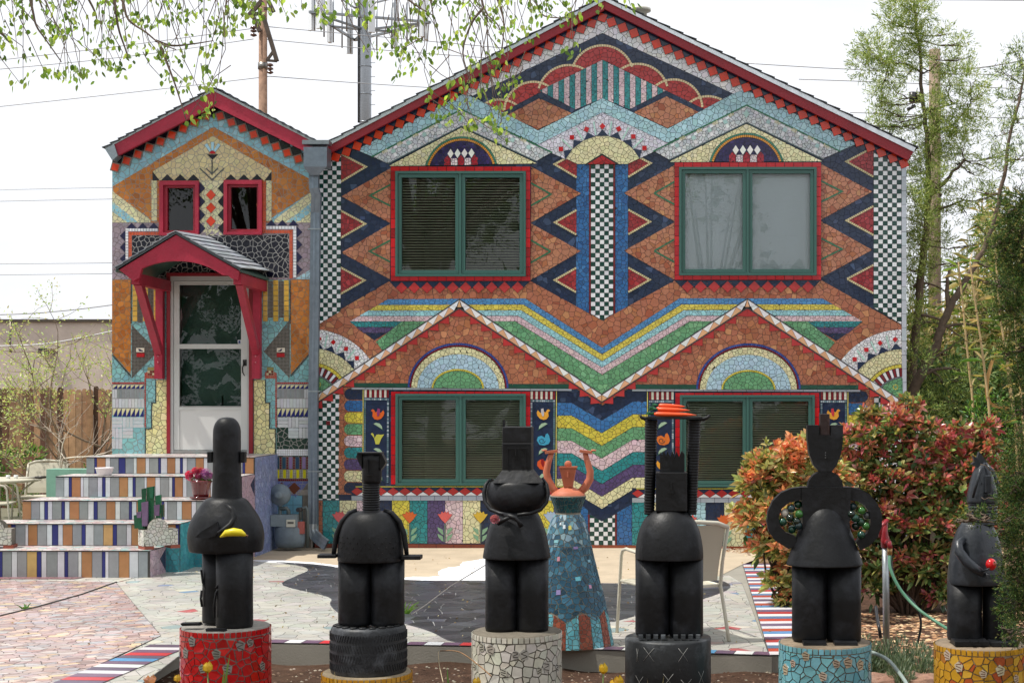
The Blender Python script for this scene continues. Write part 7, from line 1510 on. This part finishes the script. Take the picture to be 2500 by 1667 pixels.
g1 = P(85, 1275, 22.6); wisp('bare_shrub', 'leafless grey shrub with spreading twigs in front of the board fence', g1, [(tuple(g1), (-.1, 0, 1), .028, .9), (tuple(g1+Vector((.12, 0, 0))), (.4, 0, 1), .026, 1.0)], 3, 22.6, 33, [lin('a86858'), lin('b88870')], lin('c4b6a8'), 'shrub', 500, up=.25, lsz=.03, levels=3)
g2 = P(115, 1277, 22.3); wisp('bare_shrub', 'second leafless shrub with pale arching branches reaching the wing corner', g2, [(tuple(g2), (.5, 0, .8), .024, 1.1)], 3, 22.3, 38, [lin('a86858')], lin('d0c4b6'), 'shrub', 160, up=.15, lsz=.03, levels=3)
rg = np.random.default_rng(8); cl = [(tuple(P(x, y, 23.5)), .22) for x, y in ((20, 1200), (60, 1225), (95, 1235), (-10, 1170), (150, 1240), (10, 1120), (80, 1115), (200, 1180), (240, 1150))]; p, d = tufts(cl, 2400, rg, .5)
leaf_mesh('undergrowth', p, d, .09, .03, palette(rg, len(p), [lin('5a7c3a'), lin('42602c'), lin('7c9850')]), M_LEAF, kind='stuff', seed=9)
# ------------------------------------------------------------------ poles, tower, wires
def pole(label, x0, x1, yt, d, col, name='utility_pole', group='wooden utility poles'):
    c = P((x0+x1)/2, yt, d); r = (x1-x0)/2*d/F; rt = root(name, (c.x, c.y, -.2), label, 'pole', group); B = Buf(); B.tube([(c.x, c.y, -.2), (c.x, c.y, c.z/2), (c.x, c.y, c.z)], [r*1.25, r*1.1, r], 14, col); B.build('shaft', M_WOOD, rt); return rt, c, r
rt, c, r = pole('tall wooden utility pole with insulators behind the entry wing', 632, 652, -90, 48, lin('9a7c68'))
k = 48/F
def PB(x, y, o=0): return P(x, y, 48-o)
B = Buf(); MD = lin('5a5048')
B.bar(PB(608, 38, .3), PB(640, 2, .3), .12, .12, MD); B.bar(PB(606, 37, .25), PB(640, 33, .25), .1, .1, MD); B.bar(PB(618, 40, .3), PB(634, 78, .3), .12, .12, MD); B.bar(PB(643, 40, .3), PB(676, 150, .3), .14, .12, MD); B.bar(PB(655, 2, .3), PB(668, 30, .3), .12, .12, MD); B.bar(PB(645, 22, .3), PB(664, 22, .3), .08, .08, MD); B.bar(PB(652, 148, .3), PB(668, 125, .3), .08, .08, MD); B.bar(PB(650, 148, .3), PB(676, 150, .3), .07, .07, MD); B.build('bracket', M_WOOD, rt)
for cx, ys in ((619, (68, 76, 86)), (659.5, (159, 168, 177))):
    for y in ys: B = Buf(); q = PB(cx, y, .3); B.lathe([(.02, -.06), (.11, -.02), (.09, .02), (.03, .05)], q, 14, lin('5a3c30')); B.build('insulator', MATS['glossy_glaze'], rt)
B = Buf(); q = PB(642, 162, 0); B.tube([q-Vector((0, 0, .1)), q+Vector((0, 0, .1))], .16, 14, lin('8a8680')); B.build('band', M_METAL, rt)
rt2, c2_, r2_ = pole('broken-topped wooden pole standing behind the light green juniper', 2268, 2296, 122, 42, lin('8a7868'))
B = Buf(); q = P(2283, 150, 41.6); B.tube([q+Vector((-.17, -.1, .02)), q+Vector((0, -.12, 0)), q+Vector((.17, -.1, -.06))], .02, 6, lin('d8d8d4')); B.build('wire_wrap', M_METAL, rt2)
B = Buf(); q = P(2234, 238, 30); B.tube([q+Vector((-.05, 0, -.1)), q+Vector((-.05, 0, .1))], .07, 10, (.02, .02, .02)); B.tube([q+Vector((.08, 0, -.1)), q+Vector((.08, 0, .1))], .06, 10, (.02, .02, .02)); q2 = P(2225, 263, 30); B.tube([q2+Vector((-.08, 0, -.04)), q2+Vector((.08, 0, .04))], .035, 8, (.03, .03, .03)); B.tube([P(2240, 215, 30), q, q2, P(2200, 300, 30)], .008, 4, (.05, .05, .05)); o = B.build('cable_splice_box', M_PLAST, None, q); tag(o, 'small black splice box hanging on cables among the juniper branches', 'cable box')
td = 95.0; kt = td/F; c = P(892, 300, td); tw = root('antenna_mast', (c.x, c.y, -.3), 'grey steel phone mast with a ring of antennas between the two roofs', 'mast'); B = Buf()
B.tube([(c.x, c.y, -.3), (c.x, c.y, P(0, 0, td).z), (c.x, c.y, P(0, -120, td).z)], [.42, .36, .33], 16, lin('a4aab0')); B.build('shaft', M_METAL, tw)
B = Buf()
for x in (-17, -13): B.tube([P(892+x, 300, td-.2), P(892+x, -100, td-.2)], .05, 6, (.04, .045, .05))
B.build('cable_run', M_PLAST, tw); B = Buf()
for y in (165, 232, 300): q = P(892, y, td); B.tube([q, q+Vector((0, 0, .06))], .40, 16, lin('8c9298'))
for y in range(120, 300, 34): B.bar(P(905, y, td), P(916, y, td), .03, .03, lin('7c8288'))
B.build('step_bolts', M_METAL, tw)
zp = P(0, 62, td).z; B = Buf(); RR = 3.7; ang = [math.radians(a) for a in (-90-60+20, -90+60+20, 90+20)]; cor = [Vector((c.x+RR*1.15*math.cos(a), c.y+RR*1.15*math.sin(a), zp)) for a in ang]
for i in range(3):
    B.bar(cor[i], cor[(i+1) % 3], .14, .14, lin('8e9294')); m_ = (cor[i]+cor[(i+1) % 3])/2; B.bar(Vector((c.x, c.y, zp-.3)), m_, .3, .1, lin('84888a')); B.bar(cor[i]+Vector((0, 0, 2.1)), cor[(i+1) % 3]+Vector((0, 0, 2.1)), .09, .09, lin('8e9294')); B.bar(Vector((c.x, c.y, zp-.3)), cor[i], .12, .12, lin('84888a'))
B.build('platform', M_METAL, tw)
for i in range(3):
    a, b = cor[i], cor[(i+1) % 3]
    for k in range(5):
        q = a.lerp(b, (k+.5)/5); o_ = (q-Vector((c.x, c.y, q.z))).normalized()*.25; B = Buf()
        if k % 2 == 0: B.box((-.2, -.09, -1.0), (.2, .09, 1.9), lin('dfe3e6'), Matrix.Rotation(math.atan2(o_.y, o_.x)-math.pi/2, 3, 'Z'), q+o_); B.build('antenna_panel', M_PLAST, tw)
        B = Buf(); B.tube([q+Vector((0, 0, -1.0)), q+Vector((0, 0, 2.4))], .05, 6, lin('9a9ea2')); B.build('antenna_rod', M_METAL, tw)
def wire(name, pts, r=.02, label=None, d=48, group='overhead wires', col=(.3, .3, .31)):
    q = [P(x, y, d) for x, y in pts]; B = Buf(); B.tube(curve_pts(q, 4), r*.62, 4, col); o = B.build(name, M_PLAST, None, q[0]); tag(o, label, 'wire', group)
wire('overhead_wire', [(-60, 154), (280, 115), (619, 70)], label='top wire running left from the insulators of the tall pole'); wire('overhead_wire', [(-60, 175), (300, 140), (619, 96)], label='second wire running left from the tall pole')
wire('overhead_wire', [(-60, 267), (330, 225), (659, 187)], label='third and lowest sloping wire left of the tall pole'); wire('overhead_wire', [(655, 66), (900, 88), (1230, 118)], label='upper wire crossing from the tall pole past the mast'); wire('overhead_wire', [(640, 96), (900, 120), (1200, 143)], label='middle wire crossing from the tall pole past the mast')
wire('overhead_wire', [(659, 187), (900, 205), (1110, 218)], label='lower wire crossing from the tall pole past the mast'); wire('overhead_wire', [(1820, 155), (2100, 171), (2560, 188)], label='upper wire over the right roof slope', d=44); wire('overhead_wire', [(1950, 194), (2250, 205), (2560, 222)], label='second wire over the right roof slope', d=44)
wire('overhead_wire', [(2075, 275), (2300, 283), (2560, 292)], label='third wire meeting the right roof edge', d=44); wire('overhead_wire', [(2210, 0), (2400, 1), (2560, 3)], label='wire along the very top right of the sky', d=44)
wire('overhead_wire', [(-60, 466), (120, 461), (285, 458)], label='upper of the wires left of the wing roof', d=44, r=.012); wire('overhead_wire', [(-60, 493), (120, 489), (285, 486)], label='wire just under the pair left of the wing', d=44, r=.014); wire('overhead_wire', [(-60, 645), (280, 642)], label='thin wire at mid height left of the wing', d=44, r=.014); wire('overhead_wire', [(-60, 672), (280, 668)], label='thin wire above the young tree', d=44, r=.014)
wire('overhead_wire', [(-60, 769), (60, 766), (180, 756), (290, 742)], label='dark cable sagging just above the beige building', d=38, r=.022); wire('overhead_wire', [(-60, 846), (80, 842), (160, 832), (290, 805)], label='pale twisted cable crossing the beige wall', d=38, r=.028, col=(.5, .5, .5)); wire('overhead_wire', [(2290, 150), (2340, 168), (2420, 162), (2560, 136)], label='twisted cable running right from the broken pole', d=42, r=.03, col=(.35, .35, .36))
# ------------------------------------------------------------------ hanging branches of the big tree over the camera's side
rr = random.Random(51); rg = np.random.default_rng(51)
env_x = [-40, 0, 100, 200, 300, 380, 450, 520, 560, 640, 700, 800, 900, 950, 1000, 1080, 1130, 1180, 1230, 1270, 1310, 1400, 1450, 1560]; env_y = [200, 215, 218, 205, 190, 200, 285, 290, 110, 70, 60, 70, 125, 225, 200, 275, 320, 345, 330, 250, 130, 95, 70, 15]
ov = root('overhanging_tree', (-5.6, -13.5, ZS), 'big tree whose fresh green leafy branches hang down across the top of the view', 'tree'); Pn, Dn, Cn = [], [], []; B = Buf(); TWC = lin('7c6c62')
mains = [[(262, -60), (298, 0), (313, 48), (357, 80), (388, 105), (430, 122)], [(277, -20), (288, 64), (306, 120), (315, 150)], [(60, -60), (79, 23), (89, 64), (112, 98), (150, 152)], [(1172, -60), (1176, 0), (1190, 36), (1214, 60), (1234, 104)], [(-40, 55), (0, 78), (22, 104)], [(1200, -40), (1222, 20), (1230, 60), (1226, 120)], [(1290, -50), (1310, 10), (1330, 40), (1395, 45)], [(388, 105), (410, 160), (432, 220), (454, 292)], [(380, 100), (420, 112), (470, 108), (520, 100)], [(1180, 20), (1150, 60), (1130, 130), (1150, 200)], [(200, -30), (232, 30), (236, 60)], [(520, -60), (560, -10), (600, 20)], [(950, -40), (1010, 10), (1060, 40)]]
for m_ in mains:
    dd_ = rr.uniform(6.3, 7.2); limb(B, px(m_, dd_), (.007 if m_[0] != (-40, 55) else .016), .0022, 6, TWC)
def envy(x): return float(np.interp(x, env_x, env_y))
sites = []
for i in range(240):
    x = rr.uniform(-30, 1480) if i % 3 else rr.choice([rr.gauss(420, 80), rr.gauss(1200, 75), rr.gauss(180, 90)]); e = envy(x); y = e*rr.random()**1.25-8
    if x < 880 and x > 640 and rr.random() < .55: continue
    sites.append((x, y))
sites += [(x, y) for x, y in ((454, 296), (505, 255), (520, 275), (1070, 290), (1095, 300), (1140, 250), (1210, 330), (1180, 305), (1235, 345), (1160, 300), (985, 130), (965, 190), (1045, 235), (50, 205), (115, 190), (168, 180), (1400, 118), (1385, 130), (1540, 15), (850, 25), (555, 70), (570, 55), (610, 35), (700, 40), (900, 130), (1150, 215), (1100, 250))]
for x, y in sites:
    dd_ = rr.uniform(6.2, 7.4); tip = P(x, y, dd_); h = rr.uniform(.08, .5); top = tip+Vector((rr.uniform(-.16, .10), rr.uniform(-.05, .05), h)); mid = (tip+top)/2+Vector((rr.uniform(-.05, .05), 0, 0))
    B.tube([top, mid, tip], [.0022, .0017, .0011], 4, TWC, cap=False)
    for k in range(rr.choice([3, 5, 6, 8, 10])):
        q = tip+Vector((rr.gauss(0, .022), rr.gauss(0, .02), rr.uniform(-.012, .05))); Pn.append(tuple(q)); Dn.append((rr.gauss(0, .55), rr.gauss(0, .5), -1.0)); Cn.append(None)
B.build('branches', M_BARK, ov); n = len(Pn)
leaf_mesh('leaves', Pn, Dn, rg.uniform(.02, .038, n), rg.uniform(.013, .021, n), palette(rg, n, [lin('8cac54'), lin('a4bc62'), lin('78964a'), lin('607c3c'), lin('b4c870')]), mat('thin_leaf', .45, trans=.6, tcol=(1.25, 1.3, .6)), ov, fold=.12, seed=3)
# trunk and the canopy above the frame, which shades the foreground
B = Buf(); limb(B, [(-5.6, -13.5, ZS), (-5.5, -13.3, 2.0), (-5.1, -12.8, 4.0), (-4.6, -12.2, 6.0)], .26, .16, 14, lin('57483c')); B.build('trunk', M_BARK, ov); B = Buf(); crown_c = []
for k in range(16):
    a = k*2.4; L_ = rr.uniform(2.2, 4.8); e = Vector((-4.2+L_*math.cos(a)*1.0+.8, -12.2+L_*math.sin(a)*.8, rr.uniform(6.0, 8.2))); limb(B, [(-5.0, -12.7, 4.4), tuple((Vector((-4.8, -12.4, 6.2))+e)/2+Vector((0, 0, .3))), tuple(e)], .09, .02, 7, TWC); crown_c.append((tuple(e), rr.uniform(.8, 1.4)))
B.build('branches', M_BARK, ov); crown_c = [(c, r) for c, r in crown_c if c[2]-r > 1.86+975/F*max(0, c[1]+D)+.15]
p, d = tufts(crown_c, 420, rg, -.2); leaf_mesh('crown', p, d, .085, .06, palette(rg, len(p), [lin('6f9438'), lin('567a30'), lin('86a844')]), MATS['thin_leaf'], ov, seed=12, shape=4)
# trees across the street, seen mirrored in the windows
def street_tree(x, y, h, r, label, seed, per=30):
    rg = np.random.default_rng(seed); rr_ = random.Random(seed); rt = root('street_tree', (x, y, -.2), label, 'tree', 'trees across the street mirrored in the windows'); B = Buf(); limb(B, [(x, y, -.2), (x+.1, y, h*.3), (x-.1, y, h*.55)], .3, .15, 10); cl = []
    for k in range(14): a = k*2.4; R_ = r*rr_.uniform(.3, .9); e = (x+R_*math.cos(a), y+R_*math.sin(a), h*rr_.uniform(.4, .9)); limb(B, [(x, y, h*.35), (x+R_*.5*math.cos(a), y+R_*.5*math.sin(a), h*.55), e], .1, .03, 6); cl.append((e, r*.42))
    B.build('trunk', M_BARK, rt); p, d = tufts([(c, q_*.75) for c, q_ in cl], per/24, rg); leaf_mesh('filler_leaves', p, d, .7, .5, palette(rg, len(p), [lin('3c5626'), lin('4f6c30')]), M_LEAFM, rt, shape=4, seed=seed+1); p, d = tufts(cl, per, rg); leaf_mesh('crown', p, d, .15, .08, palette(rg, len(p), [lin('4f6c30'), lin('3c5626'), lin('6a8640')]), M_LEAFM, rt, shape=4, seed=seed)  # oversized inner leaves added to block sky gaps in the window reflections
for i, (x, y, h, r, l_) in enumerate(((-9, -42, 16, 4.6, 'broad street tree mirrored in the upper left window'), (-17, -45, 21, 5.2, 'tree left of the broad one across the street'), (-3.5, -46, 12, 3.2, 'smaller tree right of the broad one across the street'), (-26, -44, 20, 5, 'tree far left across the street, mirrored in the wing windows'), (2.2, -44, 13, 2.4, 'sparse tree mirrored in the upper right window'))): street_tree(x, y, h, r, l_, 60+i, 210 if i < 4 else 60)
rg = np.random.default_rng(70); cl = [((x, -38+rg.uniform(-1, 1), rg.uniform(.6, 5.8)), rg.uniform(1.0, 1.6)) for x in np.linspace(-34, 16, 100)]; p, d = tufts(cl, 330, rg); p2, d2 = tufts([(c, r*.85) for c, r in cl], 14, rg); hg = root('hedge', (-9, -38, -.2), 'long green hedge across the street mirrored in the lower windows', 'hedge'); leaf_mesh('filler_leaves', p2, d2, .9, .7, palette(rg, len(p2), [lin('2f4a24'), lin('3c5a2c')]), M_LEAFM, hg, shape=4, seed=72); leaf_mesh('leaves', p, d, .13, .07, palette(rg, len(p), [lin('3c5a2c'), lin('2f4a24'), lin('587838')]), M_LEAFM, hg, shape=4, seed=71)  # hedge raised and packed with added big inner leaves to darken the window reflections
# ------------------------------------------------------------------ faucet, hoses, rocks, small plants
st = root('standpipe', P(2162, 1548, 11), 'galvanised standpipe with a red faucet head beside the red-tipped shrub', 'standpipe'); kk = 11/F
B = Buf(); B.tube([P(2164, 1590, 11), P(2163, 1450, 11), P(2161, 1330, 11)], 8.2*kk, 14, lin('a4a9ac')); B.build('pipe', M_METAL, st)
B = Buf(); RF = lin('8c1c26'); B.tube([P(2161, 1336, 11), P(2161, 1316, 11), P(2160, 1300, 11), P(2160, 1272, 11)], [10*kk, 11*kk, 7*kk, 8*kk], 12, RF); B.tube([P(2160, 1322, 11), P(2170, 1324, 10.95), P(2174, 1338, 10.93)], [8*kk, 7*kk, 6*kk], 10, RF); B.build('faucet_body', mat('enamel', .35), st)
B = Buf(); B.tube([P(2160, 1272, 11), P(2166, 1270, 10.95), P(2151, 1285, 10.93), P(2148, 1312, 10.93)], [5*kk, 5*kk, 4.5*kk, 3.5*kk], 8, RF); B.build('handle', MATS['enamel'], st)
B = Buf(); B.tube([P(2172, 1336, 10.95), P(2172, 1354, 10.95)], 6.5*kk, 10, lin('b08c5c')); B.build('hose_fitting', M_METAL, st)
def hose(name, pts, r, col, label, m=M_PLAST):
    q = [P(*p) for p in pts]; B = Buf(); B.tube(curve_pts(q, 6), r, 10, col); o = B.build(name, m, None, q[0]); tag(o, label, 'hose', 'garden hoses by the faucet')
hose('garden_hose', [(2172, 1352, 10.95), (2173, 1385, 10.9), (2190, 1425, 10.85), (2215, 1460, 10.8), (2250, 1493, 10.7), (2290, 1520, 10.6), (2325, 1545, 10.4), (2350, 1590, 10.2)], .0115, lin('55896c'), 'pale green hose sweeping from the red faucet behind the crowned statue')
hose('garden_hose', [(2174, 1352, 11.02), (2180, 1400, 11), (2200, 1440, 11), (2230, 1470, 11), (2245, 1500, 11), (2248, 1530, 11), (2240, 1570, 11)], .009, (.012, .012, .014), 'black hose hanging from the faucet beside the green hose')
hose('garden_hose', [(2100, 1583, 10), (2130, 1592, 9.9), (2165, 1608, 9.8), (2190, 1635, 9.6), (2215, 1672, 9.3), (2230, 1720, 9.0)], .0125, lin('8c9a94'), 'grey-green hose curving down in front of the sandstone rocks')
hose('garden_hose', [(2138, 1480, 10.7), (2142, 1510, 10.6), (2146, 1530, 10.5), (2150, 1556, 10.5)], .012, (.012, .012, .014), 'short stiff black tube standing left of the standpipe')
def rock(x, y, d, w, h, seed, label, dp=.2, col='9c7866'):
    c = P(x, y, d); r = random.Random(seed); B = Buf(); n = 12; rings = [(.9, 0), (1.0, .25), (.98, .7), (.86, .95), (.45, 1.02)]; ph = [r.uniform(.86, 1.12) for _ in range(n)]
    zz0 = zsoil(c.x, c.y)-.02; V = [[(c.x+w*k*ph[i]*math.copysign(abs(math.cos(2*math.pi*i/n))**.6, math.cos(2*math.pi*i/n)), c.y+dp*k*ph[i]*math.copysign(abs(math.sin(2*math.pi*i/n))**.6, math.sin(2*math.pi*i/n)), zz0+h*t*(1+.1*math.sin(i*1.3+seed))) for i in range(n)] for k, t in rings]
    for j in range(len(rings)-1):
        for i in range(n): B.face((V[j][i], V[j][(i+1) % n], V[j+1][(i+1) % n], V[j+1][i]), jit(lin(col), .1, .04, r))
    B.face(V[-1], lin(col)); o = B.build('sandstone_rock', M_STONE, None, (c.x, c.y, zz0)); tag(o, label, 'rock', 'sandstone rocks edging the bed')
rock(2150, 1640, 10.25, .10, .15, 1, 'pinkish sandstone rock right of the pale blue pedestal'); rock(2250, 1640, 10.25, .12, .15, 2, 'longer pinkish sandstone rock left of the ochre pedestal'); rock(2120, 1600, 11.4, .2, .1, 3, 'low rock half hidden behind the pale blue pedestal', col='8a7264')
# silvery low plants
rg = np.random.default_rng(90)
for i, (x, y, r, l_) in enumerate(((2115, 1570, 40, 'silvery low plant right of the pale blue pedestal'), (2165, 1580, 46, 'silvery low plant at the foot of the standpipe'), (2200, 1612, 34, 'silvery tuft between the two sandstone rocks'), (2245, 1585, 42, 'silvery low plant left of the ochre pedestal'), (2200, 1560, 30, 'silvery plant behind the black hose'))):
    d_ = 10.7 if y < 1600 else 10.2; c = P(x, y, d_); rt = root('silver_plant', (c.x, c.y, ZS), l_, 'plant', 'silvery low plants edging the bed'); R_ = r*d_/F; n = int(900*r*r/1600)
    a = rg.uniform(0, 6.28, n); u = rg.random(n)**.5; pos = np.stack([c.x+R_*u*np.cos(a), c.y+R_*u*np.sin(a)*.8, ZS+.02+(c.z-ZS+.03)*(1-u*u*.7)*rg.uniform(.2, 1, n)], 1); dr = np.stack([np.cos(a)*u, np.sin(a)*u, .6+rg.random(n)], 1)
    leaf_mesh('leaves', pos, dr, rg.uniform(.03, .06, n), .008, palette(rg, n, [lin('8a9c84'), lin('a4b49c'), lin('6c8068'), lin('5a7050')]), M_LEAFM, rt, shape=4, seed=i)
    B = Buf(); 
    for k in range(8): B.tube([(c.x, c.y, ZS), (c.x+R_*.5*math.cos(k), c.y+R_*.4*math.sin(k), (ZS+c.z)/2+.02)], .003, 4, lin('6a6a50'))
    B.build('stems', M_BARK, rt)
pebbles('leaf_litter', [(1.3, -9.0), (2.8, -9.0), (3.6, -4.6), (1.2, -4.8), (.95, -6.5)], 3500, .03, [lin('b09070'), lin('8a6a50'), lin('c8ac88'), lin('6a5040'), lin('a07858')], lambda x, y: zsoil(x, y)+.004, 14, flat=.25)
# tulips and blades at the bottom
def tulip(x, y, d, col, label, open_=False, s=1.0, seed=1, zb=ZS):
    c = P(x, y, d); r = random.Random(seed); rt = root('tulip', (c.x, c.y, zb), label, 'tulip', 'tulips along the bottom of the picture'); B = Buf(); B.tube([(c.x+r.uniform(-.02, .02), c.y, zb), (c.x+r.uniform(-.01, .01), c.y, (zb+c.z)/2), (c.x, c.y, c.z-.02)], .004, 6, lin('8aa45c')); B.build('stem', M_LEAF, rt)
    for k in range(6):
        a = k*1.047+r.random()*.2; o_ = (.024 if open_ else .013)*s; B = Buf(); u = Vector((math.cos(a), math.sin(a), 0)); t = Vector((-u.y, u.x, 0)); b0 = c-Vector((0, 0, .028*s)); m1 = b0+u*.02*s+Vector((0, 0, .016*s)); m2 = b0+u*(.02*s if not open_ else .03*s)+Vector((0, 0, .036*s)); tp = b0+u*o_+Vector((0, 0, (.058 if k % 2 else .052)*s)); cc = jit(lin(col), .1, .05, r)
        B.face((b0-t*.005, b0+t*.005, m1+t*.014*s, m1-t*.014*s), cc, True); B.face((m1-t*.014*s, m1+t*.014*s, m2+t*.014*s, m2-t*.014*s), cc, True); B.face((m2-t*.014*s, m2+t*.014*s, tp), cc, True); B.build('petal', M_LEAF, rt)
    return rt
tulip(507, 1628, 8.5, 'd8b83c', 'yellow tulip in front of the red pedestal, tallest of the left group', s=1.15, seed=1); tulip(433, 1655, 8.5, 'd8b040', 'small yellow tulip bud left of the red pedestal', s=.8, seed=2); tulip(366, 1660, 8.5, 'd8a080', 'peach open tulip low at the left of the red pedestal', True, 1.1, 3)
tulip(1473, 1631, 8.6, 'dcbc30', 'yellow tulip between the white and the black pedestal', s=1.1, seed=4); tulip(1510, 1662, 8.6, 'dcb428', 'yellow tulip low beside the black pedestal', s=1.2, seed=5); tulip(1498, 1668, 8.5, 'd8ac28', 'yellow tulip partly behind its neighbour beside the black pedestal', s=1.0, seed=8); tulip(1164, 1664, 8.5, 'd8b038', 'yellow tulip at the foot of the white pedestal', s=1.0, seed=6); tulip(470, 1690, 8.4, 'd8b038', 'yellow tulip cut by the bottom edge near the red pedestal', s=1.0, seed=7)
def blades(name, label, base, tips, w, col, kind=None, group=None):
    rt = root(name, base, label, 'plant', group)
    for i, (dx, dy, h) in enumerate(tips):
        b = Vector(base)+Vector((dx*.25, dy*.2, 0)); t = Vector(base)+Vector((dx, dy, h)); m = (b+t)/2+Vector((-dx*.12, 0, h*.08)); B = Buf(); s_ = Vector((w, 0, 0)); q = curve_pts([b, m, t], 4); n = len(q)
        for k in range(n-1): a0, a1 = (1-(k/(n-1))**2.2), (1-((k+1)/(n-1))**2.2); B.face((q[k]-s_*a0, q[k]+s_*a0+Vector((0, .004, 0)), q[k+1]+s_*a1+Vector((0, .004, 0)), q[k+1]-s_*a1), jit(lin(col), .08))
        B.build('blade', M_LEAF, rt)
q = P(528, 1800, 8.45); blades('iris_clump', 'long green sword leaves in front of the red pedestal', (q.x, q.y, ZS), [(.075, 0, .58), (.045, 0, .50), (-.02, 0, .42), (.10, 0, .40)], .011, '6f9448', group='sword-leaved clumps')
q = P(1100, 1800, 8.8); blades('iris_clump', 'sword leaves between tyre and white pedestal', (q.x, q.y, ZS), [(-.02, 0, .45), (.03, 0, .34), (.06, .02, .30)], .01, '5f8440', group='sword-leaved clumps')
q = P(1568, 1800, 8.4); blades('iris_clump', 'sword leaf clump in front of the black pedestal', (q.x, q.y, ZS), [(.0, 0, .42), (-.03, 0, .30), (.05, 0, .28)], .011, '4c7238', group='sword-leaved clumps'); q = P(1865, 1800, 8.8); blades('iris_clump', 'single green blade between black and pale blue pedestals', (q.x, q.y, ZS), [(.0, 0, .36)], .01, '4c7238', group='sword-leaved clumps'); q = P(2475, 1800, 8.3); blades('iris_clump', 'broad green blade at the bottom right in front of the ochre pedestal', (q.x, q.y, ZS), [(-.02, 0, .46), (.05, 0, .40)], .018, '4c7a3c', group='sword-leaved clumps')
for i, (x, l_) in enumerate(((830, 'dry straw tuft in front of the tyre'), (1605, 'dry straw tuft in front of the black pedestal'), (1775, 'dry curled straw right of the black pedestal'))):
    q = P(x, 1800, 8.5); r = random.Random(i); blades('dry_grass', l_, (q.x, q.y, ZS), [(r.uniform(-.08, .08), r.uniform(-.05, .05), r.uniform(.3, .47)) for k in range(9)], .0022, 'c4b488', group='dry straw tufts')
q = G(985, 1500); r = random.Random(4); blades('weed', 'green grass tuft growing from the joint beside the tyre statue', tuple(q), [(r.uniform(-.09, .16), r.uniform(-.05, .05), r.uniform(.04, .13)) for k in range(22)], .006, '6a9040')
q = G(62, 1488); blades('weed', 'small green weed in the crack of the pink paving', tuple(q), [(r.uniform(-.08, .08), r.uniform(-.05, .05), r.uniform(.02, .06)) for k in range(12)], .009, '4f7a34')
B = Buf(); a = [P(1075, 1588, 9.6), P(1120, 1590, 9.3), P(1165, 1620, 9.1), P(1200, 1650, 8.9)]; B.tube(curve_pts(a, 4), .004, 5, lin('8a6c50')); a = [P(1070, 1590, 9.6), P(1072, 1620, 9.5), P(1082, 1665, 9.3)]; B.tube(curve_pts(a, 4), .003, 5, lin('b8a88c')); o = B.build('dry_twig', M_BARK, None, a[0]); tag(o, 'dry forked twig leaning on the slab edge left of the white pedestal', 'twig')
rg = np.random.default_rng(99)
n = 260; X = rg.uniform(-5.5, 1.2, n); Y = rg.uniform(-7.6, -1, n); leaf_mesh('fallen_leaves', np.stack([X, Y, np.full(n, .012)], 1), np.stack([rg.normal(size=n), rg.normal(size=n), rg.uniform(0, .25, n)], 1), .03, .014, palette(rg, n, [lin('8a7048'), lin('a88c5c'), lin('6a5a3c'), lin('c8b890')]), M_LEAFM, kind='stuff', shape=4, seed=3)
